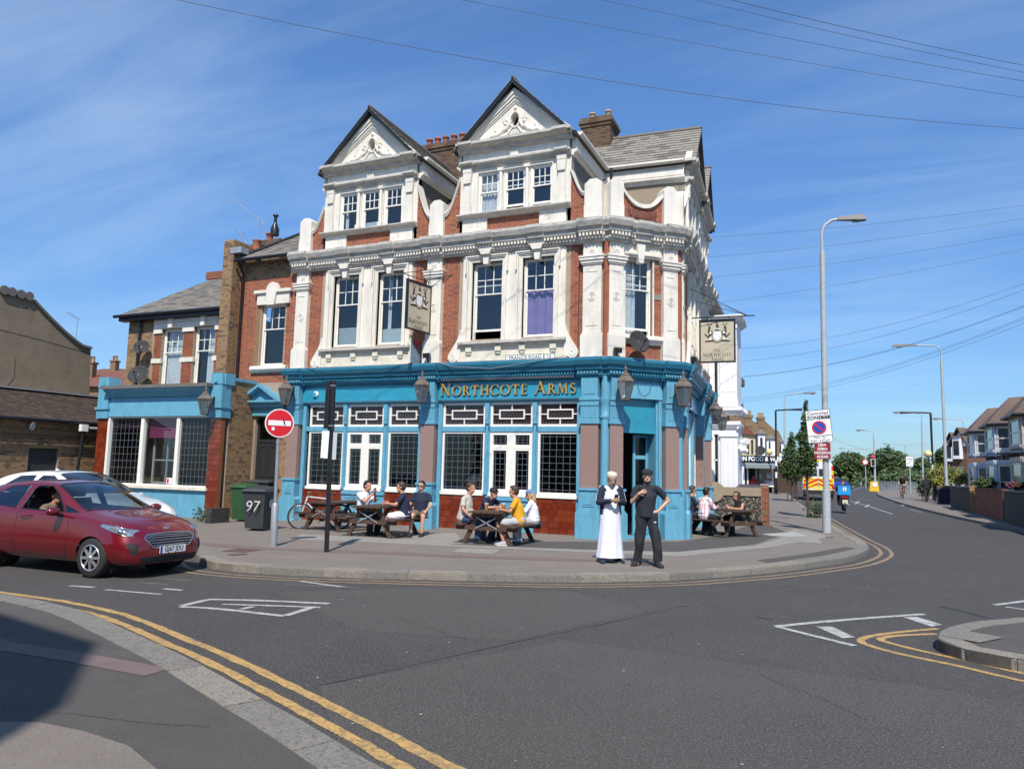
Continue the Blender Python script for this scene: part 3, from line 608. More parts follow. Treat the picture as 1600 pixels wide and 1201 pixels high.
# FIRST FLOOR OPENINGS ----------------------------------------------------
WA=[(-8.98,5.42,-8.02,7.68),(-7.33,5.42,-6.40,7.68),(-4.07,5.42,-3.10,7.68),(-2.48,5.42,-1.52,7.68)]
wA=wall_holes('wall',FA,-10.6,0,4.6,8.5,WA,M['mortar'])
pieces('brick',wA,bricks(FA,[(-10.6,4.72),(-.02,4.72),(-.02,7.92),(-10.6,7.92)],[(-9.45,4.6,-6.0,8),(-4.5,4.6,-1.05,8),(-10.42,4.6,-9.9,8),(-5.56,4.6,-5.02,8),(-.70,4.6,-.12,8)]),BR())
wC=wall_holes('wall',FC,0,CHL,4.6,8.5,[(.52,5.42,1.36,7.58)],M['mortar'])
pieces('brick',wC,bricks(FC,[(.02,4.72),(CHL-.02,4.72),(CHL-.02,7.92),(.02,7.92)],[(-.1,4.6,.44,8),(.50,5.25,1.40,8),(1.64,4.6,2.13,8),(.44,7.45,1.64,8),(.44,5.18,1.64,5.46),(1.38,6.45,1.64,6.62)]),BR(),limit=200)
WR=[(.62,5.42,1.5,7.68),(2.3,5.42,3.1,7.68),(3.5,5.42,4.3,7.68),(5.6,5.42,6.4,7.68),(6.7,5.42,7.4,7.68)]
wR=wall_holes('wall',FR_,0,RL,4.6,8.5,WR,M['mortar'])
pieces('brick',wR,bricks(FR_,[(.02,4.72),(RL,4.72),(RL,7.92),(.02,7.92)],[(.4,4.6,1.75,8),(1.95,4.6,4.6,8),(5.25,4.6,7.6,8)]),BR(),limit=40)
# back and interior shell, floors
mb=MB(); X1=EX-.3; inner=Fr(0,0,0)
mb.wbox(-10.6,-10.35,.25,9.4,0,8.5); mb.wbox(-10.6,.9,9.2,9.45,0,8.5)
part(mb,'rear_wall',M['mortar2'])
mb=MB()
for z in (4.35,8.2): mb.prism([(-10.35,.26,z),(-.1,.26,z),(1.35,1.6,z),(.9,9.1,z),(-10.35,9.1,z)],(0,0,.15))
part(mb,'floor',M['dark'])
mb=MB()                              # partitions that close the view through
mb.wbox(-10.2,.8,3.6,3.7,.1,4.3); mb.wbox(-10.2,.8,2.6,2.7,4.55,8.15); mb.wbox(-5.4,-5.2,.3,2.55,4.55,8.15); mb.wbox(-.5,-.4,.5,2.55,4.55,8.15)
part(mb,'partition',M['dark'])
# --- pilasters ------------------------------------------------------------
def pilaster(fr,u0,u1,upper=True,pier_top=9.72,lower=True,pier=True):
 c=(u0+u1)/2; w=u1-u0
 if upper:
  mb=MB(); e=.045
  mb.box(fr,u0-e,u1+e,-.1,.16,4.72,5.36); mb.uz(fr,[(u0-e,5.36),(u1+e,5.36),(u1,5.44),(u0,5.44)],-.1,.145)
  mb.box(fr,u0,u1,-.1,.11,5.44,7.30)
  p=.035                                           # raised border of the shaft panel
  for a,b,z0,z1 in ((u0+.09,u0+.105,5.62,7.12),(u1-.105,u1-.09,5.62,7.12),(u0+.105,u1-.105,5.62,5.635),(u0+.105,u1-.105,7.105,7.12)): mb.box(fr,a,b,.11,.122,z0,z1)
  for rr in (.12,.07,.028):
   for k in range(20):
    t0,t1=2*PI*k/20,2*PI*(k+1)/20
    mb.prism([fr.p(c+rr*math.cos(t0),.11,6.42+rr*math.sin(t0)),fr.p(c+rr*math.cos(t1),.11,6.42+rr*math.sin(t1)),fr.p(c+(rr-.016)*math.cos(t1),.11,6.42+(rr-.016)*math.sin(t1)),fr.p(c+(rr-.016)*math.cos(t0),.11,6.42+(rr-.016)*math.sin(t0))],fr.N*.014)
  for z0,z1,q in ((7.30,7.34,.14),(7.34,7.42,.165),(7.42,7.50,.195),(7.50,7.54,.215)): mb.box(fr,u0-(q-.11),u1+(q-.11),-.1,q,z0,z1)
  mb.box(fr,u0,u1,-.1,.12,7.54,7.92)
  for k in range(2): mb.box(fr,c-.10+k*.035,c+.10-k*.035,.12+k*.012,.132+k*.012,7.63+k*.05,7.83-k*.05)
  part(mb,'pilaster',M['white'])
 if pier:
  mb=MB(); mb.box(fr,u0,u1,-.28,.13,8.5,8.98); mb.box(fr,u0+.012,u1-.012,-.28,.118,8.98,9.60); mb.uz(fr,[(u0+.012,9.60),(u1-.012,9.60),(c+.1,9.72),(c-.1,9.72)],-.26,.11)
  mb.uz(fr,[(u0-.02,8.5),(u1+.02,8.5),(u1,8.62),(u0,8.62)],.131,.15)
  part(mb,'parapet_pier',M['white'])
 if lower:
  mb=MB(); e=.07
  mb.box(fr,u0-e,u1+e,-.1,.30,0,.66); mb.uz(fr,[(u0-e,.66),(u1+e,.66),(u1-.0,.74),(u0+.0,.74)],-.1,.28)
  mb.box(fr,u0,u1,-.1,.25,.74,1.24); mb.box(fr,u0-.035,u1+.035,-.1,.285,1.24,1.30)
  for k in range(2): x=.09+k*.045; mb.box(fr,u0+x,u1-x,.25+k*.012,.264+k*.012,.82+k*.05,1.16-k*.05)
  part(mb,'pedestal',M['blue'])
  mb=MB(); mb.box(fr,u0+.02,u1-.02,-.1,.20,1.30,2.98); part(mb,'granite_shaft',M['granite'])
  mb=MB(); mb.box(fr,u0-.02,u1+.02,-.1,.235,2.98,3.10)
  mb.box(fr,u0+.01,u1-.01,-.1,.21,3.10,3.56)
  n=5
  for k in range(n): x=u0+.06+(w-.12)*(k+.5)/n; mb.box(fr,x-.016,x+.016,.21,.225,3.14,3.46)
  mb.uz(fr,[(u0+.01,3.46),(u1-.01,3.46),(u1+.02,3.60),(u0-.02,3.60)],-.1,.235)
  mb.box(fr,u0-.02,u1+.02,-.1,.26,3.60,3.68); mb.box(fr,u0+.03,u1-.03,-.1,.235,3.68,4.20)
  mb.box(fr,u0+.10,u1-.10,.235,.249,3.76,4.12)
  part(mb,'console',M['blue'])
PA=[(-10.40,-9.93),(-5.54,-5.05),(-.66,-.14)]
for a,b in PA: pilaster(FA,a,b)
PC=[(.0,.42),(1.66,2.11)]
for a,b in PC: pilaster(FC,a,b)
PR=[(.12,.42),(4.70,5.15),(RL-.45,RL)]
pilaster(FR_,.10,.38,pier=True); pilaster(FR_,4.70,5.15); pilaster(FR_,RL-.45,RL)
for (x,y),m0,m1 in (((-.02,-.02),1,0),((EX-.0,EY-.01),0,1)):
 mb=MB(); mb.tube([(x,y,0),(x,y,4.25)],.125,12); mb.tube([(x,y,0),(x,y,1.3)],.2,8); mb.lathe((x,y,3.1),[(.125,0),(.17,.06),(.13,.12),(.15,.4),(.19,.5),(.19,.56)],12); part(mb,'corner_post',M['blue'])
 mb=MB(); mb.tube([(x,y,4.7),(x,y,7.95)],.09,10); part(mb,'corner_post',M['brickB'])
# --- main cornice (white) and shopfront cornice (blue) -------------------
def mainsegs(L,pil,brk,a0,a1):
 xs=sorted([(a-.09,b+.09,.10) for a,b in pil]+[(c-.24,c+.24,.055) for c in brk]); out=[]; u=a0
 for a,b,e in xs:
  a=max(a,a0); b=min(b,a1)
  if a > u: out.append((u,a,0))
  out.append((a,b,e)); u=b
 if u < a1: out.append((u,a1,0))
 return out
t22=math.tan(R(21.5)); t25=math.tan(R(25.4))
wc=[-8.5,-6.87,-3.58,-2.0]
cornice(FA,mainsegs(10.6,PA,wc,-10.62,0),7.92,8.5,.40,M['white_dirty'],mit1=t22)
cornice(FC,mainsegs(CHL,PC,[.94],0,CHL),7.92,8.5,.40,M['white_dirty'],mit0=t22,mit1=t25)
cornice(FR_,mainsegs(RL,PR,[1.06,2.7,3.9,6.0,7.05],0,RL),7.92,8.5,.40,M['white_dirty'],mit0=t25)
for fr,a,b in ((FA,-10.6,-.02),(FC,.05,CHL-.05),(FR_,.05,RL)): dentils(fr,a,b,8.06,8.14,.17,.245,M['white'],pitch=.10,w=.055)
for fr,P_ in ((FA,PA),(FC,PC),(FR_,PR)):
 for a,b in P_: dentils(fr,a-.08,b+.08,8.055,8.145,.27,.345,M['white'],pitch=.10,w=.055)
cornice(FA,mainsegs(10.6,PA,[],-10.62,0),4.20,4.72,.36,M['blue_dark'],mit1=t22)
cornice(FC,mainsegs(CHL,PC,[],0,CHL),4.20,4.72,.36,M['blue_dark'],mit0=t22,mit1=t25)
cornice(FR_,mainsegs(RL,PR,[],0,RL),4.20,4.72,.36,M['blue_dark'],mit0=t25)
for fr,a,b in ((FA,-9.9,-.7),(FC,.45,1.62),(FR_,.5,RL)): dentils(fr,a,b,4.30,4.36,.15,.215,M['blue_dark'],pitch=.085,w=.048)
for fr,P_ in ((FA,PA),(FC,PC),(FR_,PR)):
 for a,b in P_: dentils(fr,a-.07,b+.07,4.30,4.365,.25,.325,M['blue'],pitch=.085,w=.045)
mb=MB()                              # lead and grime on top of the shop cornice
for fr,a,b in ((FA,-10.6,.12),(FC,-.1,CHL+.1),(FR_,-.1,RL)): mb.uz(fr,[(a,4.72),(b,4.72),(b,4.745),(a,4.745)],0,.35)
part(mb,'lead_capping',M['leadwork'])
# --- first floor window surrounds ----------------------------------------
def surround_pair(fr,u0,u1,wins,cons=True):
 mb=MB(); zt=7.90; zb=5.34
 us=[u0]+[x for w in wins for x in (w[0],w[1])]+[u1]
 for i in range(0,len(us),2): mb.box(fr,us[i],us[i+1],-.12,.055,zb,zt)          # flat piers
 for a,b in wins: mb.box(fr,a,b,-.12,.055,7.68,zt)
 for a,b in wins:                                                                     # stepped architrave with ears
  for k,(o,t) in enumerate(((.05,.022),(.10,.030),(.145,.045),(.19,.05))):
   dd=.055+t*(k+1)*.42
   lo=zb if k < 3 else 7.35
   mb.box(fr,a-o,a-o+.035,.055,dd,lo,7.68+o); mb.box(fr,b+o-.035,b+o,.055,dd,lo,7.68+o); mb.box(fr,a-o+.035,b+o-.035,.055,dd,7.68+o-.035,7.68+o)
  c=(a+b)/2; mb.uz(fr,[(c-.07,7.58),(c+.07,7.58),(c+.115,7.92),(c-.115,7.92)],.0,.175)   # keystone
  mb.uz(fr,[(c-.13,7.86),(c+.13,7.86),(c+.2,8.02),(c-.2,8.02)],.0,.24)
 part(mb,'window_surround',M['white'])
 mb=MB(); mb.dz(fr,[(0,5.20),(.10,5.20),(.13,5.26),(.20,5.27),(.20,5.34),(0,5.36)],u0-.06,u1+.06); part(mb,'sill',M['white_dirty'])
 mb=MB(); mb.box(fr,u0-.0,u1+.0,-.1,.05,4.74,5.20)
 for c in (wins[0][0]-.02,wins[0][1]-.06,wins[-1][0]+.06,wins[-1][1]+.02): mb.box(fr,c-.09,c+.09,.05,.125,5.05,5.20); mb.box(fr,c-.07,c+.07,.05,.095,4.98,5.05)
 part(mb,'apron',M['cream'])
 for s_,x in ((-1,u0),(1,u1)):                                                     # swept side scrolls
  pts=[(x,5.34),(x,5.72)]+[(x+s_*(.02+.30*(t/10)**1.6),5.72-.62*(t/10)) for t in range(0,11)]
  cx,cz=x+s_*.24,4.93
  arc=[(cx+s_*.16*math.cos(t),cz+.16*math.sin(t)) for t in [.9-k*.42 for k in range(9)]]
  P=pts+arc+[(x,4.76)]
  mb=MB(); mb.uz(fr,P if s_ > 0 else P[::-1],-.02,.10)
  for k in range(14):
   t0,t1=.9-k*.5,.9-(k+1)*.5; r0,r1=.13-k*.008,.13-(k+1)*.008
   mb.bar(fr.p(cx+s_*r0*math.cos(t0),.105,cz+r0*math.sin(t0)),fr.p(cx+s_*r1*math.cos(t1),.105,cz+r1*math.sin(t1)),.018,.018)
  part(mb,'scroll',M['white'])
surround_pair(FA,-9.30,-6.10,[(-8.98,-8.02),(-7.33,-6.40)]); surround_pair(FA,-4.36,-1.18,[(-4.07,-3.10),(-2.48,-1.52)])
surround_pair(FR_,2.05,4.55,[(2.3,3.1),(3.5,4.3)]); surround_pair(FR_,5.4,7.6,[(5.6,6.4),(6.7,7.4)])
sash(FA,-8.98,-8.02,5.40,7.68,content='blind'); sash(FA,-7.33,-6.40,5.40,7.68,content='film'); curtain(FA,-7.1,-6.98,5.5,7.5,-.28,'curtain',PUB,.01,.05)
sash(FA,-4.07,-3.10,5.36,7.68,openb=.26,content=None); sash(FA,-2.48,-1.52,5.40,7.68,content='purple')
sash(FC,.52,1.36,5.40,7.58,content='netL',openb=.14)
for a,z0,b,z1 in WR: sash(FR_,a,b,5.40,7.68,content='sides')
mb=MB()                              # chamfer window: flat hood, keystone, thin sill, stone quoin
mb.box(FC,.44,1.64,-.1,.06,7.56,7.92); mb.dz(FC,[(0,7.56),(.09,7.56),(.11,7.62),(.14,7.63),(.14,7.68),(0,7.70)],.46,1.60); mb.uz(FC,[(.86,7.40),(1.0,7.40),(1.06,7.92),(.80,7.92)],0,.17)
mb.box(FC,.44,.52,-.12,.04,5.42,7.56); mb.box(FC,1.36,1.40,-.12,.04,5.42,7.56)
part(mb,'window_surround',M['white'])
mb=MB(); mb.dz(FC,[(0,5.18),(.08,5.18),(.10,5.26),(.17,5.30),(.17,5.36),(0,5.44)],.44,1.64); part(mb,'sill',M['white'])
mb=MB(); mb.box(FC,1.41,1.63,-.05,.03,6.46,6.61); part(mb,'stone_block',M['flag'])
# --- SECOND FLOOR: gabled dormers ----------------------------------------
def serr(mb,fr,u0,u1,z0,z1,p,prof=None):
 mb.dz(fr,[(0,z0),(p*.35,z0),(p*.5,z0+(z1-z0)*.4),(p*.9,z0+(z1-z0)*.55),(p,z0+(z1-z0)*.7),(p,z1),(0,z1)],u0,u1)
def gable(fr,c,hw,front=True,conts=('sides','film',None),opens=(0,0,0),back=5.5,roofm='slate',nslate=300,side_panel='slateB',vs_=1):
 """dormer centred at u=c with half width hw"""
 a,b=c-hw,c+hw
 w1=[(c-1.17,c-.49),(c-.34,c+.34),(c+.49,c+1.17)] if hw > 1.5 else [(c-1.1,c-.45),(c-.32,c+.32),(c+.45,c+1.1)]
 # base: brick panel with white scrolled blocks
 mb=MB(); mb.box(fr,a,b,-.25,0,8.5,9.0); wl=part(mb,'wall',M['mortar'])
 pieces('brick',wl,bricks(fr,[(c-.82,8.60),(c+.82,8.60),(c+.82,8.98),(c-.82,8.98)],[]),BR(),limit=60)
 mb=MB(); mb.box(fr,c-.82,c+.82,-.1,.05,8.5,8.60)
 for s_ in (-1,1):
  x0,x1=sorted((c+s_*.82,c+s_*(hw-.12))); mb.box(fr,x0,x1,-.1,.06,8.5,9.0)
  cx,cz=c+s_*1.08,8.80
  for k in range(12):
   t0,t1=-.6+k*.5,-.6+(k+1)*.5; r0,r1=.12-k*.008,.12-(k+1)*.008
   mb.bar(fr.p(cx-s_*r0*math.cos(t0),.065,cz+r0*math.sin(t0)),fr.p(cx-s_*r1*math.cos(t1),.065,cz+r1*math.sin(t1)),.014,.014)
  mb.bar(fr.p(cx-s_*.12,.065,cz-.05),fr.p(cx+s_*.02-s_*.3,.065,8.56),.014,.014)
 part(mb,'dormer_base',M['white'])
 mb=MB(); serr(mb,fr,a-.02,b+.02,9.0,9.13,.22); part(mb,'sill',M['white_dirty'])
 # frame of the three lights
 mb=MB(); mb.box(fr,a,w1[0][0],-.2,.02,9.13,10.42); mb.box(fr,w1[2][1],b,-.2,.02,9.13,10.42)
 for i in (0,1): mb.box(fr,w1[i][1],w1[i+1][0],-.2,0.0,9.13,10.42)
 mb.box(fr,a,b,-.2,.0,10.42,10.55)
 for s_ in (-1,1):                                                      # outer pilasters
  x=c+s_*(hw-.26); mb.box(fr,x-.13,x+.13,0,.10,9.13,9.42); mb.box(fr,x-.11,x+.11,0,.08,9.42,10.10); mb.uz(fr,[(x-.11,10.10),(x+.11,10.10),(x+.14,10.42),(x-.14,10.42)],0,.13); mb.box(fr,x-.14,x+.14,0,.14,10.42,10.55)
 for i in (0,1):                                                        # slim columns between lights
  x=(w1[i][1]+w1[i+1][0])/2; mb.box(fr,x-.075,x+.075,0,.09,9.13,9.30); mb.tube([fr.p(x,.04,9.30),fr.p(x,.04,10.36)],.055,10); mb.box(fr,x-.09,x+.09,0,.11,10.36,10.45)
 part(mb,'dormer_frame',M['white'])
 for (x0,x1),ct,op in zip(w1,conts,opens): sash(fr,x0,x1,9.14,10.42,d=-.06,content=ct,openb=op,split=.48)
 mb=MB(); serr(mb,fr,a-.0,b+.0,10.55,10.72,.17)
 for s_ in (-1,1): x=c+s_*(hw-.26); serr(mb,fr,x-.20,x+.20,10.548,10.722,.25)
 part(mb,'dormer_cornice',M['white_dirty'])
 mb=MB(); mb.box(fr,a+.06,b-.06,-.2,.04,10.72,11.02)
 for x in (c-hw+.26,c,c+hw-.26):
  mb.box(fr,x-.13,x+.13,.04,.075,10.72,11.02)
  for k in range(4): mb.box(fr,x-.11+k*.062,x-.11+k*.062+.034,.075,.10,10.76,10.99)
 part(mb,'frieze',M['white'])
 mb=MB(); serr(mb,fr,a-.06,b+.06,11.02,11.28,.34)
 for x in (c-hw+.26,c+hw-.26): serr(mb,fr,x-.22,x+.22,11.018,11.282,.40)
 part(mb,'dormer_cornice',M['white_dirty'])
 # pediment: tympanum with oculus and relief, raking mouldings
 zt=12.62; zb=11.28; ih=1.02; iz=12.32; hb=hw+.02
 mb=MB(); oc=11.86; orx,orz=.125,.20; n=24                      # oculus cut: fan between ellipse and triangle
 tri=[(c-hb,zb),(c+hb,zb),(c,zt+.12)]
 def tri_hit(t):
  dx_,dz_=math.cos(t),math.sin(t); best=9
  for i in range(3):
   p,q=tri[i],tri[(i+1) % 3]; ex,ez=q[0]-p[0],q[1]-p[1]; den=dx_*ez-dz_*ex
   if abs(den) < 1e-9: continue
   s1=((p[0]-c)*ez-(p[1]-oc)*ex)/den; s2=((p[0]-c)*dz_-(p[1]-oc)*dx_)/den
   if s1 > 0 and -1e-6 <= s2 <= 1+1e-6: best=min(best,s1)
  return (c+dx_*best,oc+dz_*best)
 angs=sorted(set([2*PI*k/n for k in range(n)]+[math.atan2(q[1]-oc,q[0]-c) % (2*PI) for q in tri]))
 for i in range(len(angs)):
  t0,t1=angs[i],angs[(i+1) % len(angs)]; A_,B_=tri_hit(t0),tri_hit(t1)
  mb.quad(fr.p(c+orx*math.cos(t0),.05,oc+orz*math.sin(t0)),fr.p(A_[0],.05,A_[1]),fr.p(B_[0],.05,B_[1]),fr.p(c+orx*math.cos(t1),.05,oc+orz*math.sin(t1)))
  mb.quad(fr.p(c+orx*math.cos(t0),-.2,oc+orz*math.sin(t0)),fr.p(c+orx*math.cos(t0),.05,oc+orz*math.sin(t0)),fr.p(c+orx*math.cos(t1),.05,oc+orz*math.sin(t1)),fr.p(c+orx*math.cos(t1),-.2,oc+orz*math.sin(t1)))
 part(mb,'tympanum',M['white'])
 mb=MB(); mb.box(fr,c-.15,c+.15,-.24,-.2,oc-.2,oc+.2); part(mb,'oculus',M['dark'])
 # raking cornice in four steps
 mb=MB(); sl=(zt-zb)/hb
 for o0,o1,dd in ((0,.11,.19),(.11,.19,.15),(.19,.26,.11),(.26,.31,.08)):
  for s_ in (-1,1):
   P=[(c+s_*(hb+.04-o0*1.05),zb),(c,zt+.16-o0*1.32),(c,zt+.16-o1*1.32),(c+s_*(hb+.04-o1*1.05),zb)]
   mb.uz(fr,P if s_ < 0 else P[::-1],.0,dd)
 part(mb,'pediment_moulding',M['white'])
 # relief: ring, swags and curling tails in plaster
 mb=MB()
 for k in range(18):
  t0,t1=2*PI*k/18,2*PI*(k+1)/18; mb.bar(fr.p(c+.155*math.cos(t0),.07,oc+.235*math.sin(t0)),fr.p(c+.155*math.cos(t1),.07,oc+.235*math.sin(t1)),.045,.05)
 for s_ in (-1,1):
  pth=[(.14,11.80),(.24,11.62),(.36,11.60),(.44,11.50),(.60,11.44),(.74,11.46),(.84,11.38),(.95,11.36)]
  mb.tube([fr.p(c+s_*x,.07,z) for x,z in pth],[.05,.055,.06,.085,.075,.05,.045,.03],8)
  mb.tube([fr.p(c+s_*x,.07,z) for x,z in [(.10,11.62),(.20,11.48),(.32,11.38),(.46,11.36),(.56,11.42)]],[.03,.04,.06,.06,.03],8)
  mb.ball(fr.p(c+s_*.30,.08,11.76),.06,n=8,m=6); mb.ball(fr.p(c+s_*.34,.07,11.67),.05,n=8,m=6); mb.ball(fr.p(c+s_*.27,.07,11.86),.04,n=8,m=6)
  rr=random.Random(5)
  for k in range(16): x=.15+rr.random()*.75; z=11.34+rr.random()*max(.03,(1-x/1.05)*.85); mb.ball(fr.p(c+s_*x,.055,z),rr.uniform(.018,.035),n=6,m=4)
 for k in range(4): t=k*PI/4; mb.bar(fr.p(c-.09*math.cos(t),.07,11.48-.09*math.sin(t)),fr.p(c+.09*math.cos(t),.07,11.48+.09*math.sin(t)),.022,.03)
 mb.ball(fr.p(c,.07,12.20),.045,n=8,m=6)
 part(mb,'plaster_relief',M['white'])
 # verge boards and roof
 ap=13.0; ez=11.15; eh=hw+.08; df=.33
 mb=MB()
 for s_ in (-1,1):
  P=[(c+s_*eh,ez),(c,ap),(c,ap-.14),(c+s_*(eh-.11),ez-.005)]; mb.uz(fr,P if s_ < 0 else P[::-1],df-.05,df)
  P=[(c+s_*(eh-.10),ez+.02),(c,ap-.12),(c,ap-.15),(c+s_*(eh-.14),ez+.02)]; mb.uz(fr,P if s_ < 0 else P[::-1],.20,df-.05)
 mb.ball(fr.p(c,df-.02,ap+.02),.05,n=6,m=4)
 part(mb,'verge_board',M['gutter'])
 for s_ in (-1,1):
  mb=MB(); e0,e1=fr.p(c+s_*(eh+.03),df,ez-.03),fr.p(c+s_*(eh+.03),-back,ez-.03); r0,r1=fr.p(c,df,ap),fr.p(c,-back,ap)
  th=Vector((0,0,-.05)); q=[e0,e1,r1,r0]
  mb.prism(q,th); rp=part(mb,'roof',M['slateB'])
  # slates
  slopev=(r0-e0); Ls=slopev.length; sv=slopev/Ls; along=(e1-e0).normalized(); nrm=sv.cross(along); nrm=nrm if nrm.z > 0 else -nrm
  vis=(s_ == vs_); rows=int(Ls/.2); sb=MB(); r_=random.Random(2)
  tot=(e1-e0).length; k=0
  for i in range(rows):
   x=-(.15 if i % 2 else 0)
   while x < tot:
    x0,x1=max(0,x+.003),min(tot,x+.297)
    if x1-x0 > .05:
     lift=.014+r_.uniform(0,.006); o_=e0+along*x0+sv*(i*Ls/rows); o2=e0+along*x1+sv*(i*Ls/rows); tp=sv*(Ls/rows*1.05)
     pts=[o_+nrm*.002,o2+nrm*.002,o2+tp+nrm*.002,o_+tp+nrm*.002,o_+nrm*(lift+.008),o2+nrm*(lift+.008),o2+tp+nrm*.006,o_+tp+nrm*.006]
     if r_.random() > .5: pts[5]=pts[5]-sv*.006
     if vis and k < nslate:
      one=MB(); one.hexa(pts); one.build('slate',M['slate' if r_.random() > .25 else 'slateB'],rp); k += 1
     else: sb.hexa(pts,0 if r_.random() > .25 else 1)
    x += .3
  if sb.v: sb.build('slate',[M['slate'],M['slateB']],rp,kind='stuff')
  # eaves gutter and dormer cheek
  mb=MB(); mb.tube([fr.p(c+s_*(eh+.07),df-.1,ez-.05),fr.p(c+s_*(eh+.07),-back,ez-.05)],.06,8); part(mb,'gutter',M['gutter'])
  mb=MB(); u_,v_=sorted((c+s_*(hw-.1),c+s_*hw)); mb.box(fr,u_,v_,-back,-.0,8.5,11.02); part(mb,'dormer_cheek',M[side_panel])
  u_,v_=sorted((c+s_*(hw),c+s_*(hw+.12))); mb=MB(); mb.box(fr,u_,v_,-back,-.02,10.76,10.98)
  side=Fr(fr.p(c+s_*hw,0,0).x,fr.p(c+s_*hw,0,0).y,math.degrees(fr.ang)+(90 if s_ > 0 else -90))
  a_,b_=(0,back) if s_ > 0 else (-back,0)
  serr(mb,side,a_,b_,11.0,11.2,.30); serr(mb,side,a_,b_,10.55,10.72,.16)
  part(mb,'dormer_cornice',M['white'])
 mb=MB(); mb.tube([fr.p(c,df,ap+.02),fr.p(c,-back,ap+.02)],.07,6); part(mb,'ridge',M['slateB'])
gable(FA,-7.77,1.74,conts=('stripL','film',None),nslate=150); gable(FA,-2.82,1.74,conts=('net',None,None),opens=(0,.12,.10),nslate=120)
gable(FR_,3.3,1.74,conts=(None,None,None),nslate=290,back=5.0,side_panel='pebble',vs_=-1); gable(FR_,6.9-.25,1.55,conts=(None,None,None),nslate=40,back=5.0,vs_=-1)
# slates on the street-facing slope of the side gable are the large grey roof: give its visible slope pieces
# --- curved brick parapets with white copings ----------------------------
def swept(fr,u0,u1,zA,zB,sag,n=14,brick=True,name='parapet',lim=60):
 """parapet between u0 and u1 whose top falls in a concave curve from zA at u0 to zB at u1"""
 pts=[]
 for i in range(n+1):
  t=i/n; u=u0+(u1-u0)*t
  if zA > zB: z=zB+(zA-zB)*(1-math.sin(t*PI/2))
  else: z=zA+(zB-zA)*(1-math.cos(t*PI/2))
  pts.append((u,z-sag*math.sin(PI*t)))
 poly_=[(u0,8.5)]+pts+[(u1,8.5)]
 mb=MB(); P=poly_[::-1] if u1 > u0 else poly_; mb.uz(fr,P,-.24,0); w=part(mb,'wall',M['mortar'])
 if brick: pieces('brick',w,bricks(fr,[(u0,8.5)]+[(u,z-.05) for u,z in pts]+[(u1,8.5)],[]),BR(),limit=lim)
 mb=MB()
 for (a,za),(b,zb_) in zip(pts[:-1],pts[1:]):
  mb.hexa([fr.p(a,.07,za-.06),fr.p(b,.07,zb_-.06),fr.p(b,-.28,zb_-.06),fr.p(a,-.28,za-.06),fr.p(a,.07,za+.05),fr.p(b,.07,zb_+.05),fr.p(b,-.28,zb_+.05),fr.p(a,-.28,za+.05)])
  mb.hexa([fr.p(a,.10,za+.0),fr.p(b,.10,zb_+.0),fr.p(b,.07,zb_+.0),fr.p(a,.07,za+.0),fr.p(a,.10,za+.055),fr.p(b,.10,zb_+.055),fr.p(b,.07,zb_+.055),fr.p(a,.07,za+.055)])
 part(mb,'coping',M['white'])
swept(FA,-9.51,-9.94,10.0,9.25,0); swept(FA,-6.03,-5.54,10.3,9.25,0); swept(FA,-4.56,-5.05,10.3,9.25,0); swept(FA,-1.08,-.66,10.1,9.35,0)
swept(FR_,1.56,.38,10.2,9.35,0,lim=20)
# chamfer parapet: dips in the middle, terracotta plaque
def cpar():
 pts=[(.42+(1.24)*i/20,9.05+.40*abs((i-10)/10)**2.2) for i in range(21)]
 mb=MB(); mb.uz(FC,([(.42,8.5)]+pts+[(1.66,8.5)])[::-1],-.24,0); w=part(mb,'wall',M['mortar'])
 pieces('brick',w,bricks(FC,[(.42,8.5)]+[(u,z-.05) for u,z in pts]+[(1.66,8.5)],[(.60,8.58,1.50,8.98)]),BR(),limit=50)
 mb=MB()
 for (a,za),(b,zb_) in zip(pts[:-1],pts[1:]):
  mb.hexa([FC.p(a,.09,za-.06),FC.p(b,.09,zb_-.06),FC.p(b,-.28,zb_-.06),FC.p(a,-.28,za-.06),FC.p(a,.09,za+.05),FC.p(b,.09,zb_+.05),FC.p(b,-.28,zb_+.05),FC.p(a,-.28,za+.05)])
 part(mb,'coping',M['white'])
 mb=MB(); mb.box(FC,.60,1.50,-.05,.012,8.58,8.98); mb.ball(FC.p(1.05,.01,8.78),1,(.30,.30,.15),n=20,m=10,rot=Matrix.Rotation(R(43),3,'Z') @ Matrix.Diagonal((1,.22,1)))
 for k in range(16):
  t0,t1=2*PI*k/16,2*PI*(k+1)/16; mb.bar(FC.p(1.05+.33*math.cos(t0),.02,8.78+.18*math.sin(t0)),FC.p(1.05+.33*math.cos(t1),.02,8.78+.18*math.sin(t1)),.03,.05)
 for k in range(7): mb.tube([FC.p(.84+k*.07,.07,8.70),FC.p(.84+k*.07,.075,8.88)],[.012,.02],6)
 for s_ in (-1,1):
  for k in range(5): mb.ball(FC.p(1.05+s_*(.34+.02*k),.015,8.64+k*.065),.03,n=6,m=4)
 part(mb,'terracotta_plaque',M['terra_dark'])
cpar()
mb=MB()                              # downpipe down the corner and from the chamfer roof
mb.tube([FC.p(.28,-.4,10.2),FC.p(.28,-.4,9.85),FC.p(.55,-.35,9.70)],.045,8); mb.tube([FA.p(-.78,.05,7.85),FA.p(-.80,.05,4.8)],.012,6)
part(mb,'downpipe',M['gutter'])
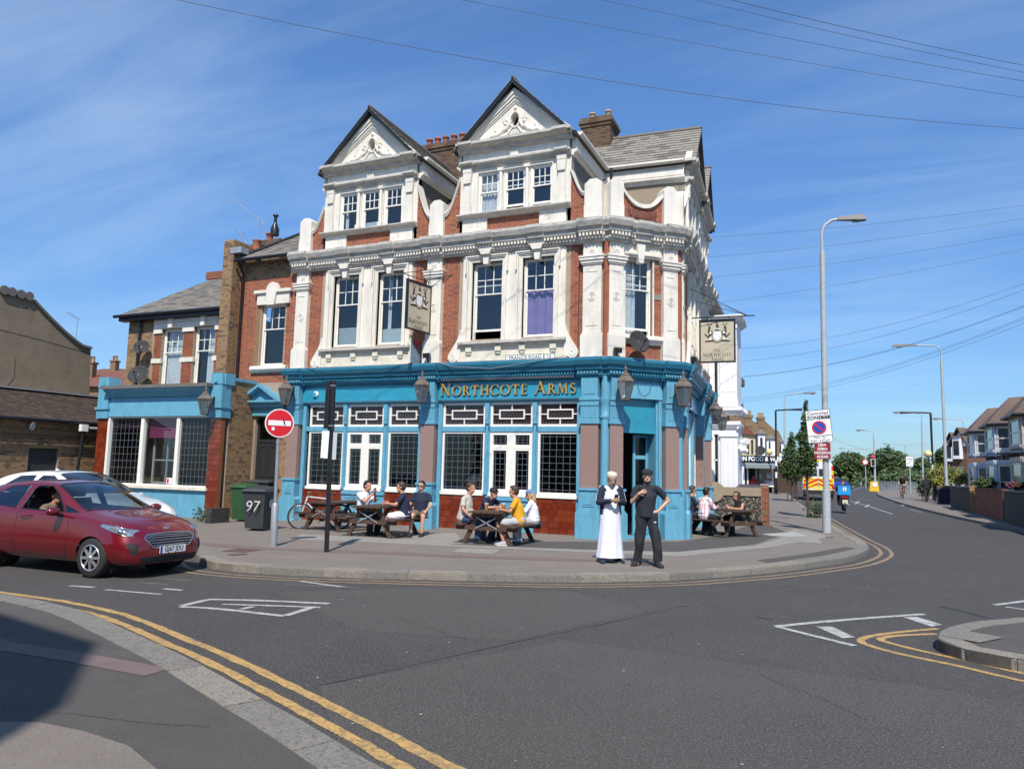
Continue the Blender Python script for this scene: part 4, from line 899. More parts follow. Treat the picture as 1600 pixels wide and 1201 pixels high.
# --- main roof behind the gables -----------------------------------------
mb=MB()
mb.prism([(-10.5,.3,8.55),(-.2,.3,8.55),(1.2,1.8,8.55),(.7,9.2,8.55),(-10.5,9.2,8.55)],(0,0,.1))
rz_=11.6
V_=[(-10.55,.35,9.0),(-.25,.35,9.0),(.9,1.9,9.0),(.6,9.2,9.0),(-10.55,9.2,9.0),(-9.4,3.2,rz_),(-1.6,3.2,rz_),(-1.9,6.5,rz_),(-9.4,6.5,rz_)]
mb.add(V_,[(0,1,6,5),(1,2,6),(2,3,7,6),(3,4,8,7),(4,0,5,8),(5,6,7,8)])
part(mb,'roof',M['slateB'])
mb=MB()                              # slate courses on the bit of slope between the gables
V0,V1=Vector((-6,.42,9.08)),Vector((-4.6,.42,9.08)); sv=Vector((0,2.85,2.55)).normalized()
for i in range(18):
 for k in range(5): o_=V0+sv*i*.2+Vector((k*.3+(.15 if i % 2 else 0),0,0)); q=Vector((0,-.6,.75)); mb.hexa([o_,o_+Vector((.29,0,0)),o_+Vector((.29,0,0))+sv*.21,o_+sv*.21,o_+q*.02,o_+q*.02+Vector((.29,0,0)),o_+Vector((.29,0,0))+sv*.21+q*.008,o_+sv*.21+q*.008])
part(mb,'slate',M['slateB'],kind='stuff')
mb=MB(); mb.bar((-5.35,.6,9.25),(-5.35,3.2,11.62),.25,.03); part(mb,'valley_lead',M['leadwork'])
# chimney stacks
def chimney(x0,x1,y0,y1,z0,z1,pots,parent,m='brickC',potm='terracotta',cap=True,corbel=3,ph=.35,pr=.11,name='chimney'):
 fr=Fr(x0,y0,0); mb=MB(); mb.wbox(x0,x1,y0,y1,z0,z1)
 for k in range(corbel): e=.045*(k+1 if k < 2 else 1); zz=z1-.36+k*.11; mb.wbox(x0-e,x1+e,y0-e,y1+e,zz,zz+.112)
 ch=mb.build(name,M['stockC'],parent)
 bs=bricks(fr,[(0,z0),(x1-x0,z0),(x1-x0,z1-.38),(0,z1-.38)],[],proud=.008)
 fs=Fr(x1,y0,90); bs += bricks(fs,[(0,z0),(y1-y0,z0),(y1-y0,z1-.38),(0,z1-.38)],[],proud=.008)
 mb=MB()
 for b in bs: mb.box(*b)
 for k in range(corbel):
  e=.045*(k+1 if k < 2 else 1); zz=z1-.36+k*.11;
  for b in bricks(Fr(x0-e,y0-e,0),[(0,zz),(x1-x0+2*e,zz),(x1-x0+2*e,zz+.11),(0,zz+.11)],[],Hc=.11,proud=.006): mb.box(*b)
  for b in bricks(Fr(x1+e,y0-e,90),[(0,zz),(y1-y0+2*e,zz),(y1-y0+2*e,zz+.11),(0,zz+.11)],[],Hc=.11,proud=.006): mb.box(*b)
 mm={'brickC': [M['stockC'],M['brickD'],M['stockC']],'stock': ST(),'red': BR()}[m]
 mb.build('brick',mm,ch,kind='stuff')
 for k,(px_,py_) in enumerate(pots):
  mb=MB(); r=pr; mb.lathe((px_,py_,z1-.03),[(r*.95,0),(r,.04),(r*.85,.08),(r*.82,ph*.8),(r*1.05,ph*.84),(r*1.05,ph),(r*.8,ph),(r*.78,ph-.06)],12); mb.build('chimney_pot',M[potm],ch)
 return ch
pA,pB=PY(663,240,5.0),PY(722,222,5.0)
chimney(pA.x-.2,pB.x+.6,5.0,5.7,9.5,PY(690,222,5.0).z,[(pA.x+.05+k*.36,5.3) for k in range(6)],PUB,ph=.36,pr=.13)
pC,pD=PY(909,200,4.2),PY(953,200,4.2)
chimney(pC.x,pD.x,4.2,5.1,10.5,PY(930,182,4.2).z,[(pC.x+.28,4.5),(pC.x+.85,4.5)],PUB,potm='buff',ph=.30,corbel=3)
# ================================================================== GROUND FLOOR SHOPFRONT
def tilewall(fr,u0,u1,z0,z1,d=.0,tw=.20,th=.168,limit=110,parent=None,seed=1):
 mb=MB(); mb.box(fr,u0,u1,d-.15,d,z0,z1); w=mb.build('tiled_wall',M['tile_grout'],parent or PUB); r=random.Random(seed); out=[]
 n=round((z1-z0)/th); th=(z1-z0)/n
 for i in range(n):
  u=u0-(tw/2 if i % 2 else 0)
  while u < u1-.01:
   a,b=max(u0,u)+.004,min(u1,u+tw)-.004
   if b-a > .02: out.append((fr,a,b,d-.01,d+.010+r.choice((0,.0012,.002)),z0+i*th+.004,z0+(i+1)*th-.004,r.choice((0,0,1))))
   u += tw
 pieces('tile',w,out,[M['tile'],M['tileB']],limit=limit,bev=.004); return w
tilewall(FA,-9.80,-8.30,.04,1.02,limit=60); tilewall(FA,-6.78,-5.56,.04,1.02,limit=60,seed=2); tilewall(FA,-4.98,-3.46,.04,1.02,limit=80,seed=3); tilewall(FA,-2.0,-.70,.04,1.02,limit=80,seed=4)
mb=MB()
for a,b in ((-9.8,-5.55),(-4.98,-.68)): mb.box(FA,a,b,-.1,.045,-.02,.045)
part(mb,'plinth_strip',M['kerb'])
def leaded(fr,u0,u1,z0,z1,d,parent,nx,nz,border=.085,rnd_=None,lim=45):
 """leaded light: border strip lines, regular grid of lead cames, a pane in every cell"""
 r=random.Random(int(u0*100)); us=[u0,u0+border]+[u0+border+(u1-u0-2*border)*i/nx for i in range(1,nx)]+[u1-border,u1]
 zs=[z0,z0+border]+[z0+border+(z1-z0-2*border)*i/nz for i in range(1,nz)]+[z1-border,z1]
 mb=MB(); t=.0052
 for u in us[1:-1]: mb.box(fr,u-t,u+t,d-.004,d+.006,z0,z1)
 for z in zs[1:-1]: mb.box(fr,u0,u1,d-.003,d+.005,z-t,z+t)
 mb.build('lead_came',M['lead'],parent); rest=MB(); k=0
 for a,b in zip(us[:-1],us[1:]):
  for p,q in zip(zs[:-1],zs[1:]):
   e=[r.uniform(-.0008,.0008) for _ in range(4)]; P=[fr.p(a,d+e[0],p),fr.p(b,d+e[1],p),fr.p(b,d+e[2],q),fr.p(a,d+e[3],q)]
   if k < lim and (b-a) > .1 and (q-p) > .1: one=MB(); one.quad(*P); one.build('pane',M['glass_old'],parent); k += 1
   else: rest.quad(*P)
 if rest.v: rest.build('pane',M['glass_old'],parent,kind='stuff')
def framebox(mb,fr,u0,u1,z0,z1,w,d0,d1,mi=0):
 mb.box(fr,u0,u0+w,d0,d1,z0,z1,mi); mb.box(fr,u1-w,u1,d0,d1,z0,z1,mi); mb.box(fr,u0+w,u1-w,d0,d1,z1-w,z1,mi); mb.box(fr,u0+w,u1-w,d0,d1,z0,z0+w,mi)
def shop_window(fr,u0,u1,kind,parent=PUB,zs=1.08):
 z0,z1=zs,2.78; mb=MB(); framebox(mb,fr,u0,u1,z0,z1,.06,-.12,-.03); mb.box(fr,u0,u1,-.12,.045,z0-.09,z0)
 if kind == 'doors':
  c=(u0+u1)/2; mb.box(fr,c-.09,c+.09,-.10,-.02,z0+.06,z1-.06); mb.box(fr,u0+.06,c-.09,-.10,-.025,2.30,2.38); mb.box(fr,c+.09,u1-.06,-.10,-.025,2.30,2.38)
  for a,b in ((u0+.06,c-.09),(c+.09,u1-.06)):
   framebox(mb,fr,a,b,z0+.06,2.30,.05,-.10,-.028); framebox(mb,fr,a,b,2.38,z1-.06,.035,-.10,-.028)
  w=mb.build('window',M['trim_white'],parent)
  for a,b in ((u0+.11,c-.14),(c+.14,u1-.11)): leaded(fr,a,b,z0+.11,2.25,-.07,w,2,6,.06); leaded(fr,a,b,2.415,z1-.095,-.07,w,2,2,.06)
 else:
  w=mb.build('window',M['trim_white'],parent); leaded(fr,u0+.06,u1-.06,z0+.06,z1-.06,-.07,w,max(2,round((u1-u0-.3)/.19)),8,.075)
 # transom light with the boxed centre panel
 t0,t1=2.92,3.60; mb=MB(); framebox(mb,fr,u0,u1,t0,t1,.065,-.12,-.03); c=(u0+u1)/2; cz=(t0+t1)/2; hw=(u1-u0)*.30; hh=.135
 framebox(mb,fr,c-hw,c+hw,cz-hh,cz+hh,.035,-.10,-.03); mb.box(fr,c-.014,c+.014,-.09,-.035,cz+hh,t1-.065); mb.box(fr,c-.014,c+.014,-.09,-.035,t0+.065,cz-hh); mb.box(fr,u0+.065,c-hw,-.09,-.035,cz-.014,cz+.014); mb.box(fr,c+hw,u1-.065,-.09,-.035,cz-.014,cz+.014)
 w2=mb.build('transom_window',M['trim_white'],parent)
 for a,b,p,q in ((u0+.065,c-.014,cz+hh,t1-.065),(c+.014,u1-.065,cz+hh,t1-.065),(u0+.065,c-.014,t0+.065,cz-hh),(c+.014,u1-.065,t0+.065,cz-hh),(c-hw+.035,c+hw-.035,cz-hh+.035,cz+hh-.035),(u0+.065,c-hw,cz-hh,cz+hh),(c+hw,u1-.065,cz-hh,cz+hh)):
  one=MB(); e=rnd.uniform(-.002,.002); one.quad(fr.p(a,-.07+e,p),fr.p(b,-.07-e,p),fr.p(b,-.07,q),fr.p(a,-.07,q)); one.build('pane',M['glass_stain'],w2)
 mb=MB(); n=7                                                         # scrollwork leads
 for k in range(n):
  x=c-hw+.05+(2*hw-.1)*(k+.5)/n; pts=[fr.p(x+.035*math.cos(t),-.064,cz+.06*math.sin(t)) for t in [i*2*PI/8 for i in range(9)]]; mb.tube(pts,.004,4,cap=False)
 k=0
 while u0+.1+k*.09 < u1-.1: x=u0+.12+k*.09; mb.tube([fr.p(x+.03*math.cos(t),-.064,t0+.115+.03*math.sin(t)) for t in [i*2*PI/6 for i in range(7)]],.0035,4,cap=False); k += 1
 mb.build('lead_scrollwork',M['lead'],w2)
bays=[(-9.68,-8.36,'win'),(-8.22,-6.92,'doors'),(-6.74,-5.56,'win'),(-4.90,-3.54,'win'),(-3.38,-2.09,'doors'),(-1.93,-.68,'win')]
for a,b,k in bays: shop_window(FA,a,b,k)
def bluestuff(fr,u0,u1,mulls,names=True,drop=.0):
 """posts, transom rail, fascia of one shop bay"""
 mb=MB(); mb.box(fr,u0,u1,-.12,.0,2.78,2.92); mb.box(fr,u0,u1,-.12,.02,3.60,3.70); part(mb,'transom_rail',M['blue'])
 for a,b in mulls:
  mb=MB(); c=(a+b)/2; mb.box(fr,a,b,-.12,.0,1.0,3.60); mb.box(fr,c-.035,c+.035,0,.04,1.02,2.95); mb.box(fr,c-.06,c+.06,0,.06,3.0,3.12); mb.uz(fr,[(c-.045,3.12),(c+.045,3.12),(c+.07,3.58),(c-.07,3.58)],0,.07); part(mb,'mullion',M['blue'])
for u0,u1,mu in ((-9.93,-5.54,[(-8.36,-8.22),(-6.92,-6.74)]),(-5.05,-.66,[(-3.54,-3.38),(-2.09,-1.93)])):
 bluestuff(FA,u0,u1,mu)
 mb=MB(); mb.hexa([FA.p(u0,.07,3.70),FA.p(u1,.07,3.70),FA.p(u1,-.1,3.70),FA.p(u0,-.1,3.70),FA.p(u0,.02,4.20),FA.p(u1,.02,4.20),FA.p(u1,-.1,4.20),FA.p(u0,-.1,4.20)]); part(mb,'fascia_board',M['blue_fascia'])
 mb=MB(); mb.dz(FA,[(0,3.655),(.10,3.655),(.12,3.70),(0,3.70)],u0,u1); mb.box(FA,u0+.02,u0+.14,-.1,.03,0,3.6); mb.box(FA,u1-.14,u1-.02,-.1,.03,0,3.6); part(mb,'fascia_moulding',M['blue'])
mb=MB()
for a,b in ((-8.30,-6.78),(-3.46,-2.0)):
 mb.box(FA,a,b,-.12,.03,.05,.99); c=(a+b)/2
 for x0,x1 in ((a+.12,c-.06),(c+.06,b-.12)): framebox(mb,FA,x0,x1,.16,.80,.03,.03,.045)
 mb.box(FA,a,b,.03,.07,.88,.93)
part(mb,'stall_riser_panel',M['blue'])
mb=MB()                              # alarm box
mb.lathe(FA.p(-9.42,.06,3.93),[(.10,0),(.10,.05),(.085,.06)],6,axis=(0,-1,0)); part(mb,'alarm_box',M['signwhite']); mb=MB(); mb.lathe(FA.p(-9.44,.12,3.92),[(.07,0),(.07,.012)],8,axis=(0,-1,0)); part(mb,'alarm_box',mat('alarm_blue',(.05,.30,.62),.4))
# strip light above the name
mb=MB(); mb.box(FA,-4.92,-.85,.12,.17,4.235,4.285); part(mb,'strip_light',mat('strip_light_grey',(.16,.17,.2),.5))
# --- serif capitals for the pub name --------------------------------------
def serif_glyph(ch):
 T,t,sf=.15,.055,.05; L=[]
 def st(x0,y0,x1,y1,w): L.append([(x0-w/2,y0),(x0+w/2,y0),(x1+w/2,y1),(x1-w/2,y1)])
 def se(x,y,w=.30,h=.035): L.append([(x-w/2,y),(x+w/2,y),(x+w/2,y+h),(x-w/2,y+h)])
 def arc(cx,cy,ro,so,ri,si,a0,a1,n=16):
  P=[(cx+ro*math.cos(a0+(a1-a0)*i/n),cy+so*math.sin(a0+(a1-a0)*i/n)) for i in range(n+1)]; Q=[(cx+ri*math.cos(a0+(a1-a0)*i/n),cy+si*math.sin(a0+(a1-a0)*i/n)) for i in range(n+1)]
  for i in range(n): L.append([P[i],P[i+1],Q[i+1],Q[i]])
 if ch == 'N': st(.14,0,.14,1,t); st(.16,1,.72,0,T); st(.74,0,.74,1,t); se(.14,0,.22); se(.10,.965,.22); se(.74,.965,.22); w=.86
 elif ch == 'O': arc(.5,.5,.48,.52,.33,.485,0,2*PI,28); w=1.0
 elif ch == 'C': arc(.5,.5,.48,.52,.33,.48,R(42),R(318),24); L.append([(.82,.68),(.86,.68),(.86,.94),(.82,.88)]); w=.9
 elif ch == 'R': st(.18,0,.18,1,T); se(.18,0,.32); se(.14,.965,.2); arc(.25,.74,.36,.26,.20,.215,-PI/2,PI/2,12); st(.40,.48,.70,0,T*.95); se(.74,0,.2); w=.80
 elif ch == 'T': st(.40,0,.40,1,T); se(.40,0,.32); L.append([(.03,.93),(.77,.93),(.77,1),(.03,1)]); L.append([(.03,.80),(.06,.80),(.10,.93),(.03,.93)]); L.append([(.74,.80),(.77,.80),(.77,.93),(.70,.93)]); w=.80
 elif ch == 'H': st(.18,0,.18,1,T); st(.74,0,.74,1,T); L.append([(.2,.47),(.72,.47),(.72,.53),(.2,.53)]); [se(x,y,.30) for x in (.18,.74) for y in (0,.965)]; w=.92
 elif ch == 'E': st(.18,0,.18,1,T); L.append([(.05,0),(.62,0),(.66,.16),(.62,.055),(.05,.055)]); L.append([(.05,.945),(.60,.945),(.60,.86),(.62,1),(.05,1)]); L.append([(.2,.49),(.52,.49),(.52,.545),(.2,.545)]); L.append([(.50,.42),(.53,.42),(.53,.61),(.50,.61)]); w=.70
 elif ch == 'A': st(.12,0,.44,1,t); st(.74,0,.42,1,T); L.append([(.24,.34),(.62,.34),(.62,.39),(.24,.39)]); se(.10,0,.22); se(.76,0,.26); w=.88
 elif ch == 'M': st(.14,0,.20,1,t); st(.24,1,.52,.05,T); st(.54,.05,.78,1,t); st(.86,0,.80,1,T); se(.14,0,.22); se(.88,0,.28); se(.16,.965,.18); se(.84,.965,.2); w=1.02
 elif ch == 'S': arc(.34,.74,.26,.27,.13,.20,R(30),R(230),14); arc(.34,.27,.27,.28,.14,.20,R(-150),R(50),14); L.append([(.18,.60),(.28,.53),(.52,.38),(.42,.46)]); L.append([(.19,.62),(.30,.66),(.56,.44),(.50,.34)]); w=.64
 else: w=.42
 return L,w
def serif_text(words,fr,u0,u1,z,hcap,hsm,d,m,parent,ext=.03,name='letter',m2=None,sp=.10):
 """small-caps line fitted between u0 and u1; each character is a piece"""
 seq=[]
 for wd in words:
  for i,ch in enumerate(wd): seq.append((ch,hcap if i == 0 else hsm))
  seq.append((' ',hsm))
 seq=seq[:-1]; tot=sum(serif_glyph(c)[1]*h+sp*h for c,h in seq); k=(u1-u0)/tot; u=u0
 for c,h in seq:
  L,w=serif_glyph(c)
  if c != ' ':
   mb=MB()
   for i,P in enumerate(L): mb.uz(fr,[(u+x*h*k,z+y*h) for x,y in P],d,d+ext+i*.00025)
   if m2:
    for i,P in enumerate(L): mb.uz(fr,[(u+x*h*k+.012,z+y*h-.010) for x,y in P],d-.001,d+ext*.6+i*.00025,1)
   mb.build(name,[m,m2 or m],parent)
  u += (w+sp)*h*k
NB=thing('pub_name_letters',FA.p(-2.8,.1,3.8),'raised gold capitals NORTHCOTE ARMS across the glossy blue fascia','lettering')
WL[NB.name]=NB.location.copy()
serif_text(['NORTHCOTE','ARMS'],FA,-4.96,-.78,3.80,.36,.285,.075,M['gold'],NB,m2=M['sign_ink'])
# --- interior hints --------------------------------------------------------
mb=MB()
mb.wbox(-9.5,-.6,2.6,2.9,.1,1.15); part(mb,'bar_counter',M['wood'])
mb=MB(); mb.box(FA,-6.2,-5.7,-.45,-.42,2.2,2.75); mb.lathe(FA.p(-6.3,-.6,2.3),[(.16,0),(.14,.2),(.05,.26)],12); part(mb,'red_lampshade',mat('red_shade',(.20,.02,.03),.7))
mb=MB(); mb.ball(FA.p(-4.1,-.7,2.55),.14,n=12,m=8); mb.ball(FA.p(-9.1,-.5,1.55),.07,n=10,m=8); part(mb,'globe_lamp',M['foam'],kind=None)
mb=MB(); [mb.box(FA,-9.3+i*.33,-9.18+i*.33,-2.55,-2.45,1.3,1.6+.08*(i % 3)) for i in range(26)]; part(mb,'bar_bottles',M['beer'],kind='stuff')
# --- chamfer: door bay ------------------------------------------------------
mb=MB(); mb.hexa([FC.p(.42,.06,3.70),FC.p(1.66,.06,3.70),FC.p(1.66,-.1,3.70),FC.p(.42,-.1,3.70),FC.p(.42,.02,4.2),FC.p(1.66,.02,4.2),FC.p(1.66,-.1,4.2),FC.p(.42,-.1,4.2)])
part(mb,'fascia_board',M['blue'])
mb=MB(); mb.box(FC,.42,1.60,-.22,-.10,2.86,3.70); mb.box(FC,.42,1.60,-.22,-.06,2.78,2.86); part(mb,'door_head_panel',M['blue_fascia'])
mb=MB(); mb.box(FC,1.50,1.66,-.45,-.02,0,3.70); mb.box(FC,1.56,1.66,-.02,.03,0,3.70); mb.box(FC,.38,.42,-.4,.0,0,3.7); mb.box(FC,.42,1.5,-.5,.03,-.1,.06); part(mb,'door_frame',M['blue'])
dfr=Fr(FC.p(1.05,-.45,0).x,FC.p(1.05,-.45,0).y,43)
mb=MB(); framebox(mb,dfr,0,.46,.08,2.76,.07,-.05,0); mb.box(dfr,.07,.39,-.05,0,2.10,2.20); mb.box(dfr,.07,.39,-.05,-.01,.15,.75); dr=part(mb,'door',M['blue'])
mb=MB(); mb.quad(dfr.p(.07,-.03,.75),dfr.p(.39,-.03,.75),dfr.p(.39,-.03,2.10),dfr.p(.07,-.03,2.10)); mb.build('pane',M['glass_old'],dr)
mb=MB(); mb.quad(dfr.p(.07,-.03,2.20),dfr.p(.39,-.03,2.20),dfr.p(.39,-.03,2.69),dfr.p(.07,-.03,2.69)); mb.build('pane',M['glass_old'],dr)
mb=MB()                              # framed pictures on the inner wall, seen through the open door
inn=Fr(FC.p(.42,-1.8,0).x,FC.p(.42,-1.8,0).y,43)
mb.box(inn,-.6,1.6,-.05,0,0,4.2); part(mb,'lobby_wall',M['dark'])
for i,(a,b,z0,z1) in enumerate(((-.15,.2,1.75,2.35),(.3,.75,1.75,2.35),(-.1,.35,1.2,1.6))):
 mb=MB(); mb.box(inn,a,b,0,.03,z0,z1,0); mb.box(inn,a+.03,b-.03,.03,.034,z0+.03,z1-.03,1); part(mb,'picture',[M['black'],M['room']])
mb=MB(); mb.ball(inn.p(.42,.1,1.02),.12,n=10,m=6); part(mb,'wall_light',M['yellow'])
# --- right-hand facade ground floor -----------------------------------------
mb=MB(); mb.box(FR_,.38,4.7,-.25,-.12,0,1.0); mb.box(FR_,5.15,RL-.45,-.25,-.12,0,1.0); part(mb,'stall_riser_panel',M['blue'])
for a,b in ((.38,4.70),(5.15,RL-.45)):
 mb=MB(); mb.hexa([FR_.p(a,.08,3.66),FR_.p(b,.08,3.66),FR_.p(b,-.1,3.66),FR_.p(a,-.1,3.66),FR_.p(a,.03,4.2),FR_.p(b,.03,4.2),FR_.p(b,-.1,4.2),FR_.p(a,-.1,4.2)]); part(mb,'fascia_board',M['blue_fascia'])
 n=3; W_=(b-a)/n
 for i in range(n):
  mb=MB(); framebox(mb,FR_,a+i*W_+.06,a+(i+1)*W_-.06,1.0,3.6,.06,-.12,-.04); w=part(mb,'window',M['trim_white']); leaded(FR_,a+i*W_+.12,a+(i+1)*W_-.12,1.06,3.54,-.08,w,5,10,.07,lim=0)
  mb=MB(); mb.box(FR_,a+i*W_-.06,a+i*W_+.06,-.12,.06,0,3.66); part(mb,'mullion',M['blue'])
mb=MB(); mb.tube([FR_.p(.62,.12,.1),FR_.p(.62,.12,3.6)],.035,8); part(mb,'downpipe',M['trim_white'])
mb=MB(); mb.hexa([FR_.p(1.2,.1,3.72),FR_.p(2.3,.1,3.72),FR_.p(2.3,.06,3.72),FR_.p(1.2,.06,3.72),FR_.p(1.2,.1,4.12),FR_.p(2.3,.1,4.12),FR_.p(2.3,.06,4.12),FR_.p(1.2,.06,4.12)]); part(mb,'fascia_sign',M['brass'])
# --- wall lanterns ------------------------------------------------------------
def lantern():
 t=thing('wall_lantern',(0,0,0),'x','lantern')   # local: bracket root at origin, lantern hangs out along -Y, facing -Y
 mb=MB(); mb.box(Fr(0,0),-.04,.04,-.0,.02,-.15,.15); mb.tube([(0,0,.05),(0,-.18,.10),(0,-.34,.10)],.014,6); mb.tube([(0,0,-.1),(0,-.12,-.06),(0,-.20,.08)],.010,6)
 for k in range(8): a=k*.7; mb.bar((0,-.10-.06*math.cos(a)*(1-k*.08),.02+.06*math.sin(a)*(1-k*.08)),(0,-.10-.06*math.cos(a+.7)*(1-(k+1)*.08),.02+.06*math.sin(a+.7)*(1-(k+1)*.08)),.012,.012)
 mb.build('bracket',M['black'],t)
 c=(0,-.36,0)
 mb=MB(); mb.lathe(c,[(.245,.02),(.25,.05),(.17,.15),(.12,.19),(.125,.21),(.085,.25),(.05,.27),(.055,.30),(.03,.33),(.045,.37),(.03,.41),(.008,.47)],6,a0=R(0),smooth=False); mb.build('canopy',M['brass'],t)
 mb=MB()
 for k in range(6):
  a=2*PI*k/6; mb.bar((.235*math.cos(a),-.36+.235*math.sin(a),.02),(.115*math.cos(a),-.36+.115*math.sin(a),-.44),.022,.022)
 mb.lathe((0,-.36,-.47),[(.10,0),(.125,.03),(.125,.05)],6,smooth=False); mb.build('frame',M['brass'],t)
 for k in range(6):
  a,b=2*PI*k/6,2*PI*(k+1)/6; g=MB(); q=lambda r,an,z: (r*math.cos(an),-.36+r*math.sin(an),z); g.quad(q(.112,a,-.43),q(.112,b,-.43),q(.23,b,.02),q(.23,a,.02)); g.build('pane',M['lamp_glass'],t)
 return t
LAN=lantern(); GL='lanterns bracketed along the blue shopfront'
LAN['group']=GL
def put_lan(first,fr,u,z,label,s=1.0,d=.25):
 o=LAN if first else copytree(LAN); p=fr.p(u,d,z); o.location=p; o.rotation_euler=(0,0,fr.ang); o.scale=(s,s,s); o['label']=label; o['group']=GL
 return o
put_lan(True,FA,-10.16,4.02,'copper wall lantern on the leftmost blue pilaster, right of the pedimented door')
put_lan(False,FA,-5.28,4.02,'copper wall lantern between the plain fascia and the gold pub name')
put_lan(False,FC,.24,4.02,'copper wall lantern left of the open corner door')
put_lan(False,FC,1.95,3.98,'copper wall lantern on the corner pilaster right of the open door',1.05)
put_lan(False,FR_,4.92,3.85,'copper wall lantern further along the right-hand side of the pub',.95)
put_lan(False,FR_,RL-.22,3.80,'farthest copper wall lantern, against the white house beyond the pub',.95)
# --- hanging signs -------------------------------------------------------------
def crest(mb,fr,c,z,s,d):
 """coat of arms: shield, two rearing stags, helm and scroll as flat print, mi 0 ink, 1 pale, 2 blue"""
 k=[0]
 def P(poly,mi=0): k[0] += 1; mb.uz(fr,[(c+x*s,z+y*s) for x,y in poly],d,d+.0015+k[0]*.00006,mi)
 P([(-.19,.20),(.19,.20),(.19,-.10),(.12,-.20),(0,-.27),(-.12,-.20),(-.19,-.10)],0); P([(-.17,.18),(.17,.18),(.17,-.09),(.11,-.18),(0,-.245),(-.11,-.18),(-.17,-.09)],1)
 for x,y in ((-.08,.09),(0,.02),(.09,-.06)):
  for q in range(4): a=q*PI/2+.6; P([(x+.012*math.cos(a+1),y+.012*math.sin(a+1)),(x+.045*math.cos(a),y+.045*math.sin(a)),(x+.012*math.cos(a-1),y+.012*math.sin(a-1))],2)
 P([(-.08,.22),(.08,.22),(.10,.33),(.05,.38),(-.05,.38),(-.09,.33)],0); P([(-.10,.30),(.12,.27),(.12,.31),(-.08,.35)],1); P([(-.05,.38),(.05,.38),(.07,.46),(.02,.50),(-.06,.46)],0); P([(-.03,.50),(.03,.49),(0,.60),(-.06,.64),(-.04,.56)],0)
 for s_ in (-1,1):
  m_=lambda L: [(s_*x,y) for x,y in L]
  P(m_([(.20,.12),(.30,.24),(.38,.30),(.42,.20),(.36,.05),(.44,-.08),(.40,-.14),(.30,-.02),(.22,.0)]),0); P(m_([(.34,.26),(.40,.30),(.38,.42),(.30,.40),(.28,.32)]),0)
  P(m_([(.24,.14),(.32,.21),(.34,.10),(.27,.06)]),1)
  P(m_([(.44,-.08),(.56,.06),(.53,.10),(.42,.0)]),0); P(m_([(.30,-.05),(.20,-.20),(.44,-.22),(.56,-.26),(.50,-.30),(.20,-.28),(.14,-.24)]),0); P(m_([(.26,-.09),(.24,-.20),(.46,-.21),(.38,-.12)]),1)
  for a,b in (((.33,.40),(.26,.54)),((.36,.42),(.40,.56)),((.29,.48),(.22,.50)),((.38,.49),(.46,.53)),((.30,.20),(.20,.18)),((.36,-.10),(.36,-.24))): dx_,dy_=b[0]-a[0],b[1]-a[1]; L=math.hypot(dx_,dy_); n_=(-dy_/L*.012,dx_/L*.012); P(m_([(a[0]-n_[0],a[1]-n_[1]),(b[0]-n_[0],b[1]-n_[1]),(b[0]+n_[0],b[1]+n_[1]),(a[0]+n_[0],a[1]+n_[1])]),0)
 P([(-.20,-.24),(-.06,-.30),(.06,-.30),(.20,-.24),(.20,-.28),(.06,-.34),(-.06,-.34),(-.20,-.28)],0)
def hanging_sign(name,corner,dirv,wd,ht,label,armh=.35,arm=None,both=True,face_n=None):
 """corner: top inner point; dirv: unit plan vector the sign extends along"""
 t=thing(name,corner,label,'pub sign','hanging signs with the coat of arms'); ang=math.degrees(math.atan2(dirv.y,dirv.x)); fr=Fr(corner.x,corner.y,ang,corner.z)
 mb=MB(); framebox(mb,fr,0,wd,-ht,0,.045,-.04,.04); mb.box(fr,-.01,wd+.01,-.05,.05,0,.02); mb.build('frame',M['black'],t)
 mb=MB(); mb.box(fr,.045,wd-.045,-.025,.025,-ht+.045,-.045); mb.build('board',M['sign_cream'],t)
 for f2 in (fr,Fr(fr.p(wd,0,0).x,fr.p(wd,0,0).y,ang+180,corner.z)):
  mb=MB(); crest(mb,f2,wd/2,-ht*.36,ht*.52,.0255); mb.build('coat_of_arms',[M['sign_ink'],M['signwhite'],mat('faded_crest_blue',(.12,.2,.5),.5)],t)
  mb=MB(); h=ht*.070
  def ln(words,zc,hc,hs,half):
   sub=t; serif_text(words,f2,wd/2-half,wd/2+half,zc,hc,hs,.0255,M['sign_ink'],sub,ext=.002,sp=.12,name='letter')
  ln(['THE'],-ht*.745,h*.75,h*.75,wd*.10); ln(['NORTHCOTE'],-ht*.855,h*1.2,h,wd*.40); ln(['ARMS'],-ht*.955,h*1.1,h*.95,wd*.18)
 return t,fr
# left sign hangs off the front wall beside the middle pilaster
t1,f1=hanging_sign('hanging_sign',Vector((-5.40,-.10,7.05)),Vector((-.16,-1.0,0)).normalized(),1.08,1.42,'beige hanging sign with coat of arms on the front wall beside the first-floor windows')
mb=MB(); mb.tube([(-5.40,.0,7.20),(-5.66,-1.62,7.18)],.014,6); mb.tube([(-5.3,0,7.62),(-5.62,-1.3,7.20)],.010,6); mb.tube([(-4.75,0,7.40),(-5.40,-.3,7.22)],.010,6)
mb.tube([(-5.43,-.22,7.20),(-5.43,-.22,7.06)],.01,5); mb.tube([(-5.57,-1.08,7.19),(-5.57,-1.08,7.06)],.01,5); mb.tube([(-5.50,-.6,7.62),(-5.48,-.5,7.20)],.006,5); mb.build('bracket',M['black'],t1)
mb=MB(); mb.lathe((-5.75,-.10,5.40),[(.05,0),(.07,.02),(.06,.14),(.03,.15)],8,axis=(.3,-.9,0)); mb.build('floodlight',M['red'],t1)
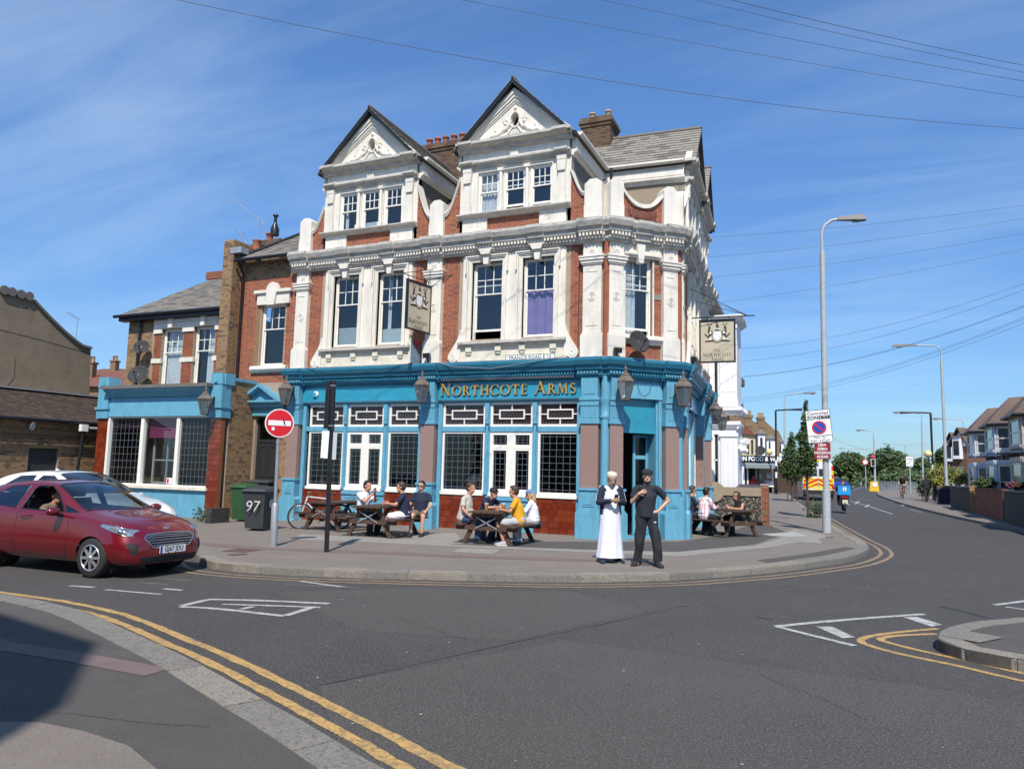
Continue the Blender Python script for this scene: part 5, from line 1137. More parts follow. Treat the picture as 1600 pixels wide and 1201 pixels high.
# right sign projects from the side facing the main road
so=Vector((FR_.N.x,FR_.N.y,0)); cr=FR_.p(2.5,.31,6.42)
t2,f2=hanging_sign('hanging_sign',cr,so,1.07,1.31,'beige hanging sign with coat of arms seen square on at the main road side')
mb=MB(); P_=lambda d,z,u=2.5: FR_.p(u,d,z); mb.tube([P_(.05,6.52),P_(1.86,6.52)],.018,6); mb.lathe(P_(1.86,6.52),[(.0,0),(.03,.03),(.0,.1)],6,axis=so)
for uu,z in ((1.6,7.25),(2.5,7.3),(3.4,7.25)): mb.tube([P_(.12,z,uu),P_(1.72,6.53)],.009,5)
for d in (.55,1.2): mb.tube([P_(d,6.52),P_(d,6.42)],.01,5)
mb.build('bracket',M['black'],t2)
# small things on the wall: dish, flood lights, street name, cables
def dish(p,face,r,label,grey='dish',stalk=None):
 t=thing('satellite_dish',p,label,'satellite dish','satellite dishes'); f=Vector(face).normalized(); mb=MB()
 mb.lathe(p,[(.02,-.10*r),(r*.5,-.065*r),(r*.8,.02*r),(r,.10*r),(r*.99,.115*r),(r*.78,.035*r),(r*.45,-.04*r),(.01,-.07*r)],20,axis=f); mb.build('reflector',M[grey],t)
 lo=Vector(p)-Vector((0,0,r*.92)); tip=Vector(p)+f*r*1.05-Vector((0,0,r*.25)); mb=MB(); mb.tube([lo,tip],.013,6); mb.lathe(tip,[(.03,-.05),(.035,0),(.03,.07)],8,axis=-f); mb.build('arm',M['plastic'],t)
 if stalk: mb=MB(); mb.tube([p,Vector(p)-f*.06,stalk],.02,6); mb.build('mast',M['galv'],t)
 return t
dish(FC.p(.72,.42,5.17),(.75,-.62,.25),.32,'dark grey satellite dish below the corner window of the pub',stalk=FC.p(.95,.0,5.0))
def flood(p,n,label):
 t=thing('floodlight',p,label,'floodlight','black floodlights on the shopfront cornice'); mb=MB(); fr=Fr(p.x,p.y,n,p.z); mb.hexa([fr.p(-.11,.10,.04),fr.p(.11,.10,.04),fr.p(.08,-.04,.06),fr.p(-.08,-.04,.06),fr.p(-.12,.12,.18),fr.p(.12,.12,.18),fr.p(.08,-.04,.17),fr.p(-.08,-.04,.17)]); mb.build('lamp_head',M['black'],t); mb=MB(); mb.box(fr,-.02,.02,-.04,.02,-.10,.06); mb.build('foot',M['black'],t)
flood(FA.p(-5.33,.25,4.85),0,'black floodlight at the foot of the middle white pilaster'); flood(FC.p(.15,.25,4.80),43,'black floodlight at the foot of the corner pilaster beside the satellite dish'); flood(FR_.p(.8,.3,4.85),94,'black floodlight on the shopfront cornice of the main road side')
nf=Fr(FA.p(-2.16,.135,0).x,FA.p(0,.135,0).y,0); nt_=thing('street_name_plate',nf.p(0,0,4.86),'white street name plate reading FRANCIS ROAD E10 above the pub fascia','street sign')
mb=MB(); mb.box(nf,-.73,.73,-.09,0,4.745,4.905,0); framebox(mb,nf,-.735,.735,4.74,4.91,.012,-.01,.004,1); mb.build('plate',[M['signwhite'],M['black']],nt_); WL[nt_.name]=nt_.location.copy()
text('FRANCIS ROAD E 10',.135,nf,0,4.822,.004,M['black'],nt_,sx=1.02,ext=.002)
def cable(name,pts,r,label,group=None,sagk=0,n=10,m='black_matt',cat='cable'):
 if len(pts) == 2 and sagk: a,b=Vector(pts[0]),Vector(pts[1]); pts=[a.lerp(b,i/n)-Vector((0,0,sagk*4*(i/n)*(1-i/n))) for i in range(n+1)]
 mb=MB(); mb.tube(pts,r,5); return mb.build(name,M[m],None,label=label,cat=cat,group=group)
cable('wall_cable',[FA.p(-9.6,.37,4.72),FA.p(-8.9,.38,4.55),FA.p(-7.6,.38,4.50),FA.p(-6.6,.38,4.62),FA.p(-5.8,.39,4.76)],.007,'thin cable drooping over the left part of the blue cornice')
cable('wall_cable',[FA.p(-4.95,.37,4.74),FA.p(-4.4,.39,4.60),FA.p(-3.2,.39,4.50),FA.p(-2.0,.39,4.66),FA.p(-1.0,.39,4.78)],.009,'pale cable drooping across the blue cornice above the pub name',m='galv')
cable('wall_cable',[FC.p(.85,.10,4.15),FC.p(.95,.08,3.85),FC.p(1.1,.08,3.78),FC.p(1.25,.08,3.9),FC.p(1.3,.10,4.18)],.005,'looped black wire on the blue panel above the corner door')
# ================================================================== LEFT RANGE: door section, hipped house, bay, low brick building
LB=thing('side_building',(-15,3,0),'yellow brick two storey range with hipped slate roof left of the pub','building')
YW=.10; FL=Fr(0,YW,0)
lp=lambda mb,n,m,**k: mb.build(n,m,LB,**k)
ux=lambda x,y: PY(x,y,YW).x
# red brick door section
x0d,x1d=-13.0,-10.6
wD=wall_holes('wall',FL,x0d,x1d,0,8.52,[(-11.98,4.92,-10.98,7.02),(-11.95,.05,-11.0,3.25)],M['mortar'],parent=LB)
pieces('brick',wD,bricks(FL,[(x0d+.02,3.7),(x1d,3.7),(x1d,7.9),(x0d+.02,7.9)],[(-12.02,4.7,-10.94,7.5),(-12.1,2.8,-10.7,4.35)],seed=5),BR(),limit=170)
pieces('brick',wD,bricks(FL,[(x0d+.02,0),(x1d,0),(x1d,3.7),(x0d+.02,3.7)],[(-11.98,0,-10.97,4),(-12.1,3.0,-10.7,4.35)],seed=6) + bricks(FL,[(x0d+.02,7.9),(x1d,7.9),(x1d,8.5),(x0d+.02,8.5)],[],seed=7),ST(),limit=100)
sash(FL,-11.98,-10.98,4.92,7.0,content=None,parent=LB)
mb=MB(); mb.box(FL,-12.12,-10.78,-.1,.10,6.98,7.36); mb.box(FL,-12.22,-10.68,-.1,.17,7.36,7.46); mb.uz(FL,[(-11.62,6.94),(-11.34,6.94),(-11.26,7.40),(-11.70,7.40)],0,.18)
mb.uz(FL,[(-11.48+.24*math.cos(t),7.46+.26*math.sin(t)) for t in [PI*i/10 for i in range(11)]],0,.14);
lp(mb,'window_surround',M['white'])
mb=MB(); mb.dz(FL,[(-.1,4.70),(.1,4.72),(.16,4.80),(.16,4.84),(.12,4.92),(-.1,4.92)],-12.22,-10.75); lp(mb,'sill',M['white'])
# door, fanlight and blue pediment
mb=MB(); framebox(mb,FL,-11.95,-11.0,.05,3.25,.08,-.22,-.12); mb.box(FL,-11.87,-11.08,-.22,-.13,2.42,2.52); mb.box(FL,-11.87,-11.08,-.22,-.15,.05,2.42)
for a,b,z0,z1 in ((-11.80,-11.52,1.3,2.3),(-11.43,-11.15,1.3,2.3),(-11.80,-11.52,.25,1.1),(-11.43,-11.15,.25,1.1)): framebox(mb,FL,a,b,z0,z1,.03,-.15,-.13)
d_=lp(mb,'door',M['black_matt']); mb=MB(); mb.quad(FL.p(-11.87,-.18,2.52),FL.p(-11.08,-.18,2.52),FL.p(-11.08,-.18,3.17),FL.p(-11.87,-.18,3.17)); mb.build('pane',M['glass_old'],d_)
mb=MB(); mb.box(FL,-11.9,-11.1,-1.0,-.9,0,3.4); lp(mb,'partition',M['dark'])
mb=MB(); a,b=-12.62,-10.55; c=(a+b)/2
mb.box(FL,a+.22,b-.22,-.05,.10,3.28,3.48); mb.dz(FL,[(0,3.48),(.14,3.48),(.24,3.56),(.24,3.62),(.36,3.70),(.36,3.76),(0,3.76)],a+.1,b-.1)
mb.uz(FL,[(a+.1,3.76),(b-.1,3.76),(c,4.26)],0,.16)
for s_ in (-1,1): mb.uz(FL,[(c+s_*(b-a)/2,3.70),(c,4.30),(c,4.20),(c+s_*((b-a)/2-.22),3.70)],.16,.38)
for s_ in (-1,1): x=c+s_*.62; mb.uz(FL,[(x-.06,3.1),(x+.06,3.1),(x+.08,3.48),(x-.08,3.48)],0,.2)
lp(mb,'door_pediment',M['blue']); dentils(FL,a+.25,b-.25,3.50,3.56,.15,.2,M['blue_dark'])
COL.objects[-1].parent=LB; o=COL.objects[-1]; o.location=WL[o.name]-WL[LB.name]
mb=MB()                              # quoin strips of yellow brick beside the door
for b_ in bricks(FL,[(-12.28,.1),(-11.98,.1),(-11.98,3.0),(-12.28,3.0)],[],proud=.016,seed=3): mb.box(*b_[:7],0)
for b_ in bricks(FL,[(-12.20,4.75),(-12.02,4.75),(-12.02,6.95),(-12.20,6.95)],[],proud=.014,seed=3): mb.box(*b_[:7],0)
mb.build('brick',M['stockA'],wD,kind='stuff')
# roof of the door section
mb=MB(); e0,e1,r1,r0=Vector((x0d+.2,YW-.35,8.50)),Vector((x1d+.2,YW-.35,8.50)),Vector((x1d+.2,4.2,11.5)),Vector((x1d-.2,4.2,11.5)); mb.prism([e0,e1,r1,r0],(0,0,.05)); rfD=lp(mb,'roof',M['slateB'])
def slates(parent,e0,e1,r0,r1,m,w=.3,rh=.2,lim=100,th=.012,name='slate',seed=1,x_lim=None):
 """courses on the quad e0-e1 (eave) to r0-r1 (ridge), clipped to its sides"""
 e0,e1,r0,r1=map(Vector,(e0,e1,r0,r1)); ax=(e1-e0).normalized(); nr=ax.cross((r0-e0)).normalized(); nr=nr if nr.z > 0 else -nr; sv=nr.cross(ax); sv=sv if sv.z > 0 else -sv
 Ls=(r0-e0).dot(sv); n=max(1,int(Ls/rh)); la,lb=0.0,(e1-e0).dot(ax); ta,tb=(r0-e0).dot(ax),(r1-e0).dot(ax); r=random.Random(seed); k=0; sb=MB()
 for i in range(n):
  t=(i+.5)/n; A=la+(ta-la)*t; B=lb+(tb-lb)*t; x=math.floor(A/w)*w-(w/2 if i % 2 else 0)
  while x < B:
   p,q=max(A,x+.003),min(B,x+w-.003)
   if q-p > .04:
    o_=e0+ax*p+sv*(i*Ls/n); o2=e0+ax*q+sv*(i*Ls/n); tp=sv*(Ls/n*1.03); l=th+r.uniform(0,th*.6)
    pts=[o_,o2,o2+tp,o_+tp,o_+nr*(l+.012),o2+nr*(l+.012),o2+tp+nr*.010,o_+tp+nr*.010]; mi=r.randrange(len(m))
    if k < lim: one=MB(); one.hexa(pts); one.build(name,m[mi],parent); k += 1
    else: sb.hexa(pts,mi)
   x += w
 if sb.v: sb.build(name,m,parent,kind='stuff')
up3=Vector((0,0,.055)); slates(rfD,e0+up3,e1+up3,r0+up3,r1+up3,[M['slate'],M['slate'],M['slateB']],lim=60)
mb=MB(); mb.tube([(x0d+.1,YW-.42,8.5),(x1d-.1,YW-.42,8.5)],.06,8); mb.tube([e0+up3*2,r0+up3*2],.06,6); mb.tube([(-12.78,YW-.38,8.45),(-12.78,YW-.12,8.1),(-12.78,YW-.12,4.3)],.045,8); lp(mb,'gutter',M['gutter'])
# party wall chimney between the two parts
mb=MB(); mb.wbox(-13.42,-12.98,YW-.42,YW+.9,4.4,9.25); cm=lp(mb,'chimney',M['mortar2'])
bs=bricks(Fr(-13.42,YW-.42,0),[(0,4.4),(.44,4.4),(.44,9.2),(0,9.2)],[]) + bricks(Fr(-12.98,YW-.42,90),[(0,4.4),(1.3,4.4),(1.3,9.2),(0,9.2)],[])
mb=MB(); [mb.box(*b) for b in bs]; mb.build('brick',ST(),cm,kind='stuff')
mb=MB(); mb.lathe((-12.85,YW+.5,9.1),[(.14,0),(.15,.1),(.13,.3),(.15,.32),(.15,.36)],12); mb.build('chimney_pot',M['terracotta'],cm)
pc=PY(405,372,2.2); chimney(pc.x-.2,pc.x+1.0,2.2,3.0,8.6,PY(420,374,2.2).z,[(pc.x+.15,2.6)],LB,potm='terracotta',ph=.42,pr=.15)
pc2=PY(429,368,2.4); mb=MB(); mb.tube([pc2,pc2+Vector((0,0,.25)),pc2+Vector((0,0,.5))],[.16,.16,.06],10); mb.tube([pc2+Vector((0,0,.3)),pc2+Vector((0,0,.75))],.06,8); mb.lathe(pc2+Vector((0,0,.75)),[(.11,0),(.11,.05),(.02,.09)],8); lp(mb,'flue',M['black'])
mb=MB(); mb.wbox(-13.1,-12.62,YW-.45,YW-.1,8.75,8.95); lp(mb,'lead_box',M['leadwork'])
# hipped yellow house
hx0,hx1=-18.18,-13.42; ez=6.97
holes=[(-16.45,4.30,-15.46,6.42),(-14.92,4.30,-13.96,6.42)]
wY=wall_holes('wall',FL,hx0,hx1,0,ez,holes,M['mortar2'],parent=LB)
pieces('brick',wY,bricks(FL,[(hx0,3.9),(hx1,3.9),(hx1,6.95),(hx0,6.95)],[(-16.95,3.9,-13.65,6.42),(-16.9,5.9,-13.6,6.9)],seed=11),ST(),limit=190)
rb=[]
for a,b in ((-16.82,-16.47),(-15.42,-14.95),(-13.92,-13.70)): rb += bricks(FL,[(a,4.25),(b,4.25),(b,6.30),(a,6.30)],[(a-.1,5.18,b+.1,5.36)],proud=.014,seed=2)
pieces('brick',wY,rb,[M['brickB'],M['brickB'],M['brickC']],limit=80)
mb=MB()
for a,b in ((-16.88,-16.42),(-15.5,-14.88),(-14.0,-13.62)): mb.box(FL,a,b,-.05,.05,5.19,5.35)
lp(mb,'stone_band',M['white'])
sash(FL,-16.45,-15.46,4.30,6.42,content='net',parent=LB); sash(FL,-14.92,-13.96,4.30,6.42,content='netR',parent=LB)
mb=MB(); mb.box(FL,-16.85,-13.62,-.05,.06,6.42,6.85)
for a,b in ((-16.85,-16.45),(-15.46,-14.92),(-13.96,-13.62)): mb.box(FL,a,b,-.05,.06,6.26,6.42)
for a,b in ((-16.45,-15.46),(-14.92,-13.96)): mb.box(FL,a-.16,b+.16,.06,.11,6.62,6.72); mb.box(FL,a-.10,b+.10,.06,.09,6.50,6.56); c=(a+b)/2; mb.uz(FL,[(c-.09,6.42),(c+.09,6.42),(c+.14,6.9),(c-.14,6.9)],0,.17)
lp(mb,'window_head',M['white'])
mb=MB(); mb.wbox(hx0,hx0+.2,YW+.25,7.5,0,ez); lp(mb,'wall',M['stockB'])
mb=MB(); mb.wbox(hx0+.2,hx1,2.6,2.7,0,ez); mb.wbox(hx0+.2,hx1,.4,2.6,3.7,3.8); mb.wbox(hx0+.2,hx1,.4,2.6,6.8,6.9); mb.wbox(-13.1,-10.7,1.8,1.9,0,8.4); lp(mb,'partition',M['dark'])
rp1=PY(330,437,3.4); RZ=rp1.z
E0,E1,R0_,R1_=Vector((hx0-.3,YW-.35,ez-.05)),Vector((hx1+.0,YW-.35,ez-.05)),Vector((rp1.x,3.4,RZ)),Vector((hx1,3.4,RZ))
mb=MB(); mb.add([E0,E1,R1_,R0_,(hx0-.3,7.4,ez-.05)],[(0,1,2,3),(0,3,4)]); rfY=lp(mb,'roof',M['slateB']); slates(rfY,E0,E1,R0_,R1_,[M['slate'],M['slate'],M['slateB']],w=.32,rh=.16,lim=60,seed=4)
mb=MB(); mb.tube([E0+Vector((-.05,-.03,0)),E1+Vector((0,-.03,0))],.06,8); mb.wbox(hx0-.2,hx1,YW-.3,YW-.02,ez-.22,ez-.06); mb.tube([(-17.5,YW-.10,6.8),(-17.5,YW-.10,4.2)],.05,8); lp(mb,'gutter',M['gutter'])
mb=MB(); mb.bar((rp1.x-.2,3.4,RZ+.15),(hx1,3.4,RZ+.15),.2,.3); lp(mb,'ridge',M['brickC'])
# single storey shop bay in front
BY=-1.3; FB=Fr(0,BY,0); bx=lambda x,y: PY(x,y,BY).x; bz=lambda x,y: PY(x,y,BY).z
bl,g0,m1_,m2_,g1,br=bx(147,740),bx(165,720),bx(218,720),bx(274,720),bx(325,720),bx(343,720)
zs,zg,zf,zc,zp=bz(265,764),bz(265,650),bz(240,620),bz(240,610),bz(345,583)
mb=MB(); mb.box(FB,g0-.05,g1+.05,-.25,0,0,zs); lp(mb,'stall_riser',M['blue'])
mb=MB(); mb.box(FB,g0-.08,g1+.08,-.25,.10,zs,zs+.09); lp(mb,'sill',M['cream'])
for a,b,sd in ((bl,g0,1),(g1,br,2)):
 tilewall(FB,a,b,.0,3.12,d=.02,parent=LB,limit=70,seed=sd)
 mb=MB(); mb.box(FB,a-.03,b+.03,-.3,.10,3.12,3.42); mb.box(FB,a-.06,b+.06,-.3,.15,3.42,3.5); mb.box(FB,a,b,-.3,.10,3.5,zp-.35); mb.uz(FB,[(a-.02,zp-.35),(b+.02,zp-.35),(b-.02,zp),(a+.02,zp)],-.35,.12); mb.box(FB,(a+b)/2-.06,(a+b)/2+.06,.12,.16,zp-.3,zp-.24); lp(mb,'pier',M['blue'])
mb=MB(); mb.hexa([FB.p(g0,.06,zg),FB.p(g1,.06,zg),FB.p(g1,-.2,zg),FB.p(g0,-.2,zg),FB.p(g0,.02,zf),FB.p(g1,.02,zf),FB.p(g1,-.2,zf),FB.p(g0,-.2,zf)]); mb.dz(FB,cornice_prof(zf,zc+.05,.32),g0,g1); lp(mb,'fascia_board',M['blue'])
mb=MB(); mb.uz(FB,[(g0-.1,zc+.05),(g1+.1,zc+.05),(g1+.1,zc+.16),(g0-.1,zc+.16)],-.3,.36); lp(mb,'lead_capping',M['slateB'])
mb=MB(); mb.wbox(g0-.2,g1+.3,BY+.2,YW,zc-.1,zc+.02); lp(mb,'roof',M['slateB'])
for i,(a,b,k) in enumerate(((g0,m1_,'l'),(m1_,m2_,'p'),(m2_,g1,'l'))):
 mb=MB(); framebox(mb,FB,a,b,zs+.09,zg,.05,-.16,-.04)
 if i: mb.box(FB,a-.07,a+.07,-.14,.0,zs+.09,zg)
 if i == 0: mb.box(FB,a-.02,a+.09,-.1,.03,zs+.09,zg)
 w=lp(mb,'window',M['trim_white'])
 if k == 'l': leaded(FB,a+.06,b-.06,zs+.14,zg-.05,-.09,w,7,9,.06,lim=30)
 else:
  mb=MB(); mb.quad(FB.p(a+.06,-.09,zs+.14),FB.p(b-.06,-.09,zs+.14),FB.p(b-.06,-.09,zg-.05),FB.p(a+.06,-.09,zg-.05)); mb.build('pane',M['glass'],w)
  mb=MB(); mb.box(FB,b-.42,b-.18,-.087,-.084,zs+.16,zs+.36,0); mb.box(FB,b-.40,b-.31,-.084,-.083,zs+.18,zs+.33,1); mb.build('notice',[M['signwhite'],M['red']],w)
  mb=MB(); c=(a+b)/2; framebox(mb,FB,a+.12,b-.2,zs+.15,zg-.5,.06,-.45,-.40); mb.box(FB,c-.05,c-.02,-.45,-.40,zs+.2,zg-.55); mb.box(FB,a+.18,b-.26,-.44,-.41,zs+.9,zs+.94); mb.build('inner_door',M['greycloth'],w)
for a,b in ((g0+.1,m1_-.1),(m1_+.1,m2_-.1),(m2_+.1,g1-.1)):
 curtain(FB,a,b,zg-.55 if a < m1_ or a > m2_-.2 else zg-.62,zg-.02,-.30,'purple' if False else 'blind_red',LB,.012,.2) if False else None
M['blind_red']=mat('plum_blind',(.22,.03,.09),.8);
for a,b,dz_ in ((g0+.1,m1_-.1,.42),(m1_+.1,m2_-.1,.68),(m2_+.1,g1-.1,.40)): mb=MB(); mb.box(FB,a,b,-.24,-.22,zg-dz_,zg-.02); mb.tube([FB.p(a,-.22,zg-dz_),FB.p(b,-.22,zg-dz_)],.02,6); lp(mb,'blind',M['blind_red'])
mb=MB(); mb.wbox(bl+.1,br-.1,YW+1.2,YW+1.3,0,3.4); mb.wbox(bl,bl+.12,BY+.2,YW+1.3,0,zc); lp(mb,'partition',M['dark'])
FS=Fr(br-.02,BY+.3,90); L_=YW-BY-.3                                   # brick return wall of the bay
mb=MB(); mb.box(FS,0,L_,-.22,0,0,zp-.2); wS=lp(mb,'wall',M['mortar2']); pieces('brick',wS,bricks(FS,[(0,0),(L_,0),(L_,zp-.24),(0,zp-.24)],[],seed=8),ST(),limit=140)
mb=MB(); mb.box(FS,0,L_,-.26,.05,zp-.2,zp-.1); mb.box(FS,-.3,.1,-.34,.06,zp-.36,zp-.0); lp(mb,'coping',M['blue'])
# fixtures on this range
o=copytree(LAN); o.location=FB.p((g1+br)/2-.05,.12,3.62); o.rotation_euler=(0,0,0); o['label']='copper wall lantern on the right pier of the single-storey bay at left'; o['group']=GL; o.scale=(.95,)*3
dish(PY(221,542,YW-.35),(.45,-.85,.35),.27,'upper grey satellite dish on the yellow brick wall',stalk=Vector((-17.0,YW,5.6))); dish(PY(216,585,YW-.45),(.35,-.85,.42),.36,'lower larger satellite dish standing on the bay roof',stalk=Vector((-17.2,YW,4.1)))
def aerial(p,h,ang,label,tilt=-.3,L=1.1,n=9):
 t=thing('tv_aerial',p,label,'aerial','rooftop television aerials'); p=Vector(p); mb=MB(); mb.tube([p,p+Vector((0,0,h))],.018,5); mb.build('mast',M['galv'],t); top=p+Vector((0,0,h*.97)); dv=Vector((math.cos(ang),math.sin(ang),tilt)).normalized(); mb=MB(); mb.tube([top-dv*.25,top+dv*L],.012,4); sd_=dv.cross(Vector((0,0,1))).normalized()
 for k in range(n): q=top+dv*(L*k/n); w=.16+.05*math.sin(k); mb.tube([q-sd_*w,q+sd_*w],.006,4)
 mb.build('antenna',M['galv'],t); return t
a1=PY(404,385,.6); aerial(a1,.95,PI+.2,'long television aerial on a mast above the party-wall chimney',tilt=.75,L=1.6); a2=PY(381,378,.3); aerial(a2,.1,PI,'short aerial rod on the edge of the party-wall chimney',tilt=1.2,L=.5,n=3)
# ------------------------------------------------ low brown brick building with lean-to roof and the rendered gable behind
BXW=-19.2
LO=thing('brick_outbuilding',(BXW-1.5,0,0),'brown brick lean-to building with tiled roof at the left edge','building'); FO=Fr(BXW,0,88)
fo=lambda x,y: FO.inv(CAMP+ray(x,y)*((FO.o-CAMP).dot(FO.N)/ray(x,y).dot(FO.N)))
ez_=fo(73,652)[2]; u0_,u1_=fo(-60,700)[0]-1,9.0
dr0,dr1,dt=fo(44,715)[0],fo(91,715)[0],fo(67,700)[2]
wO=wall_holes('wall',FO,u0_,u1_,0,ez_,[(dr0,0,dr1,dt)],M['mortar2'],parent=LO)
pieces('brick',wO,bricks(FO,[(u0_,.9),(2,.9),(2,ez_-.1),(u0_,ez_-.1)],[(dr0-.02,0,dr1+.02,dt+.06)],seed=21,mis=(0,1,2),wts=(4,4,3)),ST(),limit=290)
mb=MB(); zb_=fo(73,680)[2]; mb.box(FO,u0_,u1_,0,.06,zb_-.10,zb_+.0); mb.box(FO,u0_,u1_,0,.03,zb_+.0,zb_+.22); LO_b=mb.build('brick_band',M['stockC'],LO)
mb=MB(); u=u0_
while u < 2: mb.box(FO,u+.005,u+.07,.02,.045,zb_+.02,zb_+.20); u += .08
mb.build('brick',M['stockB'],LO_b,kind='stuff')
mb=MB(); mb.box(FO,dr0,dr1,-.18,-.10,0,dt); mb.box(FO,dr0+.05,dr1-.05,-.10,-.08,.1,dt-.35); mb.build('gate',M['plastic'],LO); mb=MB(); mb.box(FO,dr0-.1,dr1+.1,-.1,.015,dt,dt+.07); mb.build('lintel',M['stockA'],LO)
mb=MB(); q=fo(46,665); mb.ball(FO.p(q[0],.12,q[2]),.17,(1,.5,1),n=10,m=6); mb.build('bulkhead_lamp',M['lamp_grey'],LO)
# lean-to roof up to the flank wall
zf_=CAMP+ray(73,613)*((BXW-2.4-CAMP.x)/ray(73,613).x); rise=zf_.z
re0,re1,rr0,rr1=FO.p(u0_,.25,ez_-.08),FO.p(u1_,.25,ez_-.08),FO.p(u0_,-2.4,rise),FO.p(u1_,-2.4,rise)
mb=MB(); mb.prism([re0,re1,rr1,rr0],(0,0,-.05)); rfO=mb.build('roof',M['stockC'],LO)
M['tileroofA']=mat('old_clay_tile',(.085,.060,.045),.9,c2=(.05,.036,.03),scale=4,dirt=(.12,.10,.06),dscale=3); M['tileroofB']=mat('old_clay_tile_pale',(.13,.09,.065),.9,c2=(.09,.06,.045),scale=5)
slates(rfO,re0,re1,rr0,rr1,[M['tileroofA'],M['tileroofA'],M['tileroofB']],w=.17,rh=.11,lim=40,th=.012,name='roof_tile',seed=6)
mb=MB(); mb.tube([re0+Vector((.08,0,-.03)),re1+Vector((.08,0,-.03))],.06,6); mb.build('gutter',M['gutter'],LO)
mb=MB(); mb.bar(rr0+Vector((.12,0,.03)),rr1+Vector((.12,0,.03)),.22,.05); mb.build('lead_flashing',M['leadwork'],LO)
GW=thing('rendered_gable_building',(BXW-6,0,0),'tall building with bare tan rendered flank wall behind the lean-to','building')
GX=BXW-2.45; gp=lambda x,y: (lambda r_: CAMP+r_*((GX-CAMP.x)/r_.x))(ray(x,y))
prof=[gp(x,y) for x,y in ((-70,436),(0,453),(50,465),(52,470),(60,479),(78,498),(100,519),(118,534),(128,541),(142,545),(139,640),(-70,640))]
prof[-1].z=prof[-2].z=3.5
mb=MB(); mb.prism(prof,(-8,0,0)); gw=mb.build('flank_wall',M['render_tan'],GW)
mb=MB(); P_=[p+Vector((.03,0,.03)) for p in prof[1:10]]
for a,b in zip(P_[2:-1],P_[3:]): mb.bar(a,b,.10,.09)
mb.build('verge',M['slateB'],GW)
for x in (5,17,31,44): p=gp(x,452+(x*.25)); mb=MB(); mb.tube([p+Vector((.1,0,0)),p+Vector((-3,0,0))],.17,8); mb.build('ridge_tile',M['slateB'],GW)
mb=MB()
for pts in ([(16,476),(30,480),(45,482)],[(24,560),(22,590),(10,604)],[(0,515),(60,530),(138,552)]): mb.tube([gp(*p)+Vector((.002,0,0)) for p in pts],.008,4)
mb.build('crack',M['black_matt'],GW)
# gate post with pipe
t=thing('pipe_post',FO.p(fo(103,730)[0],.5,0),'leaning black post with a grey horizontal pipe beside the red tiled pier','post'); WL[t.name]=t.location.copy()
u_a=fo(103,730)[0]; u_b=fo(148,668)[0]; zt_=fo(112,668)[2]
mb=MB(); mb.tube([FO.p(u_a,.5,0),FO.p(u_a+.18,.5,zt_-.05)],.05,8); mb.build('post',M['black'],t)
mb=MB(); mb.tube([FO.p(u_a+.2,.5,zt_),FO.p(u_b+.8,.5,zt_)],.045,8); mb.build('pipe',M['lamp_grey'],t)
mb=MB(); mb.box(FO,u_a+.06,u_a+.30,.42,.58,zt_-.12,zt_+.12); mb.build('elbow',M['signwhite'],t)
# red roofed houses far behind
def simple_house(name,x,y,ang,w,dpt,eave,ridge,mw,mr,label,chim=(),win=()):
 fr=Fr(x,y,ang); t=thing(name,fr.p(w/2,-dpt/2,0),label,'house'); mb=MB(); mb.box(fr,0,w,-dpt,0,0,eave); mb.uz(fr,[(0,0)]*0 or [(0,eave),(w,eave),(w/2,eave+.01)],-dpt,-dpt+.01); mb.build('wall',mw,t)
 mb=MB(); e=.3; mb.add([fr.p(-e,e,eave),fr.p(w+e,e,eave),fr.p(w+e,-dpt-e,eave),fr.p(-e,-dpt-e,eave),fr.p(w*.22,-dpt/2,ridge),fr.p(w*.78,-dpt/2,ridge)],[(0,1,5,4),(1,2,5),(2,3,4,5),(3,0,4),(0,3,2,1)]); rf=mb.build('roof',mr,t)
 for u,d,s in chim:
  mb=MB(); mb.box(fr,u,u+s,d,d+.5,eave,ridge+.5); mb.box(fr,u-.08,u+s+.08,d-.06,d+.56,ridge+.5,ridge+.62); c=mb.build('chimney',M['stock_wall'],rf)
  for k in range(2): mb=MB(); mb.lathe(fr.p(u+s*(.3+.4*k),d+.25,ridge+.6),[(.12,0),(.11,.4),(.13,.42)],8); mb.build('chimney_pot',M['buff' if k else 'terracotta'],c) if False else mb.build('chimney_pot',M['buff' if k else 'terracotta'],rf)
 for u,z,ww,hh in win: mb=MB(); framebox(mb,fr,u,u+ww,z,z+hh,.07,0,.04); w_=mb.build('window',M['trim_white'],t); mb=MB(); mb.quad(fr.p(u,.01,z),fr.p(u+ww,.01,z),fr.p(u+ww,.01,z+hh),fr.p(u,.01,z+hh)); mb.build('pane',M['glass_dk'],w_)
 return t
M['glass_dk']=mat('dark_window_glass',(.03,.038,.045),.06,spec=.8)
M['redroof']=mat('red_clay_roof',(.20,.075,.045),.9,c2=(.13,.05,.035),scale=3,dirt=(.12,.09,.06),dscale=1.5)
M['stock_wall']=mat('distant_stock_brick',(.24,.16,.085),.9,c2=(.16,.105,.06),scale=5)
pf=PD(150,590,56); simple_house('distant_house',pf.x-3,pf.y-1,20,8,7,PD(190,602,56).z-.2,PD(150,573,56).z,M['stock_wall'],M['redroof'],'brown house with red roof and chimney between the tan wall and the bay',chim=[(1.0,-2.5,.5)])
pf=PD(128,560,70); simple_house('distant_house',pf.x-3,pf.y,15,7,7,PD(140,590,70).z,PD(140,566,70).z,M['stock_wall'],M['redroof'],'farther house whose chimney pots show beside the edge of the tan gable',chim=[(3.0,-3,.5)])
p=PD(118,535,45); aerial(p,1.3,PI,'small aerial rising behind the slope of the tan gable',tilt=.5,L=.9)
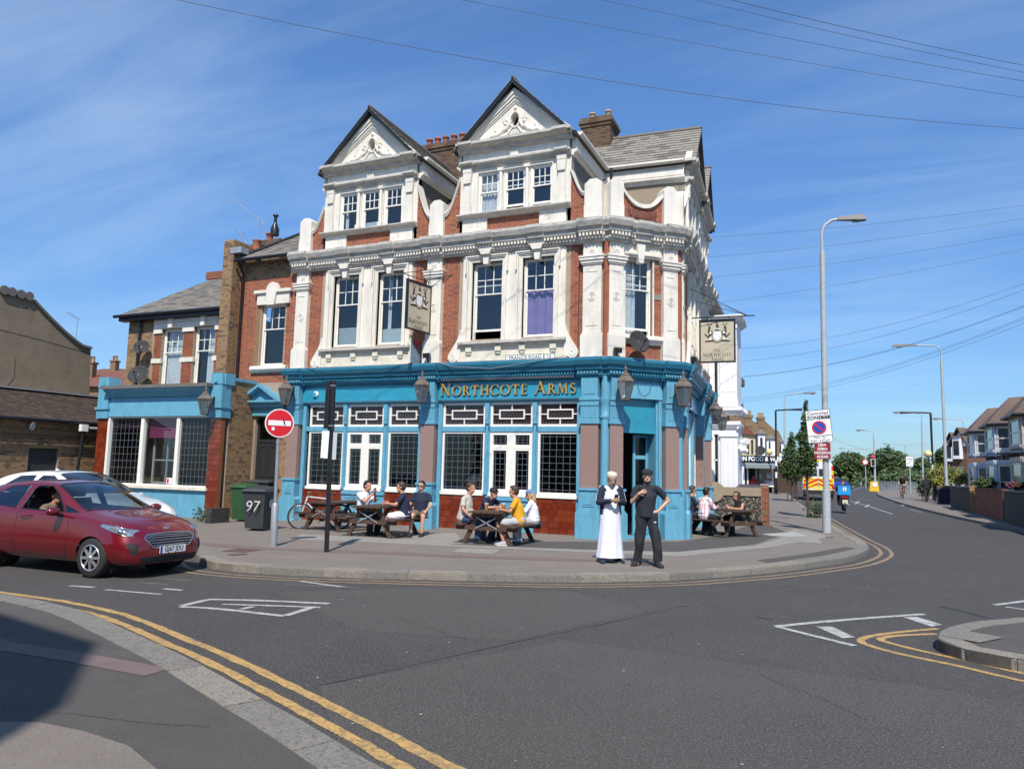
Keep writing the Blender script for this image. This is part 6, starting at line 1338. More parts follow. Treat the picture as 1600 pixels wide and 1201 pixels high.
# ================================================================== STREET FURNITURE
def tube_thing(name,base,label,cat,group=None): t=thing(name,base,label,cat,group); WL[t.name]=Vector(base); return t
camdir=lambda p: math.degrees(math.atan2(p[1]-CAMP.y,p[0]-CAMP.x))-90     # frame angle whose N faces the camera
def facing(p,extra=0): return Fr(p[0],p[1],camdir(p)+extra,p[2] if len(p) > 2 else 0)
# no entry sign
b=G(427,853); t=tube_thing('no_entry_sign',b,'round red no entry sign on a grey metal post','road sign'); top=PY(434.5,690,b.y); ph=PY(436,661,b.y).z
lean=(PY(436,661,b.y)-b)/ph
mb=MB(); mb.tube([b,b+Vector((0,0,.02)),b+lean*.85,b+lean*.9],[.075,.075,.075,.045],12); mb.build('post_base',M['galv'],t)
mb=MB(); mb.tube([b+lean*.88,b+lean*(ph+.2)],.038,10); mb.tube([b+lean*2.15,b+lean*2.21],.045,8); mb.build('post',M['galv'],t)
c=b+lean*ph; fr=facing((c.x,c.y,c.z),12); ax=fr.N
mb=MB(); mb.lathe(c+ax*.045,[(.305,0),(.305,.012)],40,axis=ax,smooth=False); mb.build('sign_plate',M['signwhite'],t)
mb=MB(); mb.lathe(c+ax*.058,[(.282,0),(.282,.002)],40,axis=ax,smooth=False); mb.build('red_disc',M['red'],t)
mb=MB(); mb.box(fr,-.235,.235,.062,.064,-.055,.055); mb.build('white_bar',M['signwhite'],t)
mb=MB(); mb.box(fr,-.16,-.10,.066,.067,-.16,-.09,0); mb.add([fr.p(.05,.066,.12),fr.p(.08,.066,.11),fr.p(.11,.066,.02),(fr.p(.13,.066,-.06)),fr.p(.09,.066,-.02)],[(0,1,2,3,4)],1); mb.build('stickers',[M['signwhite'],M['plastic']],t)
# black pole with boarded head and white papers
b=G(510,862); t=tube_thing('black_signal_pole',b,'tall black pole with a hooded unlit head and white papers tied to it','pole'); tp=PY(520,595,b.y); ln=(tp-b)/(tp.z); P_=lambda z: b+ln*z
mb=MB(); mb.tube([P_(0),P_(tp.z-1.0)],.048,12); mb.build('post',M['black'],t)
fr=facing(tuple(P_(0)),10); zz=tp.z
ft=Fr(P_(zz-.5).x,P_(zz-.5).y,fr.ang*180/PI)
mb=MB(); mb.tube([P_(zz-1.02),P_(zz)],.068,12); mb.tube([P_(zz-.98)+fr.U*-.10,P_(zz-.02)+fr.U*-.08],.055,10); mb.build('signal_hood',M['black'],t)
mb=MB(); mb.tube([P_(zz-.93),P_(zz-.91)],.075,12); mb.tube([P_(zz-.11),P_(zz-.09)],.075,12); mb.build('strap',M['galv'],t)
mb=MB(); q=fr.U; mb.add([P_(zz-1.03)-q*.17-fr.N*.02,P_(zz-1.03)-q*.04+fr.N*.06,P_(zz-1.58)-q*.06+fr.N*.06,P_(zz-1.57)-q*.19],[(0,1,2,3)]); mb.build('paper',M['signwhite'],t)
mb=MB(); mb.add([P_(zz-1.05)+q*.04+fr.N*.06,P_(zz-1.05)+q*.13,P_(zz-1.60)+q*.12,P_(zz-1.60)+q*.03+fr.N*.06],[(0,1,2,3)]); mb.build('paper',M['signwhite'],t)
# lamp posts
def lamppost(name,base,h,arm,armdir,label,r=.085,group='grey street lamps along the main road',headl=.75,m='lamp_grey',lean=(0,0)):
 b=Vector(base); t=tube_thing(name,b,label,'street lamp',group); L=Vector((lean[0],lean[1],1))
 mb=MB(); mb.tube([b,b+L*1.3],r*1.15,12); mb.tube([b+L*1.28,b+L*(h*.9)],[r*.85,r*.72],12); mb.build('column',M[m],t)
 d=Vector((armdir[0],armdir[1],0)).normalized(); tp=b+L*(h*.9); mb=MB(); mb.tube([tp,tp+Vector((0,0,h*.06)),tp+Vector((0,0,h*.085))+d*.10,tp+Vector((0,0,h*.1))+d*.3,tp+Vector((0,0,h*.1+.06))+d*arm],r*.42,8); mb.build('arm',M[m],t)
 e=tp+Vector((0,0,h*.1+.06))+d*arm; f=Fr(e.x,e.y,math.degrees(math.atan2(d.y,d.x)),e.z); mb=MB(); l=headl
 mb.hexa([f.p(-.05,-.07,-.05),f.p(l,-.13,-.06),f.p(l,.13,-.06),f.p(-.05,.07,-.05),f.p(-.05,-.05,.06),f.p(l*.9,-.08,.14),f.p(l*.9,.08,.14),f.p(-.05,.05,.06)]); mb.build('lamp_head',M['plastic'] if m != 'lamp_grey' else M['lamp_head'],t)
 mb=MB(); mb.ball(f.p(l*.68,0,-.06),.13,(1.5,.8,.55),n=10,m=6); mb.build('lamp_bowl',M['lamp_glass'],t); return t
M['lamp_head']=mat('lamp_head_grey',(.12,.12,.125),.5)
b=G(1292,832); tp=PD(1284,345,(b-CAMP).xy.length); lamppost('street_lamp',b,tp.z,.55,(.95,.3),'tall grey street lamp nearest the camera, carrying the parking zone sign',r=.115,headl=.85,lean=((tp.x-b.x)/tp.z,(tp.y-b.y)/tp.z))
# controlled zone sign and red sign on it
d_=(b-CAMP).xy.length-.16
TL,TR,BRt,BL_=PD(1258,642,d_),PD(1296,638,d_),PD(1302,690,d_),PD(1263,692,d_)
def plate_thing(name,TL,TR,BR_,BL_,label,m,th=.02):
 t=thing(name,(TL+TR+BR_+BL_)/4,label,'road sign'); nrm=(TR-TL).cross(BL_-TL).normalized(); nrm=nrm if nrm.dot(CAMP-TL) > 0 else -nrm; mb=MB(); mb.prism([TL,TR,BR_,BL_],-nrm*th); mb.build('plate',M[m],t)
 ctr=(TL+TR+BR_+BL_)/4; xa=((TR+BR_)/2-(TL+BL_)/2); W_=xa.length; xa=xa/W_; ya=xa.cross(nrm)*-1 if xa.cross(nrm).z < 0 else xa.cross(nrm); Hh=((TL+TR)/2-(BL_+BR_)/2).length
 class F2:
  ang=0
  def p(s,u,d,z): return ctr+xa*u+ya*z+nrm*d
 f=F2(); f.N=nrm; f.U=xa; return t,f,W_,Hh
t,f,W_,Hh=plate_thing('zone_sign',TL,TR,BRt,BL_,'tilted white Controlled ZONE parking sign with blue and red roundel','signwhite')
mb=MB(); framebox(mb,f,-W_/2,W_/2,-Hh/2,Hh/2,.012,.001,.004); mb.box(f,-W_/2,W_/2,.001,.0042,-Hh*.30,-Hh*.285); mb.box(f,W_*.13,W_*.47,.001,.0042,Hh*.21,Hh*.31); mb.build('border',M['black'],t)
text('Controlled',Hh*.135,f,0,Hh*.39,.004,M['black'],t,ext=.001); text('ZONE',Hh*.15,f,-W_*.17,Hh*.255,.004,M['black'],t,ext=.001,bold=.004); text('9013',Hh*.075,f,W_*.30,Hh*.262,.0055,M['signwhite'],t,ext=.001)
text('Mon - Fri',Hh*.09,f,0,-Hh*.345,.004,M['black'],t,ext=.001); text('8 am - 6.30 pm',Hh*.09,f,0,-Hh*.435,.004,M['black'],t,ext=.001)
rr=Hh*.205
mb=MB(); mb.lathe(f.p(0,.003,-Hh*.045),[(rr,0),(rr,.002)],36,axis=f.N,smooth=False); mb.build('roundel_ring',M['red'],t); mb=MB(); mb.lathe(f.p(0,.006,-Hh*.045),[(rr*.80,0),(rr*.80,.002)],36,axis=f.N,smooth=False); mb.build('roundel',M['signblue'],t)
mb=MB(); a=.62*rr; mb.bar(f.p(-a,.0095,-Hh*.045+a),f.p(a,.0095,-Hh*.045-a),rr*.2,.002,upv=f.N); mb.build('slash',M['red'],t)
t,f,W_,Hh=plate_thing('temporary_sign',PD(1272,692,d_),PD(1297.5,691.5,d_),PD(1298,717,d_),PD(1273,716.5,d_),'dark red NEW ZEBRA CROSSING AHEAD sign below the zone sign','darkred')
for i,s_ in enumerate(('NEW','ZEBRA','CROSSING','AHEAD')): text(s_,Hh*.22,f,0,Hh*(.36-.24*i),.002,M['signwhite'],t,ext=.001,sx=.92,bold=.003)
b2=G(1480,785); tp=PD(1470,540,(b2-CAMP).xy.length); lamppost('street_lamp',b2,tp.z-b2.z,1.5,(-1,-.1),'tall grey street lamp on the right pavement before the terraced houses',r=.12,headl=1.5,lean=((tp.x-b2.x)/(tp.z-b2.z),(tp.y-b2.y)/(tp.z-b2.z)))
def farlamp(px,pyb,pyt,dist,armpx,label,r=.1,m='lamp_grey',headl=1.2,arm=1.8,dbl=False):
 b=PD(px,pyb,dist); b.z=H(b.x,b.y); tp=PD(px-(3 if px > 1300 else 0),pyt,dist)
 o=lamppost('street_lamp',b,(tp.z-b.z)*1.0/1.0,arm,(armpx,0),label,r=r,m=m,headl=headl,lean=((tp.x-b.x)/(tp.z-b.z),0))
 if dbl:
  mb=MB(); mb.tube([tp,tp+Vector((-armpx*(arm+headl),0,.1))],.06,6); mb.build('arm',M[m],o)
 return o
farlamp(1226,770,616,80,1,'grey street lamp beyond the corner shop',r=.11)
farlamp(1443,775,645,92,-1,'grey street lamp behind the belisha beacon',r=.11,arm=1.6)
farlamp(1368,762,673,110,-1,'grey street lamp behind the traffic light',r=.13,arm=1.0)
farlamp(1345,752,701,190,-1,'far double-armed street lamp left of the traffic light',r=.16,arm=3,dbl=True); farlamp(1417,752,694,180,-1,'far double-armed street lamp right of the traffic light',r=.16,arm=3,dbl=True)
farlamp(1508,760,655,95,-1,'grey street lamp over the gabled houses at right',r=.12,arm=1.8)
# belisha beacons and black lamp columns
def beacon(px,pyb,pyt,ball,dist,side,label):
 b=PD(px,pyb,dist); b.z=H(b.x,b.y); tp=PD(px-6 if px > 1300 else px-1,pyt,dist); t=tube_thing('belisha_beacon',b,label,'beacon','zebra crossing beacons'); L=(tp-b)
 mb=MB(); mb.tube([b+L*.0,b+L*.12],.11,8); mb.tube([b+L*.4,tp],.075,8); mb.build('column',M['black'],t)
 for k in range(4): mb=MB(); mb.tube([b+L*(.12+.07*k),b+L*(.19+.07*k)],.085,8); mb.build('band',M['signwhite'] if k % 2 else M['black'],t)
 mb=MB(); mb.tube([tp,tp+Vector((side*1.0,0,.05)),tp+Vector((side*2.0,0,.05))],[.06,.06,.1],6); mb.build('lamp_arm',M['black'],t)
 g=PD(ball[0],ball[1],dist); mb=MB(); mb.ball(g,ball[2],n=14,m=10); mb.build('globe',M['globe'],t); mb=MB(); mb.tube([g-Vector((0,0,ball[2]*.9)),g-Vector((0,0,ball[2]*1.6)),Vector((b.x+L.x*.45,b.y+L.y*.45,g.z-ball[2]*1.6))],.05,6); mb.build('bracket',M['black'],t)
M['globe']=mat('amber_globe',(.72,.62,.28),.4,c2=(.6,.5,.2),scale=4)
beacon(1460,788,645,(1450,709,.27),62,-1,'belisha beacon with yellow globe on the right pavement'); beacon(1213,776,641,(1202,706,.27),64,1,'belisha beacon with yellow globe on the left pavement by the corner shop')
# traffic light, island bollard, keep left sign, square sign
def far_thing(px,py,dist): p=PD(px,py,dist); p.z=H(p.x,p.y); return p
p=far_thing(1367,757,95); fr=facing(tuple(p)); t=tube_thing('traffic_light',p,'traffic light with red lit beside a yellow bollard in the distance','traffic light')
mb=MB(); mb.tube([p,p+Vector((0,0,4.6))],.07,8); mb.build('pole',M['lamp_grey'],t); zz=PD(1366,721,95).z
mb=MB(); mb.box(fr,-.32,.10,.0,.3,zz-1.0,zz+.45); mb.build('housing',M['black_matt'],t); mb=MB(); framebox(mb,fr,-.34,.12,zz-.95,zz-.1,.05,.3,.32); mb.build('border',M['signwhite'],t)
mb=MB(); mb.lathe(fr.p(-.11,.32,zz+.2),[(.15,0),(.15,.02)],16,axis=fr.N); mb.build('red_lamp',mat('red_signal',(.9,.03,.05),.4,emit=1.2),t)
p=far_thing(1366,758,93); fr=facing(tuple(p)); t=tube_thing('bollard',p,'yellow illuminated traffic bollard below the traffic light','bollard'); mb=MB(); mb.hexa([fr.p(-.5,0,0),fr.p(.5,0,0),fr.p(.5,-.3,0),fr.p(-.5,-.3,0),fr.p(-.38,0,1.1),fr.p(.38,0,1.1),fr.p(.38,-.3,1.1),fr.p(-.38,-.3,1.1)]); mb.build('body',M['yellow'],t); mb=MB(); mb.lathe(fr.p(.05,.0,.75),[(.26,0),(.26,.03)],14,axis=fr.N); mb.build('disc',M['signwhite'],t)
p=far_thing(1423,772,88); fr=facing(tuple(p)); t=tube_thing('information_sign',p,'white square road sign on a pole at the far kerb','road sign'); mb=MB(); mb.tube([p,p+Vector((0,0,3.7))],.06,6); mb.build('pole',M['lamp_grey'],t); mb=MB(); mb.box(fr,-.32,.32,.05,.08,2.75,3.75); mb.build('plate',M['signwhite'],t)
mb=MB(); mb.bar(fr.p(-.2,.09,2.95),fr.p(.2,.09,3.4),.05,.02); mb.box(fr,-.2,.2,.08,.09,3.5,3.55); mb.box(fr,-.34,.34,.04,.06,2.72,3.78); mb.build('marking',M['black'],t)
p=far_thing(1353,757,120); fr=facing(tuple(p)); t=tube_thing('speed_sign',p,'small round white sign with red border before the far trees','road sign'); mb=MB(); mb.tube([p,p+Vector((0,0,3.2))],.06,6); mb.build('pole',M['lamp_grey'],t); z=PD(1353,726,120).z
mb=MB(); mb.lathe(fr.p(0,.05,z),[(.42,0),(.42,.02)],16,axis=fr.N); mb.build('rim',M['red'],t); mb=MB(); mb.lathe(fr.p(0,.075,z),[(.30,0),(.30,.02)],16,axis=fr.N); mb.build('disc',M['signwhite'],t)
# guard rail
p0,p1=far_thing(1372,757,105),far_thing(1432,753,135); t=tube_thing('guard_rail',(p0+p1)/2,'grey pedestrian guard rail along the far side road','railing'); mb=MB()
for z in (.15,1.05): mb.tube([p0+Vector((0,0,z)),p1+Vector((0,0,z))],.05,5)
for k in range(15): q=p0.lerp(p1,k/14); mb.tube([q,q+Vector((0,0,1.1))],.05,5)
mb.build('rail',M['galv'],t)
mb=MB()
for k in range(70): q=p0.lerp(p1,k/70); mb.tube([q+Vector((0,0,.15)),q+Vector((0,0,1.05))],.02,4)
mb.build('infill_bars',M['galv'],t,kind='stuff')
# ================================================================== PICNIC TABLES
def picnic(label,loc,rz,L=1.75,brace=True,group='dark timber picnic tables on the pub pavement',legA=True):
 """length along local Y; A frames at both ends"""
 t=thing('picnic_table',(0,0,0),label,'picnic table',group); fr=Fr(0,0,0); hl=L/2
 for i in range(5): x=-.33+i*.165; mb=MB(); mb.wbox(x-.075,x+.075,-hl,hl,.715+rnd.uniform(0,.004),.755+rnd.uniform(0,.004)); mb.build('tabletop_plank',M['wood'],t)
 for s_ in (-1,1):
  for i in range(2): x=s_*(.60+i*.145); mb=MB(); mb.wbox(x-.066,x+.066,-hl,hl,.425,.462); mb.build('seat_plank',M['wood'],t)
 for y in (-hl+.22,hl-.22):
  for s_ in (-1,1): mb=MB(); mb.bar((s_*.60,y,.0),(s_*.22,y,.715),.05,.10,upv=(1,0,0)); mb.build('leg',M['wood'],t)
  mb=MB(); mb.wbox(-.78,.78,y-.075 if y < 0 else y+.03,y-.03 if y < 0 else y+.075,.325,.42); mb.build('seat_bearer',M['wood'],t)
  mb=MB(); mb.wbox(-.36,.36,y-.07 if y < 0 else y+.03,y-.03 if y < 0 else y+.07,.63,.714); mb.build('top_bearer',M['wood'],t)
  if brace:
   mb=MB()
   for s_ in (-1,1): mb.bar((s_*.25,y-.09*(1 if y < 0 else -1),.62),(-s_*.28,y-.09*(1 if y < 0 else -1),.36),.025,.012,upv=(0,1,0))
   mb.build('brace',M['galv'],t)
 t.location=loc; t.rotation_euler=(0,0,rz); return t
T1=picnic('empty dark picnic table beside the white bicycle',(-6.93,-1.95,0),R(-5)); T2=picnic('dark picnic table with three men, behind the black pole',(-4.98,-2.75,0),R(2)); T3=picnic('dark picnic table with four drinkers and beer glasses, below the pub name',(-1.83,-2.62,0),R(0)); T4=picnic('dark picnic table on the main road side of the pub, seen side on',(2.40,3.55,0),R(52),L=2.05,brace=False)
def tloc(t,p): return Matrix.Translation(t.location) @ Matrix.Rotation(t.rotation_euler.z,4,'Z') @ Vector(p)
def glass_of(kind,p,label,s=1.0):
 t=thing('beer_glass' if kind != 'empty' else 'empty_glass',p,label,'glass','drinks on the picnic tables'); p=Vector(p); h=.15*s; r=.036*s
 mb=MB(); mb.lathe(p,[(r*.8,0),(r*.8,.004),(r*.95,h*.5),(r*1.12,h)],12); mb.build('tumbler',M['tumbler'],t)
 if kind == 'lager': mb=MB(); mb.lathe(p+Vector((0,0,.006)),[(r*.74,0),(r*.9,h*.5),(r*1.0,h*.78)],12); mb.build('lager',M['beer'],t); mb=MB(); mb.lathe(p+Vector((0,0,h*.785)),[(r*1.0,0),(r*1.06,h*.12)],12); mb.build('foam',M['foam'],t)
 if kind == 'half': mb=MB(); mb.lathe(p+Vector((0,0,.006)),[(r*.74,0),(r*.9,h*.42)],12); mb.build('lager',M['beer'],t)
T3p=lambda x,y,z=.76: tloc(T3,(x,y,z))
glass_of('lager',T3p(-.14,-.45),'full glass of lager with a white head, leftmost on the four-drinker table',1.3); glass_of('half',T3p(.02,-.25),'small clear glass in the middle of the four-drinker table'); glass_of('lager',T3p(.26,-.35),'pint of lager in front of the man in yellow',1.25); glass_of('half',T3p(.25,.1),'tall half-drunk glass at the back of the four-drinker table',1.2)
glass_of('empty',tloc(T1,(.20,.3,.76)),'stemmed empty glass on the unoccupied picnic table',1.3)
# ================================================================== BINS AND LOW WALLS
def bin_(label,loc,rz,m,ht=1.07,w=.58,d=.72,num=None,sticker=False):
 t=thing('wheelie_bin',(0,0,0),label,'wheelie bin','wheelie bins by the side door'); fr=Fr(0,0,0)
 mb=MB(); a,b=w/2*.80,w/2; c,e=d/2*.72,d/2
 mb.hexa([(-a,-c,.06),(a,-c,.06),(a,c*.9,.06),(-a,c*.9,.06),(-b,-e,ht-.10),(b,-e,ht-.10),(b,e,ht-.10),(-b,e,ht-.10)]); mb.wbox(-b-.02,b+.02,-e-.02,e+.02,ht-.13,ht-.09); mb.build('body',M[m],t)
 mb=MB(); mb.hexa([(-b-.03,-e-.05,ht-.09),(b+.03,-e-.05,ht-.09),(b+.03,e+.03,ht-.09),(-b-.03,e+.03,ht-.09),(-b+.03,-e+.0,ht-.03),(b-.03,-e+.0,ht-.03),(b-.03,e-.04,ht+.03),(-b+.03,e-.04,ht+.03)]); mb.build('lid',M[m],t)
 mb=MB(); mb.tube([(-b+.05,e+.06,ht-.06),(b-.05,e+.06,ht-.06)],.016,6); mb.build('handle',M[m],t)
 for s_ in (-1,1): mb=MB(); mb.lathe((s_*(a+.02),c*.9,.10),[(.10,-.025),(.10,.025)],14,axis=(1,0,0)); mb.build('wheel',M['rubber'],t)
 if num:
  f=Fr(0,-.405*d-.062,0); tx=text(num,.40,f,0,.62,.055,M['chalk'],None,name='painted_number',ext=.003,bold=-.004,shear=.12); tx.parent=t
 if sticker: mb=MB(); mb.lathe((a+.06,0,.70),[(.11,0),(.11,.004)],18,axis=(1,0,-.1)); mb.build('sticker',mat('bin_sticker',(.35,.45,.50),.5),t)
 t.location=loc; t.rotation_euler=(0,0,rz); return t
b0=G(383,829); bin_('charcoal wheelie bin painted with a white 97, front of the group',(b0.x+.10,b0.y+.38,0),R(14),'plastic',1.10,.62,.74,'97',True)
b1=G(362,815); bin_('green wheelie bin left of the bin painted 97',(b1.x,b1.y+.45,0),R(8),'green_bin',1.10,.52,.66)
b3=G(415,808); bin_('dark wheelie bin behind the no entry sign post',(b3.x-.1,b3.y-.0,0),R(6),'plastic',1.22,.8,.8); bin_('second dark wheelie bin in the doorway, behind the one painted 97',(b3.x-.95,b3.y+.25,0),R(10),'plastic',1.2,.62,.74)
def lowblock(label,a,c,w,h,m='black_matt'):
 mb=MB(); mb.wbox(a[0],c[0],a[1],a[1]+w,0,h); mb.build('low_wall',M['lowblack'],None,label=label,cat='low wall')
M['lowblack']=mat('black_painted_masonry',(.022,.021,.020),.8,c2=(.05,.045,.04),scale=5,bump=.6,bscale=20)
q0,q1=G(320,817),G(352,816); lowblock('low black masonry block left of the green bin',(q0.x,q0.y),(q1.x,0),.7,.42); q0,q1=G(398,826),G(440,822); lowblock('low black masonry block behind the no entry post',(q0.x,q0.y+.3),(q1.x,0),.5,.42)
# weeds at the foot of the bay
def leafball(name,c,r,n,ms,size,label,cat,sq=(1,1,1),seed=1,group=None,parent=None):
 mb=MB(); rr=random.Random(seed)
 for k in range(n):
  v=Vector((rr.gauss(0,.45)*sq[0],rr.gauss(0,.45)*sq[1],rr.gauss(0,.45)*sq[2]))*r; p=Vector(c)+v; a=Vector((rr.uniform(-1,1),rr.uniform(-1,1),rr.uniform(-1,1))).normalized()*size*rr.uniform(.6,1.2); b=a.orthogonal().normalized()*size*.55
  mb.add([p-a,p+b,p+a,p-b],[(0,1,2,3)],rr.randrange(len(ms)))
 o=mb.build(name,ms,parent,label=label,cat=cat,group=group)
 return o
leafball('weed_clump',G(314,815)+Vector((0,0,.2)),.22,110,[M['leafB'],M['leaf']],.045,'dry weed clump at the corner of the blue bay wall','weed')
# ================================================================== BICYCLE
def bicycle(label,loc,rz,m='bike_white',s=1.0,group=None):
 t=thing('bicycle',(0,0,0),label,'bicycle',group); R_=.33
 for x in (-.52,.52):
  mb=MB(); mb.tube([(x+R_*math.cos(a),0,R_+R_*math.sin(a)) for a in [2*PI*i/28 for i in range(29)]],.022,8,cap=False); w=mb.build('wheel',M['rubber'],t)
  mb=MB(); mb.tube([(x+(R_-.03)*math.cos(a),0,R_+(R_-.03)*math.sin(a)) for a in [2*PI*i/28 for i in range(29)]],.010,6,cap=False); mb.tube([(x,-.04,R_),(x,.04,R_)],.025,8)
  for k in range(18): a=2*PI*k/18; mb.tube([(x,.015*(-1)**k,R_),(x+(R_-.03)*math.cos(a),0,R_+(R_-.03)*math.sin(a))],.0025,3)
  mb.build('rim',M['alloy'],w)
 mb=MB(); A,B_,C_,D_,E_=(-.52,0,R_),(-.05,0,.28),(-.22,0,.80),(.36,0,.86),(.40,0,.72)
 for a,b,r in ((B_,C_,.019),(C_,D_,.019),(B_,E_,.022),(D_,E_,.024),(A,B_,.013),(A,C_,.011)): mb.tube([a,b],r,8)
 mb.tube([(.39,0,.78),(.44,0,.60),(.52,0,R_)],.016,8); mb.build('frame',M[m],t)
 mb=MB(); mb.tube([C_,(-.25,0,.92)],.014,6); mb.hexa([(-.40,-.07,.91),(-.12,-.025,.93),(-.12,.025,.93),(-.40,.07,.91),(-.40,-.07,.95),(-.12,-.02,.96),(-.12,.02,.96),(-.40,.07,.95)]); mb.build('saddle',M['black'],t)
 mb=MB(); mb.tube([D_,(.34,0,.98)],.014,6); mb.tube([(.30,-.28,.99),(.36,-.12,.98),(.37,0,.98),(.36,.12,.98),(.30,.28,.99)],.013,6); mb.build('handlebar',M['alloy'],t)
 mb=MB(); mb.lathe((-.05,-.02,.28),[(.09,-.005),(.09,.005)],16,axis=(0,1,0)); mb.tube([(-.05,-.05,.28),(.05,-.05,.14)],.01,5); mb.tube([(-.05,.05,.28),(-.15,.05,.42)],.01,5); mb.build('crank',M['plastic'],t)
 t.location=loc; t.rotation_euler=(0,0,rz); t.scale=(s,s,s); return t
M['bike_white']=mat('bicycle_pale_paint',(.62,.66,.68),.35,coat=.3)
bq=G(446,826); bicycle('pale mountain bicycle leaning by the leftmost blue pedestal',(bq.x+.62,bq.y+.65,0),R(42)+PI)
# ================================================================== OVERHEAD CABLES
def px_cable(p0,p1,d0,d1,r,label,sag=0.0,n=14,group='overhead service wires'):
 a,b=PD(*p0,d0),PD(*p1,d1); pts=[a.lerp(b,i/n)-Vector((0,0,sag*4*(i/n)*(1-i/n))) for i in range(n+1)]
 pts.append(pts[-1]+(pts[-1]-pts[-2])*9)
 if p0[1] < 0: pts.insert(0,pts[0]+(pts[0]-pts[1])*6)
 mb=MB(); mb.tube(pts,r*.8,5); return mb.build('overhead_cable',M['cable'],None,label=label,cat='cable',group=group)
M['cable']=mat('cable_sheath',(.10,.13,.19),.6)
px_cable((150,-28),(1700,207),15,24,.009,'lowest of the wires crossing the top of the sky, passing above the gables',.5)
px_cable((640,-16),(1700,167),16,24,.008,'second lowest wire crossing the upper right sky',.12); px_cable((860,-18),(1700,143),16,24,.008,'middle wire crossing the upper right sky',.12); px_cable((1020,-17),(1700,132),16,24,.008,'second highest wire crossing the upper right sky',.1); px_cable((1070,-18),(1700,121),16,24,.010,'highest and thickest wire crossing the upper right sky',.1)
for i,(a,b) in enumerate((((1106,371),(1700,305)),((1104,402),(1700,324)),((1106,434),(1700,345)),((1128,472),(1700,366)))): px_cable(a,b,26+i,33,.008,'thin wire from the gabled side of the pub out to the right, %s of four' % ('highest','second','third','lowest')[i],.18)
for i,(a,b) in enumerate((((1150,545),(1700,405)),((1155,565),(1700,412)),((1160,588),(1700,437)),((1160,589),(1700,439)),((1158,622),(1700,452)),((1158,625),(1700,455)),((1160,628),(1700,462)))): px_cable(a,b,44+i,40,.010,'distant wire converging on the white house beyond the pub, number %s from the top' % ('one','two','three','four','five','six','seven')[i],.75)
px_cable((1290,680),(1700,660),120,120,.025,'sagging far wire across the main road',4.2)
# ================================================================== PEOPLE
V=Vector
def rcone(bm,a,b,ra,rb,sx=1.0,side=None,seg=12,flat0=False,flat1=False):
 """closed tapered limb with rounded ends; sx widens it along 'side'"""
 a=V(a); b=V(b); t=b-a; L=t.length
 if L < 1e-5: t=V((0,0,1)); L=1e-5
 t=t/L; s_=V(side) if side is not None else t.orthogonal(); s_=(s_-t*s_.dot(t)); s_=s_.normalized() if s_.length > 1e-4 else t.orthogonal().normalized(); f=t.cross(s_)
 rings=[]
 for k in (0,1,2): an=PI/2*(1-k/2)*.98; rings.append((a-t*ra*math.sin(an)*(0 if flat0 else .9),ra*max(.05,math.cos(an))))
 for k in (0,1,2): an=PI/2*(k/2)*.98; rings.append((b+t*rb*math.sin(an)*(0 if flat1 else .9),rb*max(.05,math.cos(an))))
 vs=[]
 for c,r in rings: vs.append([bm.verts.new(c+s_*math.cos(2*PI*k/seg)*r*sx+f*math.sin(2*PI*k/seg)*r) for k in range(seg)])
 for i in range(len(vs)-1):
  for k in range(seg): bm.faces.new((vs[i][k],vs[i][(k+1) % seg],vs[i+1][(k+1) % seg],vs[i+1][k]))
 bm.faces.new(vs[0][::-1]); bm.faces.new(vs[-1])
def ell(bm,c,r3,rot=None,n=14,m=10):
 mt=Matrix.Translation(V(c)) @ (rot.to_4x4() if rot else Matrix.Identity(4)) @ Matrix.Diagonal((r3[0],r3[1],r3[2],1)); bmesh.ops.create_uvsphere(bm,u_segments=n,v_segments=m,radius=1,matrix=mt)
def fuse(name,build,vox,m,parent,smooth_it=3,extra=None,noise=0):
 """union of overlapping shapes as one continuous skin"""
 bm=bmesh.new(); build(bm); me=bpy.data.meshes.new('tmp'); bm.to_mesh(me); bm.free(); o=bpy.data.objects.new('tmp',me)
 md=o.modifiers.new('r','REMESH'); md.mode='VOXEL'; md.voxel_size=vox; md.use_smooth_shade=True
 sm=o.modifiers.new('s','SMOOTH'); sm.factor=.5; sm.iterations=smooth_it
 ev=baked(o)
 if noise:
  from mathutils import noise as NZ
  ns=[v.normal.copy() for v in ev.vertices]; cs=[v.co.copy() for v in ev.vertices]
  ev.vertices.foreach_set('co',[a for c,n_ in zip(cs,ns) for a in (c+n_*NZ.noise(V((c.x*9,c.y*9,c.z*4.5)))*noise)])
 if extra:
  bm=bmesh.new(); bm.from_mesh(ev); extra(bm); bm.to_mesh(ev); bm.free()
  ev.polygons.foreach_set('use_smooth',[True]*len(ev.polygons))
 ev.name=name; ev.materials.clear(); ev.materials.append(m); c=sum((v.co for v in ev.vertices),V())/max(1,len(ev.vertices))
 for v in ev.vertices: v.co -= c
 return link(name,ev,c,parent)
